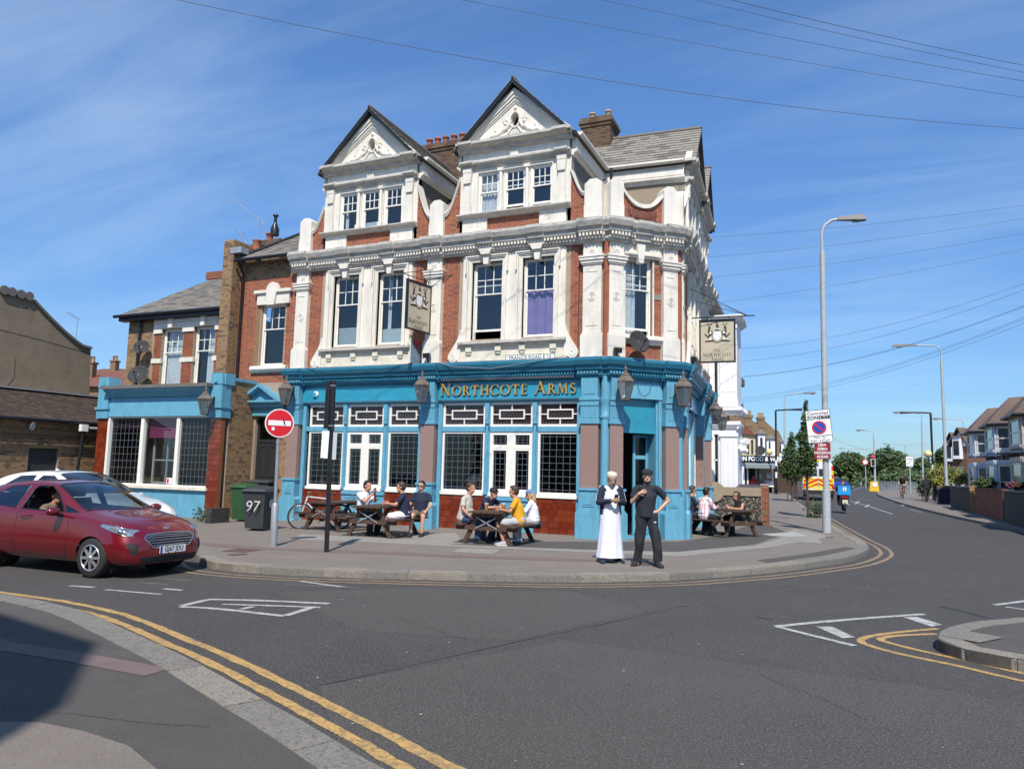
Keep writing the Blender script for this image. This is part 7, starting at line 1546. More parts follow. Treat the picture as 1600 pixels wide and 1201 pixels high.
def hand_fingers(bm,wrist,palm_dir,palm_n,L,s,curl=.5,out=None):
 """four unequal bent fingers and a side thumb rooted in the palm"""
 d=V(palm_dir).normalized(); n_=V(palm_n); n_=(n_-d*n_.dot(d)).normalized(); sd_=d.cross(n_)*s; k=L/.19
 for i,(off,ln) in enumerate(((-.033,.070),(-.011,.080),(.011,.075),(.031,.058))):
  p=V(wrist)+d*.082*k+sd_*off*k; q=p+(d*math.cos(curl*.5)+n_*math.sin(curl*.5))*ln*.5*k; e=q+(d*math.cos(curl*1.6)+n_*math.sin(curl*1.6))*ln*.5*k
  rcone(bm,p-d*.02*k,q,.0095*k,.0088*k,seg=6); rcone(bm,q,e,.0088*k,.0072*k,seg=6)
 p=V(wrist)+d*.025*k-sd_*.028*k; q=p+(d*.55-sd_*.75+n_*.3).normalized()*.038*k; e=q+(d*.85-sd_*.25+n_*.5).normalized()*.032*k
 rcone(bm,p,q,.012*k,.010*k,seg=6); rcone(bm,q,e,.010*k,.008*k,seg=6)
def person(label,loc,face_deg,J,skin='skin',top=None,legs=None,hair='hair_brown',hairstyle='short',cap=None,beard=None,shoes='blackcloth',glasses=False,vox=.011,group=None,robe=None,name='person',phone=False,bigbelly=0,scale=1.0,legs_on=True,head_tilt=0,head_yaw=0,jacket=None,shorts=False,sleeve='short',noise=.011,tie=False):
 """J holds joints in the person's own axes: x to their left hand is negative ... x right, y forward, z up"""
 t=thing(name,(0,0,0),label,'person',group); g=lambda k: V(J[k])
 X=V((1,0,0)); sh={s_: g('sh'+s_) for s_ in 'LR'}; el={s_: g('el'+s_) for s_ in 'LR'}; ha={s_: g('ha'+s_) for s_ in 'LR'}
 hip={s_: g('hip'+s_) for s_ in 'LR'}; kn={s_: g('kn'+s_) for s_ in 'LR'}; an={s_: g('an'+s_) for s_ in 'LR'}
 pel,ch,nk,hd=g('pel'),g('ch'),g('nk'),g('hd'); Hr=Matrix.Rotation(R(head_yaw),3,'Z') @ Matrix.Rotation(R(-head_tilt),3,'X')
 HS=1.12; hp=lambda x,y,z: hd+Hr @ V((x*HS,y*HS,z*HS)); shx=(sh['R']-sh['L']).normalized()
 def body(bm):
  rcone(bm,pel,ch,.125,.135,1.30,shx,16); rcone(bm,ch,ch.lerp(nk,.7),.13,.075,1.35,shx,16); rcone(bm,nk-V((0,0,.04)),hd-V((0,0,.04)),.062,.058)
  ell(bm,hp(0,.0,.03),(.083,.103,.103),Hr); ell(bm,hp(0,.028,-.045),(.061,.070,.078),Hr); rcone(bm,hp(0,.078,.015),hp(0,.105,-.018),.010,.016,seg=8)
  rcone(bm,hp(-.025,.074,.028),hp(.025,.074,.028),.016,.016,seg=8)
  for s_ in (-1,1): ell(bm,hp(s_*.078,-.005,-.005),(.010,.019,.030),Hr,8,6)
  for s_ in 'LR':
   rcone(bm,sh[s_]-V((0,0,.012)),el[s_],.044,.040); rcone(bm,el[s_],ha[s_],.040,.026); d=J.get('hd'+s_); d=V(d) if d else (ha[s_]-el[s_]); d.normalize(); n_=V(J.get('hn'+s_,(0,1,0)))
   n_=(n_-d*n_.dot(d)); n_=n_.normalized() if n_.length > 1e-3 else d.orthogonal().normalized(); rcone(bm,ha[s_],ha[s_]+d*.075,.030,.034,1.0,d.cross(n_),10)
   if legs_on: rcone(bm,hip[s_],kn[s_],.083,.056); rcone(bm,kn[s_],kn[s_].lerp(an[s_],.35),.055,.054); rcone(bm,kn[s_].lerp(an[s_],.35),an[s_],.054,.036); rcone(bm,an[s_]-V((0,.0,.01)),an[s_]+V((0,.09,-.05)),.030,.022)
 def fingers(bm):
  for s_ in 'LR':
   d=J.get('hd'+s_); d=V(d) if d else (ha[s_]-el[s_]); hand_fingers(bm,ha[s_],d,J.get('hn'+s_,(0,1,0)),.19,1 if s_ == 'R' else -1,J.get('curl'+s_,.6))
 fuse('body',body,vox*.85,M[skin],t,2,fingers)
 mb=MB()
 for s_ in (-1,1): mb.ball(hp(s_*.030,.079,.012),.011,n=8,m=6);
 mb2=MB(); [mb2.ball(hp(s_*.030,.087,.012),.006,n=6,m=4) for s_ in (-1,1)]
 for s_,q in ((-1,0),(1,0)): e=MB(); e.ball(hp(s_*.030,.077,.012),.0095,n=8,m=6,mi=0); e.ball(hp(s_*.030,.0815,.012),.006,n=6,m=4,mi=1); e.build('eye',[M['signwhite'],M['hair_black']],t)
 mb=MB(); mb.ball(hp(0,.080,-.058),.022,(1,.35,.28),n=10,m=6); mb.build('mouth',M['lips'],t)
 # clothes
 T_=top or 'navy'
 def shirt(bm):
  rcone(bm,pel+(V((0,0,-.09)) if J['knL'][2]-J['anL'][2] > J['hipL'][2]-J['knL'][2]-.12 and J['pel'][2] > .9 else V((0,0,-.02))),ch,.150+bigbelly,.150,1.22,shx,18,flat0=J['pel'][2] > .9); rcone(bm,ch,ch.lerp(nk,.70),.148,.092,1.34,shx,18)
  for s_ in 'LR': rcone(bm,nk-V((0,0,.055)),sh[s_]+(nk-sh[s_])*.1,.068,.062)
  if bigbelly: ell(bm,pel.lerp(ch,.4)+V((0,.07,0)),(.16,.13,.17))
  for s_ in 'LR':
   e=el[s_] if sleeve == 'long' else sh[s_].lerp(el[s_],.72)
   if sleeve != 'vest': rcone(bm,sh[s_]-V((0,0,.004)),e,.066,.062,flat1=(sleeve != 'long'))
   if sleeve == 'long': rcone(bm,el[s_],el[s_].lerp(ha[s_],.92),.056,.042,flat1=True)
 if top != 'none': fuse('shirt',shirt,vox,M[T_],t,3,None,noise)
 if top != 'none' and not robe:
  mb=MB(); mb.tube([nk+V((.075*math.cos(a),.065*math.sin(a)+.005,-.035+.012*math.sin(a)*-1)) for a in [2*PI*i/16 for i in range(17)]],.012,6,cap=False); mb.build('collar',M[T_],t)
 if legs_on and legs:
  def trs(bm):
   rcone(bm,pel-V((0,0,.02)),pel+V((0,0,.08)),.142,.138,1.28,shx,16)
   for s_ in 'LR':
    if shorts: rcone(bm,hip[s_],hip[s_].lerp(kn[s_],.86),.108,.088,flat1=True)
    else: rcone(bm,hip[s_],kn[s_],.116,.094); rcone(bm,kn[s_],kn[s_].lerp(an[s_],.97),.094,.080,flat1=True)
  fuse('shorts' if shorts else 'trousers',trs,vox,M[legs],t,3,None,noise*1.3)
 if robe:
  mb=MB(); n=40; rings=[]; rr=random.Random(3)
  lv=[(ch.z+.10,.150,.125),(ch.z-.05,.175,.145),(pel.z+.1,.175,.150),(pel.z-.12,.20,.17),(.62,.215,.185),(.42,.235,.20),(.24,.255,.215),(.10,.275,.23)]
  for i,(z,rx,ry) in enumerate(lv):
   c=V((0,.01,z)) if z > pel.z else V((J.get('robex',0)*(pel.z-z),.01,z)); am=max(0,(i-2))*.009
   rings.append([c+V((rx*math.cos(2*PI*k/n),ry*math.sin(2*PI*k/n),0))*(1+am*(math.sin(7*2*PI*k/n+.6*i)+.7*math.sin(11*2*PI*k/n+1.3)+.5*math.sin(4*2*PI*k/n+2))) for k in range(n)])
  vs=[v for r_ in rings for v in r_]; fs=[(i*n+k,(i+1)*n+k,(i+1)*n+(k+1) % n,i*n+(k+1) % n) for i in range(len(rings)-1) for k in range(n)]; mb.add(vs,fs,0,True); mb.build('robe',M[robe],t)
  mb=MB(); mb.tube([nk+V((.062*math.cos(a),.058*math.sin(a)+.008,-.015)) for a in [2*PI*i/16 for i in range(17)]],.016,6,cap=False); mb.build('collar',M[robe],t)
 if jacket:
  def jk(bm):
   for s_,q in (('L',-1),('R',1)):
    rcone(bm,pel+shx*q*.15+V((0,-.005,-.05)),ch+shx*q*.135,.088,.080,.85,shx,14,flat0=True); rcone(bm,ch+shx*q*.115,sh[s_]+V((-q*.05,0,.0)),.098,.065)
    rcone(bm,pel+V((0,-.09,-.05)),ch+V((0,-.07,0)),.095,.10,1.5,shx,flat0=True)
    rcone(bm,sh[s_]-V((0,0,.006)),el[s_],.074,.066); rcone(bm,el[s_],el[s_].lerp(ha[s_],.93),.062,.046,flat1=True)
   rcone(bm,ch+V((0,-.06,0)),nk+V((0,-.05,-.05)),.10,.06,1.4,shx)
   for s_ in 'LR': rcone(bm,nk+V((0,-.03,-.05)),sh[s_],.068,.070)
  fuse('jacket',jk,vox,M[jacket],t,2,None,noise)
  for s_,q in (('L',-1),('R',1)):
   mb=MB(); o1=sh[s_]+shx*q*.042+V((0,.015,.060)); o2=sh[s_].lerp(el[s_],.25)+shx*q*.070+V((0,.015,0)); mb.bar(o1,o2,.022,.014,upv=(0,1,0)); mb.bar(o2,sh[s_].lerp(el[s_],.9)+shx*q*.062+V((0,.015,0)),.022,.014,upv=(0,1,0)); mb.build('sleeve_stripe',M['whitecloth'],t)
 if legs_on:
  for s_ in 'LR':
   mb=MB(); a=an[s_]; fd=J.get('toe'+s_,(0,1,0)); fd=V(fd).normalized(); sx_=fd.cross(V((0,0,1))); z0=a.z-.085
   def q(f,x,z): return V((a.x,a.y,0))+fd*f+sx_*x+V((0,0,z0+z))
   sec=[(-.085,.036,.09),(-.035,.047,.115),(.05,.052,.10),(.12,.056,.075),(.19,.052,.058),(.22,.032,.04)]; n=10; vs=[]
   for f,w,h in sec: vs += [q(f,w*math.cos(2*PI*k/n),max(0.0,h*.5+h*.5*math.sin(2*PI*k/n)*1.0)) for k in range(n)]
   mb.add(vs,[(i*n+k,i*n+(k+1) % n,(i+1)*n+(k+1) % n,(i+1)*n+k) for i in range(len(sec)-1) for k in range(n)]+[list(range(n))[::-1],list(range(len(vs)-n,len(vs)))],0,True)
   sh_=mb.build('shoe',M[shoes],t)
   mb=MB(); P0=[q(-.08,-.035,0),q(.0,-.045,0),q(.14,-.05,0),q(.20,-.03,0),q(.20,.03,0),q(.14,.05,0),q(0,.045,0),q(-.08,.035,0)]; mb.prism(P0,(0,0,.022)); mb.build('sole',M['signwhite' if shoes in ('navy','greycloth') else 'rubber'],sh_)
 # hair and headwear
 if hairstyle != 'none' and not cap or hairstyle in ('long','pony'):
  def hr(bm):
   ell(bm,hp(0,-.020,.045),(.093,.105,.103),Hr); ell(bm,hp(0,-.045,.0),(.089,.076,.084),Hr); ell(bm,hp(0,.035,.095),(.070,.056,.036),Hr)
   if hairstyle in ('long','pony'): rcone(bm,hp(0,-.06,.03),hp(0,-.085,-.12),.062,.06); rcone(bm,hp(.02,-.085,-.12),hp(.04,-.09,-.26),.055,.03); [rcone(bm,hp(s_*.066,.0,.05),hp(s_*.075,-.01,-.13),.028,.022) for s_ in (-1,1)]
  fuse('hair',hr,vox*.8,M[hair],t,1,None,.006)
 if cap:
  if cap.startswith('kufi'):
   mb=MB(); rot=Hr; mb.lathe(hp(0,-.012,.045),[(.101,0),(.105,.02),(.104,.062),(.085,.088),(.045,.100),(.0,.103)],20,axis=Hr @ V((0,0,1))); mb.build('skullcap',M['capcream'],t)
  else:
   mb=MB(); mb.lathe(hp(0,-.008,.040),[(.103,0),(.107,.02),(.103,.06),(.080,.090),(.035,.106),(.0,.108)],20,axis=Hr @ V((0,0,1)))
   pk=[hp(.075*math.cos(a),.06+.062*math.sin(a),.052-.004*math.sin(a)) for a in [PI*i/10 for i in range(11)]]; mb.prism(pk,(Hr @ V((0,0,.009)))); mb.build('cap',M[cap],t)
 if beard:
  def bd(bm):
   ell(bm,hp(0,.042,-.088),(.050,.050,.042),Hr); ell(bm,hp(0,.072,-.040),(.030,.024,.010),Hr)
   if beard == 'long': ell(bm,hp(0,.055,-.125),(.045,.035,.060),Hr)
   for s_ in (-1,1): rcone(bm,hp(s_*.068,.01,-.02),hp(s_*.045,.04,-.085),.012,.02,seg=8)
  fuse('beard',bd,vox*.75,M['hair_grey' if beard == 'long' else 'hair_black'],t,1,None,.004)
 if glasses:
  mb=MB()
  for s_ in (-1,1): mb.ball(hp(s_*.033,.092,.014),.027,(1,.3,.75),n=10,m=6); mb.tube([hp(s_*.055,.088,.018),hp(s_*.080,.0,.012)],.004,4)
  mb.tube([hp(-.02,.094,.018),hp(.02,.094,.018)],.004,4); mb.build('sunglasses',M['black'],t)
 t.location=loc; t.rotation_euler=(0,0,R(face_deg-90)); t.scale=(scale,)*3
 return t
M['lips']=mat('lips',(.25,.09,.07),.5); M['capcream']=mat('cream_knit',(.66,.60,.46),.9,c2=(.5,.46,.36),scale=60)
M['striped']=mat('pink_striped_shirt',(.72,.70,.74),.85);
def stripe_mat():
 m=M['striped']; t_=m.node_tree; b=t_.nodes['Principled BSDF']; tc_=nn(t_,'ShaderNodeTexCoord'); w=nn(t_,'ShaderNodeTexWave'); w.inputs['Scale'].default_value=4.2; w.bands_direction='X'; t_.links.new(tc_.outputs['Object'],w.inputs['Vector'])
 r=nn(t_,'ShaderNodeMapRange'); r.inputs[1].default_value=.75; r.inputs[2].default_value=.9; t_.links.new(w.outputs['Fac'],r.inputs[0]); x=nn(t_,'ShaderNodeMix',data_type='RGBA'); t_.links.new(r.outputs[0],x.inputs[0]); x.inputs[6].default_value=(.72,.70,.74,1); x.inputs[7].default_value=(.50,.22,.27,1); t_.links.new(x.outputs[2],b.inputs['Base Color'])
stripe_mat()
def stand(**k):
 J=dict(pel=(0,0,.97),ch=(0,.0,1.27),nk=(0,.0,1.48),hd=(0,.02,1.625),shL=(-.175,0,1.42),shR=(.175,0,1.42),elL=(-.235,-.02,1.14),elR=(.235,-.02,1.14),haL=(-.25,.06,.90),haR=(.25,.06,.90),
             hipL=(-.09,0,.93),hipR=(.09,0,.93),knL=(-.11,.02,.50),knR=(.11,.02,.50),anL=(-.13,-.01,.085),anR=(.13,-.01,.085)); J.update(k); return J
def sit(**k):
 J=dict(pel=(0,0,.56),ch=(0,.05,.88),nk=(0,.08,1.08),hd=(0,.13,1.22),shL=(-.185,.05,1.01),shR=(.185,.05,1.01),elL=(-.24,.16,.78),elR=(.24,.16,.78),haL=(-.14,.38,.80),haR=(.14,.38,.80),
             hipL=(-.095,.05,.55),hipR=(.095,.05,.55),knL=(-.15,.46,.50),knR=(.15,.46,.50),anL=(-.14,.42,.085),anR=(.14,.42,.085)); J.update(k); return J
# face direction in degrees: world heading of their chest (0 = +X, 90 = +Y). Towards the camera is about -62 from the pub
toCam=lambda p: math.degrees(math.atan2(CAMP.y-p[1],CAMP.x-p[0]))
# --- the two men on the kerb
p=G(953,878); person('bearded man in white robe, cream skullcap and navy jacket looking at his phone',(p.x,p.y,0),toCam(p)+18,
 stand(hd=(0,.07,1.60),elL=(-.25,.02,1.15),elR=(.25,.02,1.15),haL=(-.07,.27,1.19),haR=(.05,.28,1.20),hnL=(1,0,.6),hnR=(-1,0,.6),curlL=1.0,curlR=1.0,anL=(-.15,-.02,.085),anR=(.16,.06,.085),toeL=(-.3,1,0),toeR=(.35,1,0)),
 skin='skinC',top='whitecloth',robe='whitecloth',legs='whitecloth',jacket='navy',cap='kufi',hairstyle='none',beard='long',shoes='navy',head_tilt=20,noise=.014,vox=.011,scale=.985)
ph_=COL.objects[-1]
pr=[o for o in COL.objects if o.get('label','').startswith('bearded man')][0]; q=pr.matrix_basis @ V((-.0,.36,1.24)); tph=thing('phone',q,'dark smartphone held by the man in the white robe','phone'); f=Fr(q.x,q.y,math.degrees(pr.rotation_euler.z)+180,q.z); mb=MB(); mb.hexa([f.p(-.037,-.05,-.05),f.p(.037,-.05,-.05),f.p(.037,-.042,-.05),f.p(-.037,-.042,-.05),f.p(-.037,.02,.08),f.p(.037,.02,.08),f.p(.037,.028,.08),f.p(-.037,.028,.08)]); mb.build('case',M['black'],tph)
p=G(1010,884); person('standing man in black cap and dark T-shirt, one hand on chest, other on hip',(p.x,p.y,0),toCam(p)+2,
 stand(pel=(.02,0,.98),ch=(0,0,1.28),hd=(-.01,.03,1.63),elL=(-.40,-.06,1.20),haL=(-.20,.06,1.00),hdL=(.8,.25,-.2),hnL=(0,-1,.2),elR=(.27,.07,1.16),haR=(.15,.20,1.32),hdR=(-.8,-.05,.35),hnR=(0,-1,0),curlL=.5,curlR=.35,
          anL=(-.20,.06,.085),anR=(.16,-.06,.085),knL=(-.17,.07,.50),knR=(.12,.0,.50),toeL=(-.35,1,0),toeR=(.5,1,0)),
 skin='skinB',top='charcoal',legs='blackcloth',cap='charcoal',hair='hair_black',hairstyle='none',beard='short',shoes='blackcloth',vox=.011,scale=1.01,noise=.020)
cm_=[o for o in COL.objects if o.get('label','').startswith('standing man in black cap')][0]
fc_=Fr(0,0,180); mb=MB(); mb.wbox(-.17,-.13,.06,.118,.80,.818); lg=mb.build('logo_tag',M['signwhite'],cm_)
# --- helper for table seats: side -1 / +1, y along table
def seat(T,side,y,d=.0): w=tloc(T,(side*(.66+d),y,0)); return w,math.degrees(T.rotation_euler.z)+(180 if side > 0 else 0)
# three men at the left table
w,h=seat(T2,-1,-.05,-.02); person('man in white shirt with dark hair raising both hands to his mouth, at left table',w,h-8,sit(elL=(-.20,.28,.84),elR=(.20,.28,.84),haL=(-.05,.37,1.03),haR=(.05,.40,1.05),hdL=(.2,.1,.8),hdR=(-.2,.1,.8),ch=(0,.08,.88),nk=(0,.12,1.08),hd=(0,.17,1.22)),top='whitecloth',legs='navy',hair='hair_black',shoes='blackcloth',vox=.013)
w,h=seat(T2,1,-.12,.02); person('man in navy T-shirt and white shorts with back turned, at the left table',w,h+22,sit(elL=(-.26,.22,.80),haL=(-.12,.44,.82),haR=(.16,.42,.80)),top='navy',legs='whitecloth',shorts=True,hair='hair_brown',vox=.013)
w,h=seat(T2,1,.62,.05); person('man in sunglasses, navy polo and khaki shorts at the end of the left table',w,toCam(w)-10,sit(pel=(0,0,.56),ch=(0,.0,.89),nk=(0,.01,1.10),hd=(0,.03,1.245),shL=(-.19,0,1.02),shR=(.19,0,1.02),elL=(-.27,.08,.78),haL=(-.19,.30,.64),elR=(.27,.02,.78),haR=(.30,.20,.70),knL=(-.14,.42,.52),knR=(.14,.42,.52),anL=(-.12,.44,.085),anR=(.16,.50,.085)),skin='skinB',top='navy',legs='khaki',shorts=True,hair='hair_black',glasses=True,vox=.013,head_yaw=-15)
# four drinkers
w,h=seat(T3,-1,-.42,.06); person('heavy man in beige linen shirt at the near left seat of the drinkers table',w,h+2,sit(ch=(0,.05,.90),nk=(0,.09,1.11),hd=(0,.14,1.26),elL=(-.28,.0,.80),haL=(-.22,.22,.64),elR=(.27,.08,.78),haR=(.24,.26,.62)),top='beigecloth',legs='denim',hair='hair_brown',vox=.013,bigbelly=.03)
w,h=seat(T3,-1,.42,-.02); person('man in dark cap and navy T-shirt leaning on the drinkers table',w,h-14,sit(ch=(0,.14,.84),nk=(0,.24,1.02),hd=(0,.32,1.13),shL=(-.19,.18,.98),shR=(.19,.18,.98),elL=(-.27,.36,.80),elR=(.27,.36,.80),haL=(-.05,.56,.82),haR=(.08,.58,.82)),top='navy',legs='navy',cap='blackcloth',hairstyle='none',vox=.013,head_tilt=8)
w,h=seat(T3,1,-.38,.0); person('man in yellow shirt and pale shorts with his back half turned, at the drinkers table',w,h+14,sit(pel=(0,-.02,.56),elL=(-.26,.16,.78),elR=(.26,.12,.78),haL=(-.10,.38,.80),haR=(.16,.34,.66),anL=(-.18,.30,.085),anR=(.12,.38,.085)),top='yellowcloth',legs='greycloth',shorts=True,hair='hair_brown',shoes='greycloth',vox=.013)
w,h=seat(T3,1,.50,.02); person('blonde woman in faded blue cap and white top at the drinkers table',w,h+8,sit(ch=(0,.05,.86),nk=(0,.08,1.05),hd=(0,.12,1.18),shL=(-.165,.05,.98),shR=(.165,.05,.98)),top='whitecloth',legs='greycloth',hair='hair_blonde',hairstyle='long',cap='bluecap',sleeve='long',shoes='whitecloth',vox=.013,scale=.95,head_tilt=8)
# main road side table
w,h=seat(T4,-1,-.02,-.02); person('man in pink striped white shirt seen from behind at the roadside table',w,h+4,sit(anL=(-.10,.10,.085),anR=(.10,.04,.085),knL=(-.14,.40,.46),knR=(.14,.40,.46)),top='striped',legs='blackcloth',hair='hair_black',sleeve='long',shoes='blackcloth',vox=.013)
w,h=seat(T4,-1,.55,.02); person('man in navy T-shirt at the roadside table, left of the striped shirt',w,h-12,sit(hd=(-.02,.12,1.25),anL=(-.10,.15,.085)),top='navy',legs='blackcloth',hair='hair_brown',vox=.014)
w,h=seat(T4,1,-.22,.0); person('woman in sunglasses and black vest facing the road at the roadside table',w,h-14,sit(ch=(0,.08,.84),nk=(0,.13,1.03),hd=(0,.19,1.16),shL=(-.16,.08,.96),shR=(.16,.08,.96),haL=(-.05,.45,.80),haR=(.02,.45,.84)),skin='skin',top='blackcloth',legs='blackcloth',hair='hair_brown',hairstyle='pony',glasses=True,vox=.013,scale=.97,noise=.002,sleeve='vest')
# people seen inside through the leaded windows
person('standing drinker in pale shirt inside the pub, behind leaded glass above the drinkers',(-4.35,1.0,.12),80,stand(),top='greycloth',legs='navy',hair='hair_black',vox=.018); person('man in pale blue shirt inside the pub at the window behind the left table',(-5.9,.62,.12),250,stand(pel=(0,0,.72),ch=(0,0,.98),nk=(0,0,1.18),hd=(0,.02,1.32),shL=(-.185,0,1.11),shR=(.185,0,1.11),elL=(-.25,0,.85),elR=(.25,0,.85),haL=(-.2,.2,.8),haR=(.2,.2,.8),hipL=(-.09,0,.68),hipR=(.09,0,.68),knL=(-.1,.4,.6),knR=(.1,.4,.6)),top='whitecloth',legs='navy',hair='hair_grey',vox=.018)
# far pedestrians and cyclist
p=G(1452,783.5); person('pedestrian in black walking away along the right pavement',(p.x-.15,p.y,p.z),100,stand(anL=(-.1,-.32,.10),anR=(.1,.25,.085),knL=(-.1,-.08,.50),knR=(.1,.15,.50),toeL=(0,1,-.4)),skin='skinB',top='blackcloth',legs='blackcloth',hair='hair_brown',hairstyle='long',vox=.022,sleeve='long',scale=1.0); person('second pedestrian in dark clothes beside the first, swinging one bare arm',(p.x+.50,p.y+.1,p.z),85,stand(elR=(.30,.12,1.16),haR=(.40,.30,1.0),anR=(.1,.2,.085)),top='blackcloth',legs='blackcloth',hair='hair_blonde',vox=.022,scale=.97)
p=G(1411,779); bk=bicycle('distant bicycle ridden towards the camera',(p.x,p.y,p.z),R(-95),m='black',s=1.05); person('cyclist in black T-shirt and dark cap riding towards the camera',(p.x-.0,p.y+.0,p.z+.02),-95,dict(pel=(0,-.20,1.02),ch=(0,.05,1.30),nk=(0,.18,1.46),hd=(0,.26,1.60),shL=(-.19,.12,1.40),shR=(.19,.12,1.40),elL=(-.26,.28,1.18),elR=(.26,.28,1.18),haL=(-.22,.42,1.06),haR=(.22,.42,1.06),hipL=(-.1,-.18,.98),hipR=(.1,-.18,.98),knL=(-.14,.12,.78),knR=(.14,.18,.62),anL=(-.12,-.02,.46),anR=(.12,.0,.22)),top='blackcloth',legs='khaki',shorts=True,cap='blackcloth',hairstyle='none',vox=.022)
# ================================================================== VEHICLES
def poly_cut(bm,poly,ax,cond):
 """cut the edges of a convex polygon into the mesh (projected along one axis) and return the faces inside"""
 i,j={'xz': (0,2),'xy': (0,1),'yz': (1,2)}[ax]; n=len(poly); cx=sum(p[0] for p in poly)/n; cy=sum(p[1] for p in poly)/n; lo=(min(p[0] for p in poly)-.02,min(p[1] for p in poly)-.02); hi=(max(p[0] for p in poly)+.02,max(p[1] for p in poly)+.02)
 def near(f):
  if not cond(f.calc_center_median()): return False
  a=[v.co[i] for v in f.verts]; b=[v.co[j] for v in f.verts]; return max(a) > lo[0] and min(a) < hi[0] and max(b) > lo[1] and min(b) < hi[1]
 fs=[f for f in bm.faces if near(f)]; gm=set(fs)
 for f in fs: gm.update(f.edges); gm.update(f.verts)
 gm=list(gm)
 for k in range(n):
  a,b=poly[k],poly[(k+1) % n]; no=[0,0,0]; no[i]=b[1]-a[1]; no[j]=-(b[0]-a[0]); co=[0,0,0]; co[i],co[j]=a
  gm=bmesh.ops.bisect_plane(bm,geom=gm,plane_co=co,plane_no=no,dist=1e-5)['geom']
 fc=[g for g in gm if isinstance(g,bmesh.types.BMFace)]
 def inside(f):
  c=f.calc_center_median()
  if not cond(c): return False
  s0=None
  for k in range(n):
   a,b=poly[k],poly[(k+1) % n]; s_=(b[0]-a[0])*(c[j]-a[1])-(b[1]-a[1])*(c[i]-a[0])
   if s0 is None: s0=s_
   if s_*s0 < 0: return False
  return True
 return [f for f in fc if f.is_valid and inside(f)]
def split_off(bm,faces,name,m,parent,off=0.0,trim_or_gap_shade=0,tm='black'):
 """move faces into a mesh of their own; optional trim strip round their outline"""
 nb=bmesh.new(); vm={}
 for f in faces:
  vs=[]
  for v in f.verts:
   if v not in vm: vm[v]=nb.verts.new(v.co+v.normal*off)
   vs.append(vm[v])
  try: nb.faces.new(vs).smooth=True
  except ValueError: pass
 bes=[e for e in nb.edges if len(e.link_faces) == 1]
 edges=[(e.verts[0].co.copy(),e.verts[1].co.copy()) for e in bes]
 bmesh.ops.delete(bm,geom=faces,context='FACES'); me=bpy.data.meshes.new(name); nb.normal_update(); nb.to_mesh(me); nb.free(); me.materials.append(m)
 c=sum((v.co for v in me.vertices),V())/max(1,len(me.vertices))
 for v in me.vertices: v.co -= c
 o=link(name,me,c,parent)
 if trim_or_gap_shade:
  mb=MB()
  for a,b in edges: mb.tube([a,b],trim_or_gap_shade,5,cap=False,smooth=True)
  mb.build('trim',M[tm],o)
 return o
def carpaint(name,c,c2=None): return mat(name,c,.22,c2=c2,scale=3,coat=1.0,spec=.5,metal=.25 if c2 else 0)
M['paint_red']=carpaint('metallic_dark_red_paint',(.18,.0055,.013),(.15,.005,.011)); M['paint_white']=carpaint('white_car_paint',(.76,.77,.78))
M['carglass']=glassmat('car_glass',tint=(.50,.58,.56),refl=.10); M['headlight']=mat('headlight_lens',(.42,.45,.48),.08,c2=(.10,.12,.15),scale=14,metal=.5,coat=1); M['interior']=mat('car_interior',(.018,.018,.02),.8)
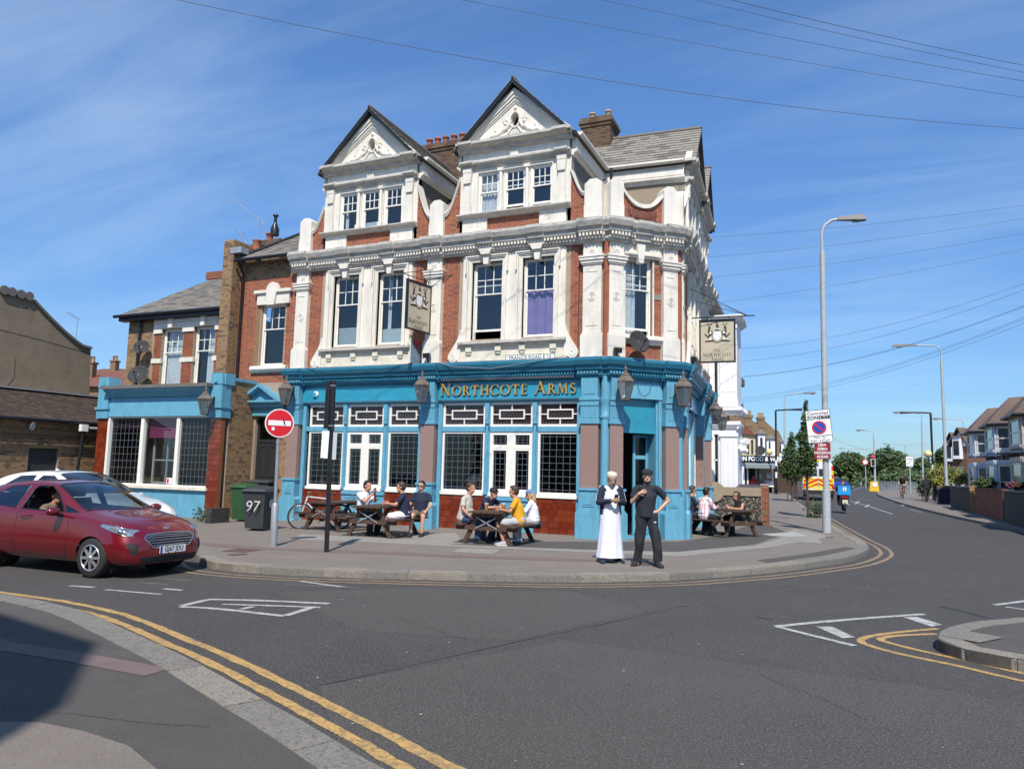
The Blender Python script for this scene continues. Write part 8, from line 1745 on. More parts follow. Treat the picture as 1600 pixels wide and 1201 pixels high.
def make_car(label,loc,heading,paint,plate=None,stations=None,side_windows=None,wind=None,name='parked_car',scale=1.0,L=4.04,wb=2.49,hood_logo=True,open_win=True,white=False):
 t=thing(name,(0,0,0),label,'car')
 # x, zbottom, hw_sill, hw_wide, z_wide, hw_belt, z_belt, hw_top, z_top(edge), z_centre
 ST_=stations
 bm=bmesh.new(); rings=[]
 for (x,zb,hs,hwide,zw,hb,zbelt,ht,zt,zc) in ST_:
  half=[(0,zb),(hs*.85,zb),(hs,zb+.05),(hwide,zw-.12),(hwide+.008,zw),(hb+.012,zbelt-.05),(hb,zbelt),((hb+ht)/2,(zbelt+zt)/2),(ht,zt),(ht*.86,zt+(zc-zt)*.62),(ht*.5,zc-(zc-zt)*.12),(0,zc)]
  rings.append([bm.verts.new((x,-y,z)) for y,z in half]+[bm.verts.new((x,y,z)) for y,z in half[-2:0:-1]])
 n=len(rings[0])
 for a,b in zip(rings[:-1],rings[1:]):
  for k in range(n): bm.faces.new((a[k],b[k],b[(k+1) % n],a[(k+1) % n]))
 bm.faces.new(rings[0]); bm.faces.new(rings[-1][::-1]); bmesh.ops.recalc_face_normals(bm,faces=bm.faces[:])
 me=bpy.data.meshes.new('t'); bm.to_mesh(me); bm.free(); o=bpy.data.objects.new('t',me); md=o.modifiers.new('s','SUBSURF'); md.levels=md.render_levels=2 if white else 3
 ev=baked(o); bm=bmesh.new(); bm.from_mesh(ev)
 for f in bm.faces: f.smooth=True
 from mathutils.bvhtree import BVHTree
 bm.normal_update(); bvh=BVHTree.FromBMesh(bm); ax1,ax2=L/2-.80,L/2-.80-wb
 # wheel arches
 for ax in (ax1,ax2):
  circ=[(ax+.335*math.cos(2*PI*k/20),.31+.335*math.sin(2*PI*k/20)) for k in range(20)]
  for s_ in (-1,1): fs=poly_cut(bm,circ,'xz',lambda c,s_=s_: c.y*s_ > .35); bmesh.ops.delete(bm,geom=fs,context='FACES')
 for i,(pl,opn) in enumerate(side_windows):
  for s_ in (-1,1):
   fs=poly_cut(bm,pl,'xz',lambda c,s_=s_: c.y*s_ > .3)
   if opn and s_ < 0 and open_win:
    ed=MB(); es=[e for e in set(e for f in fs for e in f.edges) if sum(1 for f in e.link_faces if f in set(fs)) == 1]
    for e in es: ed.tube([e.verts[0].co,e.verts[1].co],.011,5,cap=False)
    bmesh.ops.delete(bm,geom=fs,context='FACES'); ed.build('window_trim',M['black'],t)
   else: split_off(bm,fs,'side_window',M['carglass'],t,0,.009)
 fs=poly_cut(bm,wind,'xy',lambda c: c.z > .98); split_off(bm,fs,'windscreen',M['carglass'],t,0,.010)
 rear=[(-L/2+.18,-.50),(-L/2+.55,-.50),(-L/2+.55,.50),(-L/2+.18,.50)]; fs=poly_cut(bm,rear,'xy',lambda c: c.z > 1.0); split_off(bm,fs,'rear_window',M['carglass'],t,0,.01)
 # doors
 for s_ in (-1,1):
  fs=poly_cut(bm,[(.62,.30),(.70,.62),(.66,.98),(-.52,1.02),(-.56,.32)],'xz',lambda c,s_=s_: c.y*s_ > .4 and c.z < 1.03); d_=split_off(bm,fs,'door',M[paint],t,0,.0045,'black_matt')  # thin black tube round each door stands in for its shadow gap
  mb=MB(); mb.tube([(-.42,s_*.865,.90),(-.36,s_*.895,.905),(-.24,s_*.895,.905),(-.18,s_*.868,.90)],.014,6); mb.build('handle',M[paint],d_)
 # headlights, grille, lower intake
 for s_ in (-1,1):
  hp_=[(1.36,.80),(1.62,.715),(1.80,.66),(1.86,.665),(1.84,.74),(1.62,.80),(1.38,.835)]; fs=poly_cut(bm,hp_,'xz',lambda c,s_=s_: c.y*s_ > .42); split_off(bm,fs,'headlight',M['headlight'],t,.002,.007,'chrome')
  mb=MB(); mb.ball((1.70,s_*.735,.725),.055,n=10,m=6); mb.build('lamp_unit',M['chrome'],t)
 gp_=[(-.50,.62),(-.36,.47),(.36,.47),(.50,.62),(.44,.675),(0,.69),(-.44,.675)]; fs=poly_cut(bm,gp_,'yz',lambda c: c.x > 1.5); g=split_off(bm,fs,'grille',M['black_matt'],t,-.002,.012,'chrome')
 fs=poly_cut(bm,[(-.50,.24),(.50,.24),(.58,.33),(-.58,.33)],'yz',lambda c: c.x > 1.5); split_off(bm,fs,'lower_intake',M['black_matt'],t,0,.005)
 for s_ in (-1,1): fs=poly_cut(bm,[(s_*.62,.38),(s_*.60,.54),(s_*.74,.55),(s_*.70,.40)][::s_],'yz',lambda c,s_=s_: c.x > 1.55); split_off(bm,fs,'fog_lamp_recess',M['black_matt'],t,0,.004); mb=MB(); mb.lathe((1.78,s_*.675,.43),[(.045,0),(.05,.02)],12,axis=(1,s_*.3,0)); mb.build('fog_lamp',M['headlight'],t)
 mb2=bpy.data.meshes.new('body_shell'); bm.to_mesh(mb2); bm.free(); mb2.materials.append(M[paint]); link('body',mb2,(0,0,0),t)
 def hit(y,z): h=bvh.ray_cast(V((4,y,z)),V((-1,0,0))); return h[0].x if h[0] else L/2-.1
 for z in (.505,.545,.585,.625,.655):
  hw_=.44 if z < .62 else .46; hw_={.505: .37,.545: .40,.585: .44,.625: .46,.655: .43}[z]; mb=MB(); pts=[]
  for k in range(9): y=-hw_+2*hw_*k/8; pts.append((hit(y,z)+.004,y,z))
  mb.tube(pts,.0075,5); mb.build('grille_bar',M['chrome' if not white else 'black'],g)
 xp=hit(0,.45)+.02
 if plate:
  fp=Fr(xp,0,90,0); mb=MB(); mb.box(fp,-.26,.26,.0,.012,.375,.487,0); mb.box(fp,-.26,-.215,.012,.0135,.376,.486,1); pt=mb.build('number_plate',[M['signwhite'],M['signblue']],t); text(plate,.112,fp,.022,.431,.0125,M['black'],pt,ext=.001,sx=.86,bold=.002)
 xb=hit(0,.745); mb=MB(); mb.ball((xb+.0,0,.755),.05,(.3,1.3,.62),n=14,m=8); mb.build('badge',M['chrome'],t)
 # wheels
 for ax in (ax1,ax2):
  for s_ in (-1,1):
   mb=MB(); y=s_*.745; c=(ax,y-s_*.0,.31); mb.lathe((ax,y-.10,.31),[(.20,0),(.285,.0),(.305,.02),(.31,.05),(.31,.15),(.305,.18),(.285,.20),(.20,.20)],32,axis=(0,1,0),cap=False); w=mb.build('wheel',M['rubber'],t)
   f=s_*.105; mb=MB(); mb.lathe((ax,y+f*.55,.31),[(.205,-.004),(.20,.0),(.19,.004)],32,axis=(0,s_,0),cap=False)
   ring=[(ax+.195*math.cos(2*PI*k/32),y+f*.92,.31+.195*math.sin(2*PI*k/32)) for k in range(33)]; mb.tube(ring,.014,6,cap=False)
   for k in range(8): a=2*PI*k/8; mb.bar((ax+.03*math.cos(a),y+f*.95,.31+.03*math.sin(a)),(ax+.185*math.cos(a+.04),y+f*.80,.31+.185*math.sin(a+.04)),.040,.02,upv=(0,1,0))
   mb.lathe((ax,y+f*.8,.31),[(.045,0),(.04,.03),(.0,.034)],12,axis=(0,s_,0)); r_=mb.build('rim',M['alloy'],w)
   mb=MB(); mb.lathe((ax,y+f*.45,.31),[(.19,0),(.19,.004)],24,axis=(0,s_,0)); mb.build('brake_disc',M['black_matt'],w)
   mb=MB(); mb.lathe((ax,s_*.40,.33),[(.345,0),(.36,.27)],20,axis=(0,s_,0)); mb.build('wheel_well',M['interior'],t)
 # mirrors, interior, underside
 for s_ in (-1,1):
  mb=MB(); mb.ball((.52,s_*1.0,1.00),.1,(.75,1.15,.68),n=14,m=10); mi_=mb.build('wing_mirror',M[paint],t); mb=MB(); mb.bar((.52,s_*.84,.93),(.52,s_*.96,.96),.06,.05); mb.ball((.49,s_*1.0,.985),.09,(.75,1.1,.6),n=10,m=6); mb.build('mirror_housing',M['black'],mi_)
 mb=MB(); mb.wbox(-1.7,1.4,-.70,.70,.28,.40); mb.build('floor_pan',M['interior'],t)
 mb=MB(); mb.hexa([(.5,-.70,.6),(1.05,-.70,.6),(1.05,.70,.6),(.5,.70,.6),(.42,-.70,.98),(1.0,-.68,.97),(1.0,.68,.97),(.42,.70,.98)]); mb.build('dashboard',M['interior'],t)
 for y in (-.36,.36):
  mb=MB(); mb.hexa([(-.45,y-.24,.42),(.1,y-.24,.42),(.1,y+.24,.42),(-.45,y+.24,.42),(-.45,y-.24,.60),(.1,y-.24,.62),(.1,y+.24,.62),(-.45,y+.24,.60)]); mb.hexa([(-.56,y-.24,.58),(-.40,y-.24,.58),(-.40,y+.24,.58),(-.56,y+.24,.58),(-.72,y-.2,1.13),(-.60,y-.2,1.15),(-.60,y+.2,1.15),(-.72,y+.2,1.13)]); mb.hexa([(-.74,y-.12,1.16),(-.64,y-.12,1.17),(-.64,y+.12,1.17),(-.74,y+.12,1.16),(-.77,y-.1,1.33),(-.68,y-.1,1.34),(-.68,y+.1,1.34),(-.77,y+.1,1.33)]); mb.build('seat',M['interior'],t)
 mb=MB(); sw=[V((.30,-.36,.93))+Matrix.Rotation(R(-25),3,'Y') @ V((0,.18*math.cos(a),.18*math.sin(a))) for a in [2*PI*i/20 for i in range(21)]]; mb.tube(sw,.014,6,cap=False); mb.build('steering_wheel',M['black'],t)
 for s_ in (-1,1): mb=MB(); mb.bar((1.02,s_*.30-.1,1.0),(.80,s_*.30+.22,1.06),.018,.012); mb.build('wiper',M['black'],t)
 t.location=loc; t.rotation_euler=(0,0,R(heading)); t.scale=(scale,)*3; return t
FI=[(-2.02,.34,.55,.62,.50,.62,.72,.52,.90,.93),(-1.97,.26,.70,.78,.55,.76,.82,.60,1.04,1.08),(-1.80,.22,.76,.845,.58,.82,.98,.60,1.22,1.27),(-1.45,.20,.78,.86,.58,.835,1.0,.575,1.34,1.40),(-1.0,.19,.79,.865,.58,.84,.985,.575,1.40,1.465),(-.45,.18,.79,.865,.58,.84,.965,.575,1.42,1.49),(-.05,.18,.79,.865,.58,.84,.955,.57,1.39,1.46),
      (.30,.18,.79,.865,.58,.84,.95,.59,1.25,1.33),(.65,.18,.79,.865,.58,.835,.945,.62,1.09,1.15),(.90,.18,.79,.86,.58,.83,.94,.66,.995,1.03),(1.10,.18,.79,.86,.58,.825,.90,.66,.955,.985),(1.45,.18,.79,.855,.57,.80,.845,.62,.895,.925),(1.72,.18,.77,.83,.54,.74,.77,.56,.82,.845),(1.88,.19,.70,.745,.50,.64,.68,.48,.72,.74),(1.97,.21,.58,.61,.47,.52,.60,.38,.645,.655),(2.01,.27,.42,.44,.44,.38,.54,.28,.56,.565)]
sw_f=[([(.50,.985),(-.48,1.005),(-.46,1.30),(-.40,1.375),(-.10,1.375),(.12,1.26)],True),([(.78,.985),(.545,.985),(.40,1.09)],False),([(-.62,1.01),(-1.35,1.06),(-1.40,1.16),(-1.05,1.35),(-.60,1.375)],False)]
wd_f=[(-.02,-.52),(-.02,.52),(.86,.66),(.93,.30),(.95,0),(.93,-.30),(.86,-.66)]
Wc=G(138,903,-.12); ax_=4.04/2-.80
hdg=1.5; ca,sa=math.cos(R(hdg)),math.sin(R(hdg)); cx,cy=Wc.x-(ax_*ca+.84*sa),Wc.y-(ax_*sa-.84*ca)
RC=make_car('dark red hatchback turning out at left with its driver window open',(cx,cy,-.12),hdg,'paint_red','GJ67 JDU',FI,sw_f,wd_f,name='red_car')
dv=person('driver in the dark red car, seen through its open side window',(0,0,0),0,dict(pel=(0,-.20,.68),ch=(0,-.26,.95),nk=(0,-.22,1.13),hd=(0,-.16,1.25),shL=(-.18,-.24,1.05),shR=(.18,-.24,1.05),elL=(-.22,.0,.88),elR=(.27,-.02,.92),haL=(-.12,.24,.98),haR=(.14,.24,.98),hipL=(-.1,-.15,.66),hipR=(.1,-.15,.66),knL=(-.12,.3,.62),knR=(.12,.3,.62),anL=(-.1,.6,.4),anR=(.1,.6,.4)),top='khaki',hair='hair_black',legs_on=False,legs=None,vox=.014)
q=Matrix.Translation(RC.location) @ Matrix.Rotation(RC.rotation_euler.z,4,'Z') @ V((-.10,-.36,-.05)); dv.location=q; dv.rotation_euler=(0,0,RC.rotation_euler.z-PI/2)
FW=[tuple([s_[0]*1.06]+[s_[1]]+list(s_[2:3])+[s_[3],s_[4]+.03,s_[5],s_[6]+.03,s_[7]+.02,s_[8]+.05,s_[9]+.05]) for s_ in FI]
wpos=PD(128,790,19.0); WC=make_car('white hatchback waiting behind the dark red car',(wpos.x-.15,wpos.y+.1,-.12),2,'paint_white',None,FW,[([(.50,1.02),(-.48,1.035),(-.46,1.33),(-.40,1.41),(-.10,1.41),(.12,1.30)],False),([(-.62,1.04),(-1.35,1.09),(-1.40,1.19),(-1.05,1.39),(-.60,1.41)],False)],wd_f,name='white_car',white=True,scale=1.04)
mb=MB(); mb.hexa([(-.85,-.02,1.51),(-.74,-.02,1.52),(-.74,.02,1.52),(-.85,.02,1.51),(-.86,-.005,1.56),(-.83,-.005,1.555),(-.83,.005,1.555),(-.86,.005,1.56)]); mb.build('roof_aerial',M['paint_white'],WC)
# van with chevrons, seen from behind
p=far_thing(1279,776,56); fr=facing(tuple(p),6); t=tube_thing('van',p,'white high-roof van with red and yellow chevrons parked on the main road, seen from behind','van'); w,hgt,ln=1.0,2.55,5.2
mb=MB(); P0=[(-w,.35),(w,.35),(w,1.5),(w*.92,hgt-.15),(w*.8,hgt),(-w*.8,hgt),(-w*.92,hgt-.15),(-w,1.5)]; mb.uz(fr,P0,-ln,0); mb.build('body',M['paint_white'],t)
M['yellow_refl']=mat('reflective_yellow',(.75,.62,.02),.4)
for k in range(7):
 for s_ in (-1,1):
  q_=[(s_*.02,.80+k*.15),(s_*.93,.38+k*.15),(s_*.93,.53+k*.15),(s_*.02,.95+k*.15)]; q_=[(a,min(1.42,max(.66,b))) for a,b in q_]; mb=MB()
  if abs(q_[0][1]-q_[3][1])+abs(q_[1][1]-q_[2][1]) > .05: mb.uz(fr,q_,.005,.015+k*.001); mb.build('chevron',M['red'] if k % 2 else M['yellow_refl'],t)
for s_ in (-1,1):
 for k in range(5): mb=MB(); mb.box(fr,*sorted((s_*.86,s_*.98)),.004,.02,.75+k*.3,1.05+k*.3); mb.build('side_band',M['yellow_refl'] if k % 2 else M['red'],t)
 mb=MB(); mb.box(fr,*sorted((s_*.06,s_*.72)),.004,.02,1.55,2.05); mb.build('rear_window',M['glass_dk'],t); mb=MB(); mb.box(fr,*sorted((s_*.72,s_*.96)),-.3,.0,0,.62); mb.build('wheel',M['rubber'],t); mb=MB(); mb.box(fr,*sorted((s_*.90,s_*.97)),.02,.03,.62,.75); mb.build('rear_light',M['red'],t)
mb=MB(); mb.box(fr,-w,w,-.05,.12,.32,.60); mb.build('bumper',M['black_matt'],t); mb=MB(); mb.box(fr,-.6,.6,-.6,-.05,hgt-.02,hgt+.12); mb.build('light_bar',M['yellow'],t); mb=MB(); mb.box(fr,-.28,.24,.12,.13,.62,.73); mb.build('number_plate',M['yellow_refl'],t)
mb=MB(); mb.box(fr,-.008,.008,.0,.012,.62,2.45); mb.build('door_seam',M['black_matt'],t)
# delivery moped from behind, with rider
p=far_thing(1319,787,42); fr=facing(tuple(p),4); A_=fr.ang*180/PI; t=tube_thing('moped',p,'delivery moped with bright blue top box seen from behind on the main road','moped')
mb=MB(); mb.lathe(fr.p(-.05,.15,.25),[(.17,0),(.25,.01),(.25,.11),(.17,.12)],18,axis=fr.U); mb.build('wheel',M['rubber'],t); mb=MB(); mb.lathe(fr.p(-.05,-1.1,.25),[(.17,0),(.25,.01),(.25,.11),(.17,.12)],18,axis=fr.U); mb.build('wheel',M['rubber'],t)
mb=MB(); mb.hexa([fr.p(-.2,.2,.35),fr.p(.2,.2,.35),fr.p(.2,-.9,.30),fr.p(-.2,-.9,.3),fr.p(-.16,.3,.80),fr.p(.16,.3,.8),fr.p(.14,-.5,.80),fr.p(-.14,-.5,.8)]); mb.hexa([fr.p(-.2,-.9,.25),fr.p(.2,-.9,.25),fr.p(.2,-1.0,.25),fr.p(-.2,-1.0,.25),fr.p(-.2,-.8,1.0),fr.p(.2,-.8,1.0),fr.p(.2,-.9,1.0),fr.p(-.2,-.9,1.0)]); mb.build('body',M['black'],t)
mb=MB(); mb.box(fr,-.10,.16,.31,.33,.36,.58); mb.build('number_plate',M['capcream'],t); mb=MB(); mb.box(fr,-.14,.16,.30,.34,.66,.78); mb.build('tail_light',M['darkred'],t); mb=MB(); mb.tube([fr.p(-.34,-.7,1.0),fr.p(.34,-.7,1.0)],.02,6); mb.build('handlebar',M['black'],t)
mb=MB(); mb.ball(fr.p(.42,-.65,1.15),.07,(1,.3,.8),n=8,m=6); mb.ball(fr.p(-.42,-.65,1.15),.07,(1,.3,.8),n=8,m=6); mb.build('mirror',M['black'],t)
M['box_blue']=mat('bright_blue_box',(.01,.30,.72),.45); mb=MB(); mb.box(fr,-.28,.28,-.15,.38,.82,1.28); mb.box(fr,-.29,.29,-.16,.39,1.22,1.25); bx_=mb.build('top_box',M['box_blue'],t); mb=MB(); mb.box(fr,-.07,.09,.39,.395,1.02,1.20); mb.build('logo',M['signwhite'],bx_); mb=MB(); mb.box(fr,-.02,.01,.396,.400,1.06,1.16); mb.box(fr,.01,.05,.396,.400,1.06,1.09); mb.build('logo_mark',M['signblue'],bx_)
mb=MB(); mb.tube([fr.p(.20,.2,.35),fr.p(.24,-.3,.30)],.05,8); mb.build('exhaust',M['galv'],t)
person('moped rider in black with a dark helmet',tuple(fr.p(0,-.42,0)),A_+90,sit(pel=(0,0,.86),ch=(0,.05,1.15),nk=(0,.10,1.35),hd=(0,.12,1.50),shL=(-.19,.07,1.28),shR=(.19,.07,1.28),elL=(-.30,.18,1.08),elR=(.30,.18,1.08),haL=(-.30,.36,1.05),haR=(.30,.36,1.05),hipL=(-.1,.03,.84),hipR=(.1,.03,.84),knL=(-.2,.38,.75),knR=(.2,.38,.75),anL=(-.2,.3,.38),anR=(.2,.3,.38)),top='blackcloth',legs='blackcloth',sleeve='long',cap='black',hairstyle='none',vox=.02)
# distant parked car beyond the van
p=far_thing(1309,757,120); fr=facing(tuple(p),40); t=tube_thing('distant_car',p,'small blue car far up the main road beside the van','car'); mb=MB(); mb.uz(fr,[(-2,.3),(2,.3),(2.05,.75),(1.3,.9),(.7,1.4),(-.9,1.42),(-1.6,.95),(-2,.85)],-1.6,0); mb.build('body',M['signblue'],t); mb=MB(); mb.uz(fr,[(-.85,.95),(1.15,.95),(.65,1.33),(-.75,1.35)],.0,.02); mb.build('side_window',M['glass_dk'],t)
for x in (-1.25,1.25): mb=MB(); mb.lathe(fr.p(x,-.1,.3),[(.3,0),(.3,.15)],14,axis=fr.N); mb.build('wheel',M['rubber'],t)
# ================================================================== THE STREET BEYOND THE PUB
WH=thing('white_house',(-2,13,0),'white painted house with stacked bay mouldings directly beyond the pub','house'); FWt=Fr(0,10.9,0)
wx=lambda x,y: PY(x,y,10.9).x; wz=lambda x,y: PY(x,y,10.9).z
M['whitewash']=mat('bright_white_masonry_paint',(.80,.81,.84),.6,c2=(.74,.75,.79),scale=2)
xa,xb,xc=wx(1106,700),wx(1152,700),1.1
mb=MB(); mb.prism([(-7,9.7,0),(.9,9.7,0),(.5,17.5,0),(-7,17.5,0)],(0,0,8.4)); mb.build('wall',M['whitewash'],WH)
wl_,wr_=wx(1115.5,700),wx(1122.5,700)
for z0,z1 in ((.0,wz(1118,664)),(wz(1118,636),7.9)):
 zt=z1; zb=z0+.9 if z0 < 1 else wz(1118,630)
 bay=wall_holes('bay',FWt,xa-.3,xb,z0,z1,[(wl_,zb,wr_,z1-.35)],M['whitewash'],parent=WH,th=.3); mb=MB(); mb.wbox(xa,xb-.02,11.25,12.6,z0,z1); mb.wbox(xb-.25,xb,11.2,11.5,z0,z1); mb.build('bay',M['whitewash'],WH)
 w_=MB(); framebox(w_,FWt,wl_,wr_,zb,z1-.35,.03,-.12,-.06); w_.box(FWt,wl_,wr_,-.12,-.06,(zb+z1)/2,(zb+z1)/2+.05); ww=w_.build('window',M['trim_white'],WH); g=MB(); g.quad(FWt.p(wl_,-.1,zb),FWt.p(wr_,-.1,zb),FWt.p(wr_,-.1,z1-.35),FWt.p(wl_,-.1,z1-.35)); g.build('pane',M['glass_dk'],ww)
 mb=MB(); mb.box(FWt,xb-.62,xb+.02,0,.07,z0,z1-.3); mb.box(FWt,xb-.66,xb+.05,0,.11,z1-.45,z1-.3); mb.box(FWt,xb-.66,xb+.05,0,.11,z0,z0+.5 if z0 < 1 else z0+.3)
 for k in range(3): mb.box(FWt,xb-.54+k*.2,xb-.44+k*.2,.07,.085,z0+.6,z1-.6)
 mb.build('pilaster',M['whitewash'],WH)
for zc_,e in ((wz(1118,664)+.05,.14),(wz(1118,636)-.1,.22),(7.9,.3)):
 mb=MB(); mb.dz(FWt,[(0,zc_-.22),(e*.4,zc_-.18),(e,zc_-.04),(e,zc_+.06),(0,zc_+.1)],xa-.2,xb+e); fs=Fr(xb,10.9,93); mb.dz(fs,[(0,zc_-.22),(e*.4,zc_-.18),(e,zc_-.04),(e,zc_+.06),(0,zc_+.1)],-.1,1.9); mb.build('cornice',M['whitewash'],WH)
for k in range(4):                     # brackets and balusters on the street face, seen in profile
 mb=MB(); y=11.2+k*.45; [mb.ball((xb+.14,y,z),.10,(1,.8,1.1),n=8,m=6) for z in (wz(1150,702),wz(1150,690),wz(1150,640))]; mb.bar((xb,y,wz(1150,700)),(xb+.30,y,wz(1150,684)),.1,.08); mb.build('console',M['whitewash'],WH)
mb=MB(); mb.prism([(-7.3,9.4,8.4),(1.4,9.4,8.4),(1.1,17.8,8.4),(-7.3,17.8,8.4)],(0,0,.15)); mb.wbox(-7.1,.9,9.6,17.6,8.5,9.0); mb.build('roof',M['slateB'],WH)
mb=MB(); z=wz(1152,588); mb.wbox(.2,PY(1161,590,14).x,13.6,14.6,z,z+.3); z=wz(1152,628); mb.wbox(.2,PY(1159,628,14).x,13.6,14.6,z,z+.25); mb.build('bay_roof_edge',M['slateB'],WH)
pc3=PY(1112,500,14); pc4=PY(1138,500,14); mb=MB(); mb.wbox(pc3.x,pc4.x,14,14.8,7.5,PY(1120,492,14).z); c_=mb.build('chimney',M['brickC'],WH); mb=MB()
for b in bricks(Fr(pc3.x,14,0),[(0,7.5),(pc4.x-pc3.x,7.5),(pc4.x-pc3.x,PY(1120,493,14).z),(0,PY(1120,493,14).z)],[]): mb.box(*b)
mb.build('brick',BR(),c_,kind='stuff')
# garden wall and pier
GY=9.35; gx=lambda x,y: PY(x,y,GY).x; gz=lambda x,y: PY(x,y,GY).z
gwt=thing('garden_wall',(2.2,GY,0),'pebble coped garden wall with mottled black panel behind the roadside picnic table','wall'); FG=Fr(0,GY,0)
mb=MB(); mb.box(FG,gx(1110,790),gx(1189,790),-.22,0,0,gz(1150,774)); mb.build('panel',mat('mottled_black_render',(.03,.028,.025),.8,speck=(.30,.28,.22),spscale=16,spamt=.9),gwt)
mb=MB(); mb.box(FG,gx(1112,768),gx(1189,768),-.26,.04,gz(1150,774),gz(1150,761)); mb.lathe(FG.p(gx(1116,765),-.24,gz(1116,768)),[(.36,0),(.36,.30)],20,axis=FG.N); mb.build('coping',M['pebble'],gwt)
prt=thing('brick_pier',(gx(1194,820),GY,0),'red brown brick gate pier at the end of the garden wall','brick pier'); pw0,pw1=gx(1189.5,790),gx(1200.5,790); zt=gz(1195,757)
mb=MB(); mb.box(FG,pw0,pw1,-.28,.04,0,zt-.03); mb.box(FG,pw0-.02,pw1+.02,-.3,.06,zt-.03,zt+.03); p_=mb.build('core',M['mortar'],prt); pieces('brick',prt,bricks(FG,[(pw0,0),(pw1,0),(pw1,zt-.04),(pw0,zt-.04)],[],d=.045)+bricks(Fr(pw1,GY-.04,90),[(0,0),(.32,0),(.32,zt-.04),(0,zt-.04)],[],d=.003),[M['brickB'],M['brickC'],M['stockB']],limit=60)
bin_('grey lidded bin behind the garden wall',(gx(1170,760),GY+1.0,0),0,'plastic',1.38,1.0,.8)
# corner shop
sp=PD(1146,765,66); sp.z=H(sp.x,sp.y); aS=camdir(sp)+6; FSx=Fr(sp.x,sp.y,aS,sp.z); k66=66/FPX
def sh(x,y):
 r_=ray(x,y); p_=CAMP+r_*((FSx.o-CAMP).dot(FSx.N)/r_.dot(FSx.N)); q=FSx.inv(p_); return q[0],q[2]
SHP=thing('corner_shop',sp+Vector((2,3,0)),'cream rendered corner shop with black DILLON FOOD & WINE fascia','shop'); so_=lambda mb,n,m: mb.build(n,M[m] if isinstance(m,str) else m,SHP)
uA,uB,uC,uD=sh(1140,740)[0],sh(1181,740)[0],sh(1213,740)[0],sh(1233,740)[0]; zE=sh(1160,676)[1]; zF0,zF1=sh(1180,723)[1],sh(1180,711.5)[1]
wc_=[(sh(1167,700)[0],sh(1168,710)[1],sh(1170.5,700)[0],sh(1168,686)[1]),(sh(1173.5,700)[0],sh(1175,710)[1],sh(1177,700)[0],sh(1175,687)[1])]
ws=wall_holes('wall',FSx,uA,uB,zF1,zE,wc_,M['cream_wall'] if 'cream_wall' in M else mat('cream_render',(.60,.50,.30),.85,c2=(.54,.45,.27),scale=1),parent=SHP,th=.3)
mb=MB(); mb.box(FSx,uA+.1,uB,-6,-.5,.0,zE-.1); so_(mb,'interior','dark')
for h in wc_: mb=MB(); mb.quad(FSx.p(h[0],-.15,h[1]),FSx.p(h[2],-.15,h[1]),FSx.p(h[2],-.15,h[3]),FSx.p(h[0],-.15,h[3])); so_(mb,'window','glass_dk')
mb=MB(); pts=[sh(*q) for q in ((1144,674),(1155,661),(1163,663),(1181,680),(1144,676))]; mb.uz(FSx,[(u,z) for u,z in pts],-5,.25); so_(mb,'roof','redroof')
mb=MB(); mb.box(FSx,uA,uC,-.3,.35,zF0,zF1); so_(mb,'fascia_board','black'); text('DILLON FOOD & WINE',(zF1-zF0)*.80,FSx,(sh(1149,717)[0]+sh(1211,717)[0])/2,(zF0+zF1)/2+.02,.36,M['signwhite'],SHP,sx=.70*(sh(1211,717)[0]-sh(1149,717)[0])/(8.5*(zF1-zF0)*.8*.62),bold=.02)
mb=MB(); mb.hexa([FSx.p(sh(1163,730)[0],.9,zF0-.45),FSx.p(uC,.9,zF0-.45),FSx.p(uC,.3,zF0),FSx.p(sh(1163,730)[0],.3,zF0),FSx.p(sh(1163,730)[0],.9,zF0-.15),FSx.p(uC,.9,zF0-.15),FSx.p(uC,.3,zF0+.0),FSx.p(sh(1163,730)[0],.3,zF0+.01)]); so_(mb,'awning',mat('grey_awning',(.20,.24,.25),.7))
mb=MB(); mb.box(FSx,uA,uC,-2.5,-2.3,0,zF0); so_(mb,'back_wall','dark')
for x,m_,w in ((1153,'signwhite',.3),(1160,'signwhite',.35),(1168,'cream',.12),(1185,'black',.12),(1212,'signwhite',.12)): u=sh(x,740)[0]; mb=MB(); mb.box(FSx,u-w/2,u+w/2,-.2,.1,0,zF0); so_(mb,'shop_post',m_)
for k,(x,z,m_) in enumerate(((1176,.5,'red'),(1180,.9,'darkred'),(1186,1.1,'galv'),(1199,.6,'galv'),(1203,1.2,'lamp_grey'),(1205,.5,'signwhite'),(1192,.4,'signblue'))): u=sh(x,750)[0]; mb=MB(); mb.box(FSx,u-.25,u+.25,-.6,-.2,z,z+.45); so_(mb,'goods_shelf',m_)
rs=Fr(FSx.p(uC,0,0).x,FSx.p(uC,0,0).y,aS+42,sp.z); mb=MB(); mb.box(rs,0,3.4,-.3,.2,zF0,zF1); so_(mb,'fascia_board','lamp_grey'); mb=MB(); mb.box(rs,0,3.3,-.3,.0,0,zF0); so_(mb,'side_shutter','wood')
mb=MB(); mb.ball(PD(1227,724,62),.35,n=10,m=8); o=mb.build('hanging_sphere_sign',mat('orange_sign',(.75,.35,.02),.5),None,label='orange round sign hanging beside the street trees near the corner shop',cat='sign')
dish(PD(1188,704,65.5),(-.1,-.9,.3),.42,'large dark satellite dish above the shop fascia',stalk=PD(1189,712,66.5))
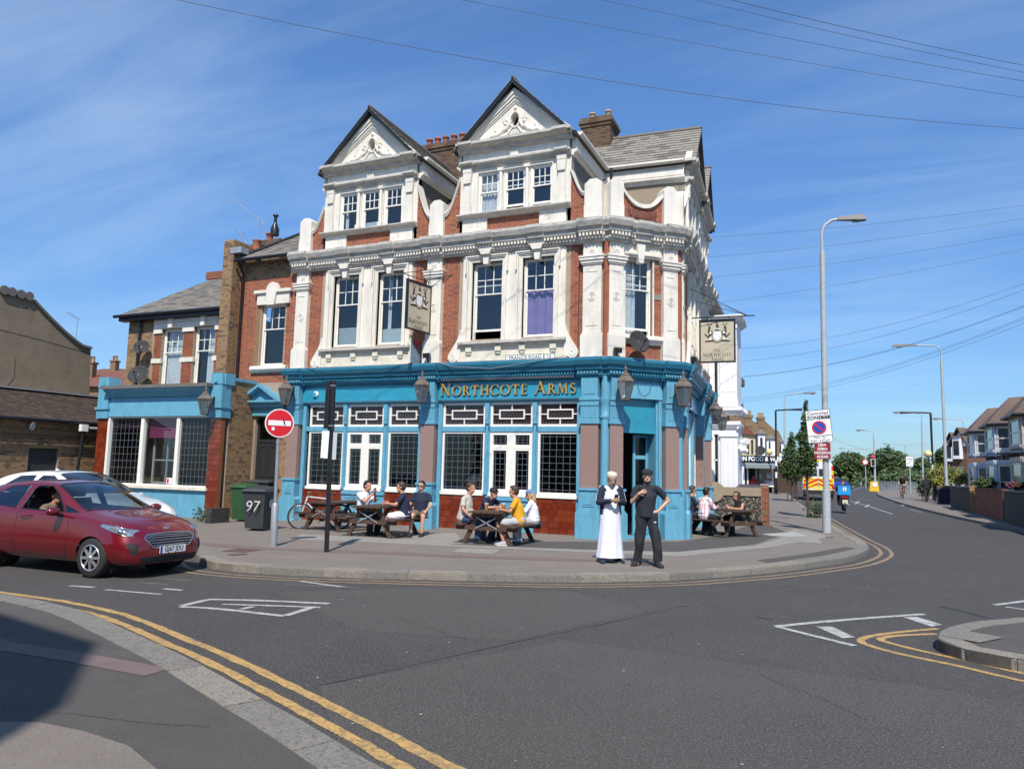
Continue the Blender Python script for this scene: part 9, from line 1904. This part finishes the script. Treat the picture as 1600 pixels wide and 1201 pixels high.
def flank(name,pts,dist,depth,m,label,chim=(),white=None):
 c=PD(pts[0][0],760,dist); aF=camdir(c)+8; f=Fr(c.x,c.y,aF,0)
 def q(x,y): r_=ray(x,y); p_=CAMP+r_*((f.o-CAMP).dot(f.N)/r_.dot(f.N)); i_=f.inv(p_); return i_[0],i_[2]
 t=thing(name,c,label,'house'); mb=MB(); P=[q(*p) for p in pts]; mb.uz(f,P,-depth,0); mb.build('wall',m,t)
 for x0,x1,y0,y1,pots in chim:
  a,b=q(x0,y0),q(x1,y1); mb=MB(); mb.box(f,a[0],b[0],-.8,.05,a[1]-1.2,a[1]); mb.box(f,a[0]-.1,b[0]+.1,-.9,.12,a[1]-.3,a[1]); ch_=mb.build('chimney',m,t)
  for k in range(pots): u=a[0]+(b[0]-a[0])*(k+.5)/pots; mb=MB(); mb.lathe(f.p(u,-.3,a[1]-.05),[(.13,0),(.11,.45),(.13,.5)],8); mb.build('chimney_pot',M['buff'],ch_)
 if white:
  for x0,x1,y0,y1,wins in white:
   a,b=q(x0,y0),q(x1,y1); mb=MB(); mb.box(f,a[0],b[0],.1,.9,b[1],a[1]); by_=mb.build('bay',M['whitewash'],t); mb=MB(); mb.hexa([f.p(a[0]-.2,1.1,a[1]),f.p(b[0]+.2,1.1,a[1]),f.p(b[0]+.2,0,a[1]),f.p(a[0]-.2,0,a[1]),f.p(a[0]+.3,.4,a[1]+.5),f.p(b[0]-.3,.4,a[1]+.5),f.p(b[0]-.3,0,a[1]+.5),f.p(a[0]+.3,0,a[1]+.5)]); mb.build('bay_roof',M['slateB'],t)
   for wx0,wx1,wy0,wy1 in wins: c0,c1=q(wx0,wy0),q(wx1,wy1); mb=MB(); mb.box(f,c0[0],c1[0],.9,.91,c1[1],c0[1]); mb.build('window',M['glass_dk'],by_)
 return t
flank('terraced_house',[(1140,640),(1151,646),(1165,650),(1184,662),(1186,690),(1140,690)],78,8,M['stock_wall'],'brown brick house end with six chimney pots behind the corner shop',chim=[(1150,1160,643,643,3),(1163,1175,648,648,3)],white=[(1182,1193,678,712,[(1185,1189,684,697)])])
flank('terraced_house',[(1184,658),(1194,656),(1212,673),(1218,687),(1218,765),(1184,765)],88,8,M['stock_wall'],'narrow terraced house with tall chimney behind the belisha beacon',chim=[(1184.5,1194,651,651,3)],white=[(1196,1209,686,716,[(1199,1202,690,706)])])
flank('terraced_house',[(1206,672),(1216,672),(1224,689),(1224,765),(1206,765)],100,8,M['stock_wall'],'last terraced house before the street trees on the left of the main road',white=[(1212,1223,691,716,[(1215,1219,694,708)])])
# ------------------------------------------------------------------ terraced houses on the right
P1_,P3_=PD(1521,750,52),PD(1592,750,39.3); dv_=P1_-P3_; dv_.z=0; dv_.normalize(); aT=math.degrees(math.atan2(-dv_.y,-dv_.x)); HWd=6.45
FT=Fr(P1_.x+dv_.x*2.3,P1_.y+dv_.y*2.3,aT,.3)
M['paleblue_wall']=mat('pale_blue_grey_masonry',(.60,.64,.70),.7,c2=(.54,.58,.64),scale=2); M['greige']=mat('greige_masonry',(.52,.48,.42),.75,c2=(.46,.42,.36),scale=2); M['terr_brick']=mat('brown_terrace_brick',(.17,.085,.05),.9,c2=(.11,.055,.035),scale=5,var=1)
M['red_tiles']=mat('terrace_roof_tile',(.15,.10,.08),.9,c2=(.11,.075,.062),scale=2,dirt=(.14,.11,.07),dscale=1.5,damt=.6)
if FT.N.dot(CAMP-FT.o) < 0: FT.N=-FT.N
FT.o -= FT.N*1.0
def thouse(i,bm_,label,eave=4.45,doorm='purple'):
 u0=i*HWd; t=thing('terraced_house',FT.p(u0+HWd/2,-3,0),label,'house','bay fronted terrace on the right'); B_=lambda mb,n,m,p=None: mb.build(n,M[m],p or t)
 mb=MB(); mb.box(FT,u0,u0+HWd-.01,-7,0,-.3,eave); B_(mb,'wall','terr_brick')
 e=7+.4; mb=MB(); mb.uz(Fr(0,0),[(0,0),(1,0),(0,1)],0,.001) if False else mb.prism([FT.p(u0,.35,eave-.05),FT.p(u0,-3.5,eave+2.5),FT.p(u0,-7.3,eave-.05)],FT.U*(HWd-.01)); rf=B_(mb,'roof','red_tiles')
 sb=MB()
 for k in range(16):
  for j in range(int(HWd/.3)): a=FT.p(u0+j*.3+(.15 if k % 2 else 0),.35,eave)+(FT.p(0,-3.5,eave+2.5)-FT.p(0,.35,eave))*(k/16); s2=(FT.p(0,-3.5,2.5)-FT.p(0,.35,0))/16; sb.hexa([a,a+FT.U*.28,a+FT.U*.28+s2,a+s2,a+Vector((0,0,.05)),a+FT.U*.28+Vector((0,0,.05)),a+FT.U*.28+s2+Vector((0,0,.02)),a+s2+Vector((0,0,.02))])
 sb.build('roof_tile',M['red_tiles'],rf,kind='stuff')
 b0,b1=u0+.25,u0+HWd*.62; mid=(b0+b1)/2; pr_=1.0
 plan=[(b0,0),(b0+.7,pr_),(b1-.7,pr_),(b1,0)]
 for nm,z0,z1 in (('bay',-.3,2.5),('bay',2.88,eave-.08)):
  mb=MB(); mb.prism([FT.p(u,d,z0) for u,d in plan],(0,0,z1-z0)); by_=B_(mb,nm,bm_)
  for (ua,da),(ub,db) in zip(plan[:-1],plan[1:]):
   pa,pb=FT.p(ua,da,0),FT.p(ub,db,0); d2=pb-pa; l=d2.length; f=Fr(pa.x,pa.y,math.degrees(math.atan2(d2.y,d2.x)),FT.o.z)
   if f.N.dot(CAMP-f.o) < 0: f.N=-f.N
   zb=z0+.9 if z0 < 0 else z0+.16; zt=z1-.22
   mb=MB(); framebox(mb,f,.14,l-.14,zb,zt,.07,0,.05); mb.box(f,.14,l-.14,0,.05,zb+(zt-zb)*.5-.03,zb+(zt-zb)*.5+.03); w=B_(mb,'window','trim_white')
   for q0,q1 in ((zb+.07,zb+(zt-zb)*.5-.03),(zb+(zt-zb)*.5+.03,zt-.07)): mb=MB(); mb.quad(f.p(.21,.02,q0),f.p(l-.21,.02,q0),f.p(l-.21,.02,q1),f.p(.21,.02,q1)); mb.build('pane',M['glass_dk'],w)
   mb=MB()
   for u in (.06,l-.06): mb.tube([f.p(u,.03,zb-.2),f.p(u,.03,zt+.05)],.06,6)
   mb.box(f,0,l,0,.09,z1-.2,z1+.02); mb.box(f,0,l,0,.09,zb-.14,zb-.02); B_(mb,'moulding',bm_,by_)
 mb=MB(); ap=[FT.p(mid,-.3,eave+1.35)]; ring=[FT.p(b0-.25,-.1,eave-.15),FT.p(b0+.6,pr_+.3,eave-.15),FT.p(b1-.6,pr_+.3,eave-.15),FT.p(b1+.25,-.1,eave-.15)]; mb.add(ring+[FT.p(mid,.1,eave+1.3),FT.p(mid,-2.2,eave+1.45)],[(0,1,4),(1,2,4),(2,3,4),(3,5,4),(0,4,5),(3,2,1,0)]); B_(mb,'bay_roof','red_tiles')
 mb=MB(); [mb.tube([ring[k]+Vector((0,0,-.03)),ring[k+1]+Vector((0,0,-.03))],.07,6) for k in range(3)]; mb.tube([FT.p(u0+HWd-.15,.08,eave-.1),FT.p(u0+HWd-.15,.08,0)],.05,6); B_(mb,'gutter','gutter')
 mb=MB(); mb.box(FT,b1+.25,b1+1.2,0,.06,-.3,2.3); B_(mb,'door',doorm); mb=MB(); mb.box(FT,b1+.10,b1+1.4,0,.16,2.3,2.65); mb.box(FT,b1+.1,b1+.25,0,.16,-.3,2.3); mb.box(FT,b1+1.2,b1+1.4,0,.16,-.3,2.3); B_(mb,'porch',bm_)
 mb=MB(); framebox(mb,FT,b1+.3,b1+1.25,2.9,4.2,.08,0,.06); mb.box(FT,b1+.3,b1+1.25,0,.06,3.55,3.62); w=B_(mb,'window','trim_white'); mb=MB(); mb.quad(FT.p(b1+.38,.01,2.9),FT.p(b1+1.2,.01,2.9),FT.p(b1+1.2,.01,4.2),FT.p(b1+.38,.01,4.2)); mb.build('pane',M['glass_dk'],w)
 mb=MB(); cu=u0+HWd-.5; mb.box(FT,cu,cu+1.0,-2.7,-2.0,eave,eave+4.0); mb.box(FT,cu-.1,cu+1.1,-2.8,-1.9,eave+3.6,eave+3.85); ch_=B_(mb,'chimney','stock_wall')
 for k in range(2): mb=MB(); mb.lathe(FT.p(cu+.28+.45*k,-2.35,eave+3.98),[(.17,0),(.15,.7),(.17,.75)],10); mb.build('chimney_pot',M['terracotta' if k == 0 else 'stockC'],ch_)
thouse(0,'paleblue_wall','farthest pale blue bay fronted house of the right terrace'); thouse(1,'paleblue_wall','pale blue bay fronted house with open casement, middle of the right terrace'); thouse(2,'greige','beige bay fronted house at the right edge of the photograph'); thouse(3,'greige','next beige bay fronted house, mostly beyond the right edge')
def gabled(px0,px1,ytop,yb,dist,label):
 c=PD(px0,760,dist); f=Fr(c.x,c.y,camdir(c)-28,.3); w=(px1-px0)*dist/FPX*1.25; t=thing('gabled_house',c+Vector((2,3,0)),label,'house'); z1=PD(px0,yb,dist).z; z2=PD(px0,ytop,dist).z
 mb=MB(); mb.box(f,0,w,-6,0,0,z1-.3); mb.build('wall',M['terr_brick'],t); mb=MB(); mb.uz(f,[(0,z1-.3),(w,z1-.3),(w/2,z2-.4)],-.2,-.02); mb.build('gable',M['whitewash'],t)
 mb=MB(); mb.add([f.p(-.3,.3,z1-.35),f.p(w/2,.3,z2),f.p(w/2,-6,z2),f.p(-.3,-6,z1-.35),f.p(w+.3,.3,z1-.35),f.p(w+.3,-6,z1-.35)],[(0,1,2,3),(1,4,5,2)]); mb.build('roof',M['red_tiles'],t)
 for z in (1.0,3.7): mb=MB(); mb.box(f,w*.25,w*.75,0,.5,z-.3,z+1.6); b_=mb.build('bay',M['whitewash'],t); mb=MB(); mb.box(f,w*.3,w*.7,.5,.51,z,z+1.3); mb.build('window',M['glass_dk'],b_); mb=MB(); mb.box(f,w*.2,w*.8,0,.6,z+1.6,z+1.75); mb.build('bay_roof',M['slateB'],t)
gabled(1480,1492,680,700,88,'left of the two gabled brick houses beyond the right terrace'); gabled(1490,1505,673,697,78,'right of the two gabled brick houses beyond the right terrace')
# garden walls
def gwall(px0,px1,y0a,y0b,y1a,y1b,m,label,th=.22,brick=False):
 a,b=far_thing(px0,775,y0b),far_thing(px1,780,y1b); ha=PD(px0,y0a,(a-CAMP).xy.length).z-a.z; hb=PD(px1,y1a,(b-CAMP).xy.length).z-b.z; d2=b-a; f=Fr(a.x,a.y,math.degrees(math.atan2(d2.y,d2.x)),a.z); l=d2.xy.length
 t=thing('boundary_wall',(a+b)/2,label,'wall',None); mb=MB(); mb.uz(f,[(0,-.2),(l,-.2+b.z-a.z),(l,hb+b.z-a.z-.06),(0,ha-.06)],-th,0); w=mb.build('wall',M[m],t); mb=MB(); mb.uz(f,[(0,ha-.06),(l,hb+b.z-a.z-.06),(l,hb+b.z-a.z),(0,ha)],-th-.04,.04); mb.build('coping',M['flag' if not brick else m],t)
 if brick:
  mb=MB(); [mb.box(*b_) for b_ in bricks(f,[(0,0),(l,0),(l,hb-.06),(0,ha-.06)],[])]; mb.build('brick',[M['brickB'],M['brickC'],M['stockB']],w,kind='stuff')
gwall(1485,1517,758,50.5,760,46,'garden_wall','dark rendered garden wall left of the yellow brick pier'); gwall(1524,1567,761,45,763.5,39,'terr_brick','low red brick garden wall between the two dark walls',brick=True); gwall(1568,1660,765,38.7,771,29,'garden_wall','dark rendered garden wall at the right edge')
p=far_thing(1520,775,45.3); pf_=facing(tuple(p)); mb=MB(); mb.box(pf_,-.13,.14,-.3,0,0,PD(1520,758,(p-CAMP).xy.length).z-p.z); mb.build('brick_pier',M['stockA'],None,label='slim yellow brick pier between dark and red garden walls on the right',cat='brick pier')
# ------------------------------------------------------------------ vegetation
def tree(label,base,blobs,n,leaf,ms,trunk_r=.1,seed=1,name='tree',stakes=False,limbs=True,group=None):
 base=Vector(base); t=thing(name,base,label,'tree',group); top=max(b[0].z+b[1][2] for b in blobs); mb=MB(); rr=random.Random(seed)
 mb.tube([base,base+Vector((rr.uniform(-.1,.1),rr.uniform(-.1,.1),(top-base.z)*.45)),Vector((blobs[0][0].x,blobs[0][0].y,base.z+(top-base.z)*.85))],[trunk_r,trunk_r*.75,trunk_r*.25],8)
 if limbs:
  for c,r3 in blobs[:10]: st_=base+Vector((0,0,(top-base.z)*rr.uniform(.25,.45))); mb.tube([st_,st_.lerp(c,.5)+Vector((0,0,.2*r3[2])),c],[trunk_r*.5,trunk_r*.3,trunk_r*.12],6)
 mb.build('trunk',M['bark'],t); tot=sum(b[1][0]*b[1][2] for b in blobs); mb=MB()
 for c,r3 in blobs:
  k=int(n*r3[0]*r3[2]/tot)
  for i in range(k):
   v=Vector((rr.gauss(0,1),rr.gauss(0,1),rr.gauss(0,1))).normalized()*(rr.random()**.38); clump=1+.22*math.sin(v.x*7+c.x)*math.sin(v.z*6+c.z)*math.sin(v.y*5)
   p=c+Vector((v.x*r3[0],v.y*r3[1],v.z*r3[2]))*clump; a=Vector((rr.uniform(-1,1),rr.uniform(-1,1),rr.uniform(-1,1))).normalized(); b=a.orthogonal().normalized(); s_=leaf*rr.uniform(.6,1.3)
   mb.add([p-a*s_,p+b*s_*.55,p+a*s_,p-b*s_*.55],[(0,1,2,3)],rr.choice((0,0,1,2)))
 mb.build('crown',ms,t)
 if stakes:
  for s_ in (-1,1): mb=MB(); mb.tube([base+Vector((s_*.28,0,0)),base+Vector((s_*.25,0,1.75))],.035,6); mb.build('stake',M['bark'],t)
  mb=MB(); mb.bar(base+Vector((-.28,0,1.5)),base+Vector((.28,0,1.5)),.06,.05); mb.build('tie',M['rubber'],t)
 return t
LV=[M['leaf'],M['leafC'],M['leafB']]
def pxb(x,y,d,rx,rz): c=PD(x,y,d); k=d/FPX; return (c,(rx*k,rx*k,rz*k))
b=G(1263,808); D_=(b-CAMP).xy.length
tree('slim young columnar street tree nearest the tall lamp post',b,[pxb(1259,636,D_,3,14),pxb(1259,660,D_,7,18),pxb(1259,690,D_,11,26),pxb(1250,682,D_,7,8),pxb(1262,722,D_,14,24),pxb(1254,712,D_,9,14),pxb(1269,712,D_,7,12)],2600,.075,LV,.06,3,stakes=False,group='young street trees in the left pavement')
leafball('tree_pit_planting',b+Vector((.3,0,.25)),.5,260,[M['leafC'],M['leaf']],.07,'low dark planting at the foot of the nearest street tree','plant',sq=(.7,.7,1))
b=G(1238,783); D_=(b-CAMP).xy.length
tree('fuller young street tree with stakes, behind the columnar one',b,[pxb(1237,690,D_,6,14),pxb(1235,712,D_,12,18),pxb(1244,728,D_,10,14),pxb(1231,732,D_,12,16),pxb(1242,742,D_,12,10)],2400,.10,LV,.07,5,stakes=True,group='young street trees in the left pavement')
b=far_thing(1251,771,75)
tree('small street tree behind the staked one',b,[pxb(1250,740,75,12,16),pxb(1262,745,75,10,12),pxb(1246,722,75,6,10)],1500,.14,LV,.08,6,group='young street trees in the left pavement')
for i,(x,d,bl,lb) in enumerate(((1326,165,[(1326,728,22,20),(1316,735,14,13),(1338,726,14,16),(1340,738,12,12),(1310,742,12,8)],'broad dark tree left of the distant traffic light'),(1352,185,[(1352,734,9,12),(1358,742,8,8)],'lower tree between the two broad distant trees'),(1385,160,[(1384,722,22,20),(1370,726,14,18),(1400,724,16,18),(1412,732,9,14),(1392,738,24,10)],'broad dark tree right of the distant traffic light'),(1441,150,[(1441,728,10,12),(1434,738,8,10),(1450,738,8,9)],'distant tree behind the belisha beacon'),(1296,200,[(1296,744,16,6),(1304,742,10,8)],'low distant trees beside the chevron van'))):
 tree(lb,far_thing(x,752,d),[pxb(bx_,by_,d,rx,rz) for bx_,by_,rx,rz in bl],5200 if len(bl) > 3 else 2200,.36,LV,.3,20+i,group='large trees at the end of the main road')
tree('grey green tree rising behind the nearest far lamp post',far_thing(1470,757,95),[pxb(1472,712,95,9,10),pxb(1478,724,95,9,12),pxb(1466,726,95,8,10)],1500,.2,[M['leafB'],M['leaf'],M['leafC']],.15,33)
def shrub(x,y,d,rx,rz,ms,label,n=900,leaf=.09,seed=1): c=PD(x,y,d); k=d/FPX; return leafball('shrub',c,1.0,n,ms,leaf,label,'shrub',sq=(rx*k*1.1,rx*k*1.1,rz*k*1.1),seed=seed)
shrub(1470,738,62,12,8,[M['leafY'],M['leafB']],'yellow green shrub left of the grey lamp post by the right terrace',1100,seed=2); shrub(1469,752,58,8,6,[M['leafY'],M['leafY'],M['leafB']],'bright yellow shrub above the dark wall',900,seed=3); shrub(1492,742,60,12,9,[M['leafB'],M['leafY'],M['leaf']],'mixed green and yellow hedge in front of the gabled houses',1300,seed=4); shrub(1504,748,56,8,7,[M['leafY'],M['leaf']],'golden shrub beside the pale blue house',800,seed=5)
shrub(1540,755,44.5,11,6,[M['leafC'],M['leaf']],'dark bush before the middle bay window of the right terrace',900,seed=6); shrub(1444,764,60,7,10,[M['leaf'],M['leafC']],'rounded green bush by the right pavement pedestrians',900,seed=7); shrub(1590,758,37.5,9,3,[M['purple_leaf'] if 'purple_leaf' in M else mat('plum_flowers',(.16,.03,.06),.7),M['leafC']],'plum coloured flowering plant before the beige house',500,seed=8)
leafball('distant_hedge',PD(1470,748,140),1.0,3000,LV,.4,'dark hedge line along the horizon between the belisha beacon and the houses','hedge',sq=(9,4,1.3),seed=9); leafball('distant_hedge',PD(1215,752,150),1.0,2500,LV,.5,'dark hedge far behind the corner shop and terraces on the left','hedge',sq=(14,5,1.6),seed=12); leafball('distant_hedge',PD(1300,748,260),1.0,4000,LV,.7,'dark tree line along the horizon behind the van','hedge',sq=(20,6,2.2),seed=10)
mb=MB(); p=G(1462,786); f=facing(tuple(p)); mb.box(f,.1,1.2,-.5,.0,0,1.15); mb.build('bin_store',M['terr_brick'],None,label='brown brick bin store behind the pedestrians on the right',cat='brick store')
for x,y,d,m_,lb in ((1606,766,37,'green_bin','green lidded bin behind the right hand garden wall'),(1474,763,56,'navy','dark blue bin left of the grey lamp post')):
 p=PD(x,y,d); p.z=H(p.x,p.y); hh=PD(x,y,d).z-p.z; bin_(lb,tuple(p),R(camdir(p)),m_,max(.9,hh+.02),.62,.7)
# ------------------------------------------------------------------ behind the camera: what shades the near pavement and shows in the glass
BH=thing('building_behind_camera',(-8,-30,0),'plain brick corner building behind the photographer','building')
Lh=12.0; ln_=Lh/math.tan(SUN_EL); shv=Vector((-math.sin(SUN_AZ),math.cos(SUN_AZ)))*ln_
sc_=[g2(*p) for p in ((152,1004),(102,1100),(2,1160))]
cn=Vector(sc_[0])-shv                 # corner whose roof edge throws the shadow's nose
c2_=Vector(sc_[2])-shv*1.0
bdir=(c2_-cn).normalized()
P4=[Vector(g2(-10,955))-shv,cn,Vector(sc_[1])-shv,c2_]
left=Vector((-14,0)); poly_b=[P4[0]+Vector((-8,.5)),P4[0],P4[1],P4[2],P4[3],P4[3]+Vector((-12,-6)),P4[0]+Vector((-12,-5))]
mb=MB(); mb.prism([(p.x,p.y,0) for p in poly_b],(0,0,Lh)); mb.build('wall',M['stock_wall'],BH)
print('shade building',[tuple(round(v,1) for v in p) for p in poly_b])
for i,(x,y,w,h) in enumerate(((22,-34,14,8),(4,-40,12,8.5),(-14,-44,12,8))):
 simple_house('house_opposite',x,y,180+R(0),w,8,h*.72,h,M['stock_wall'],M['slateB'],('right','middle','left')[i]+' house across the street behind the photographer',win=[(1.5,1,1.3,1.7),(4.5,1,1.3,1.7),(1.5,3.6,1.3,1.6),(4.5,3.6,1.3,1.6)])

bpy.data.scenes.remove(TS)
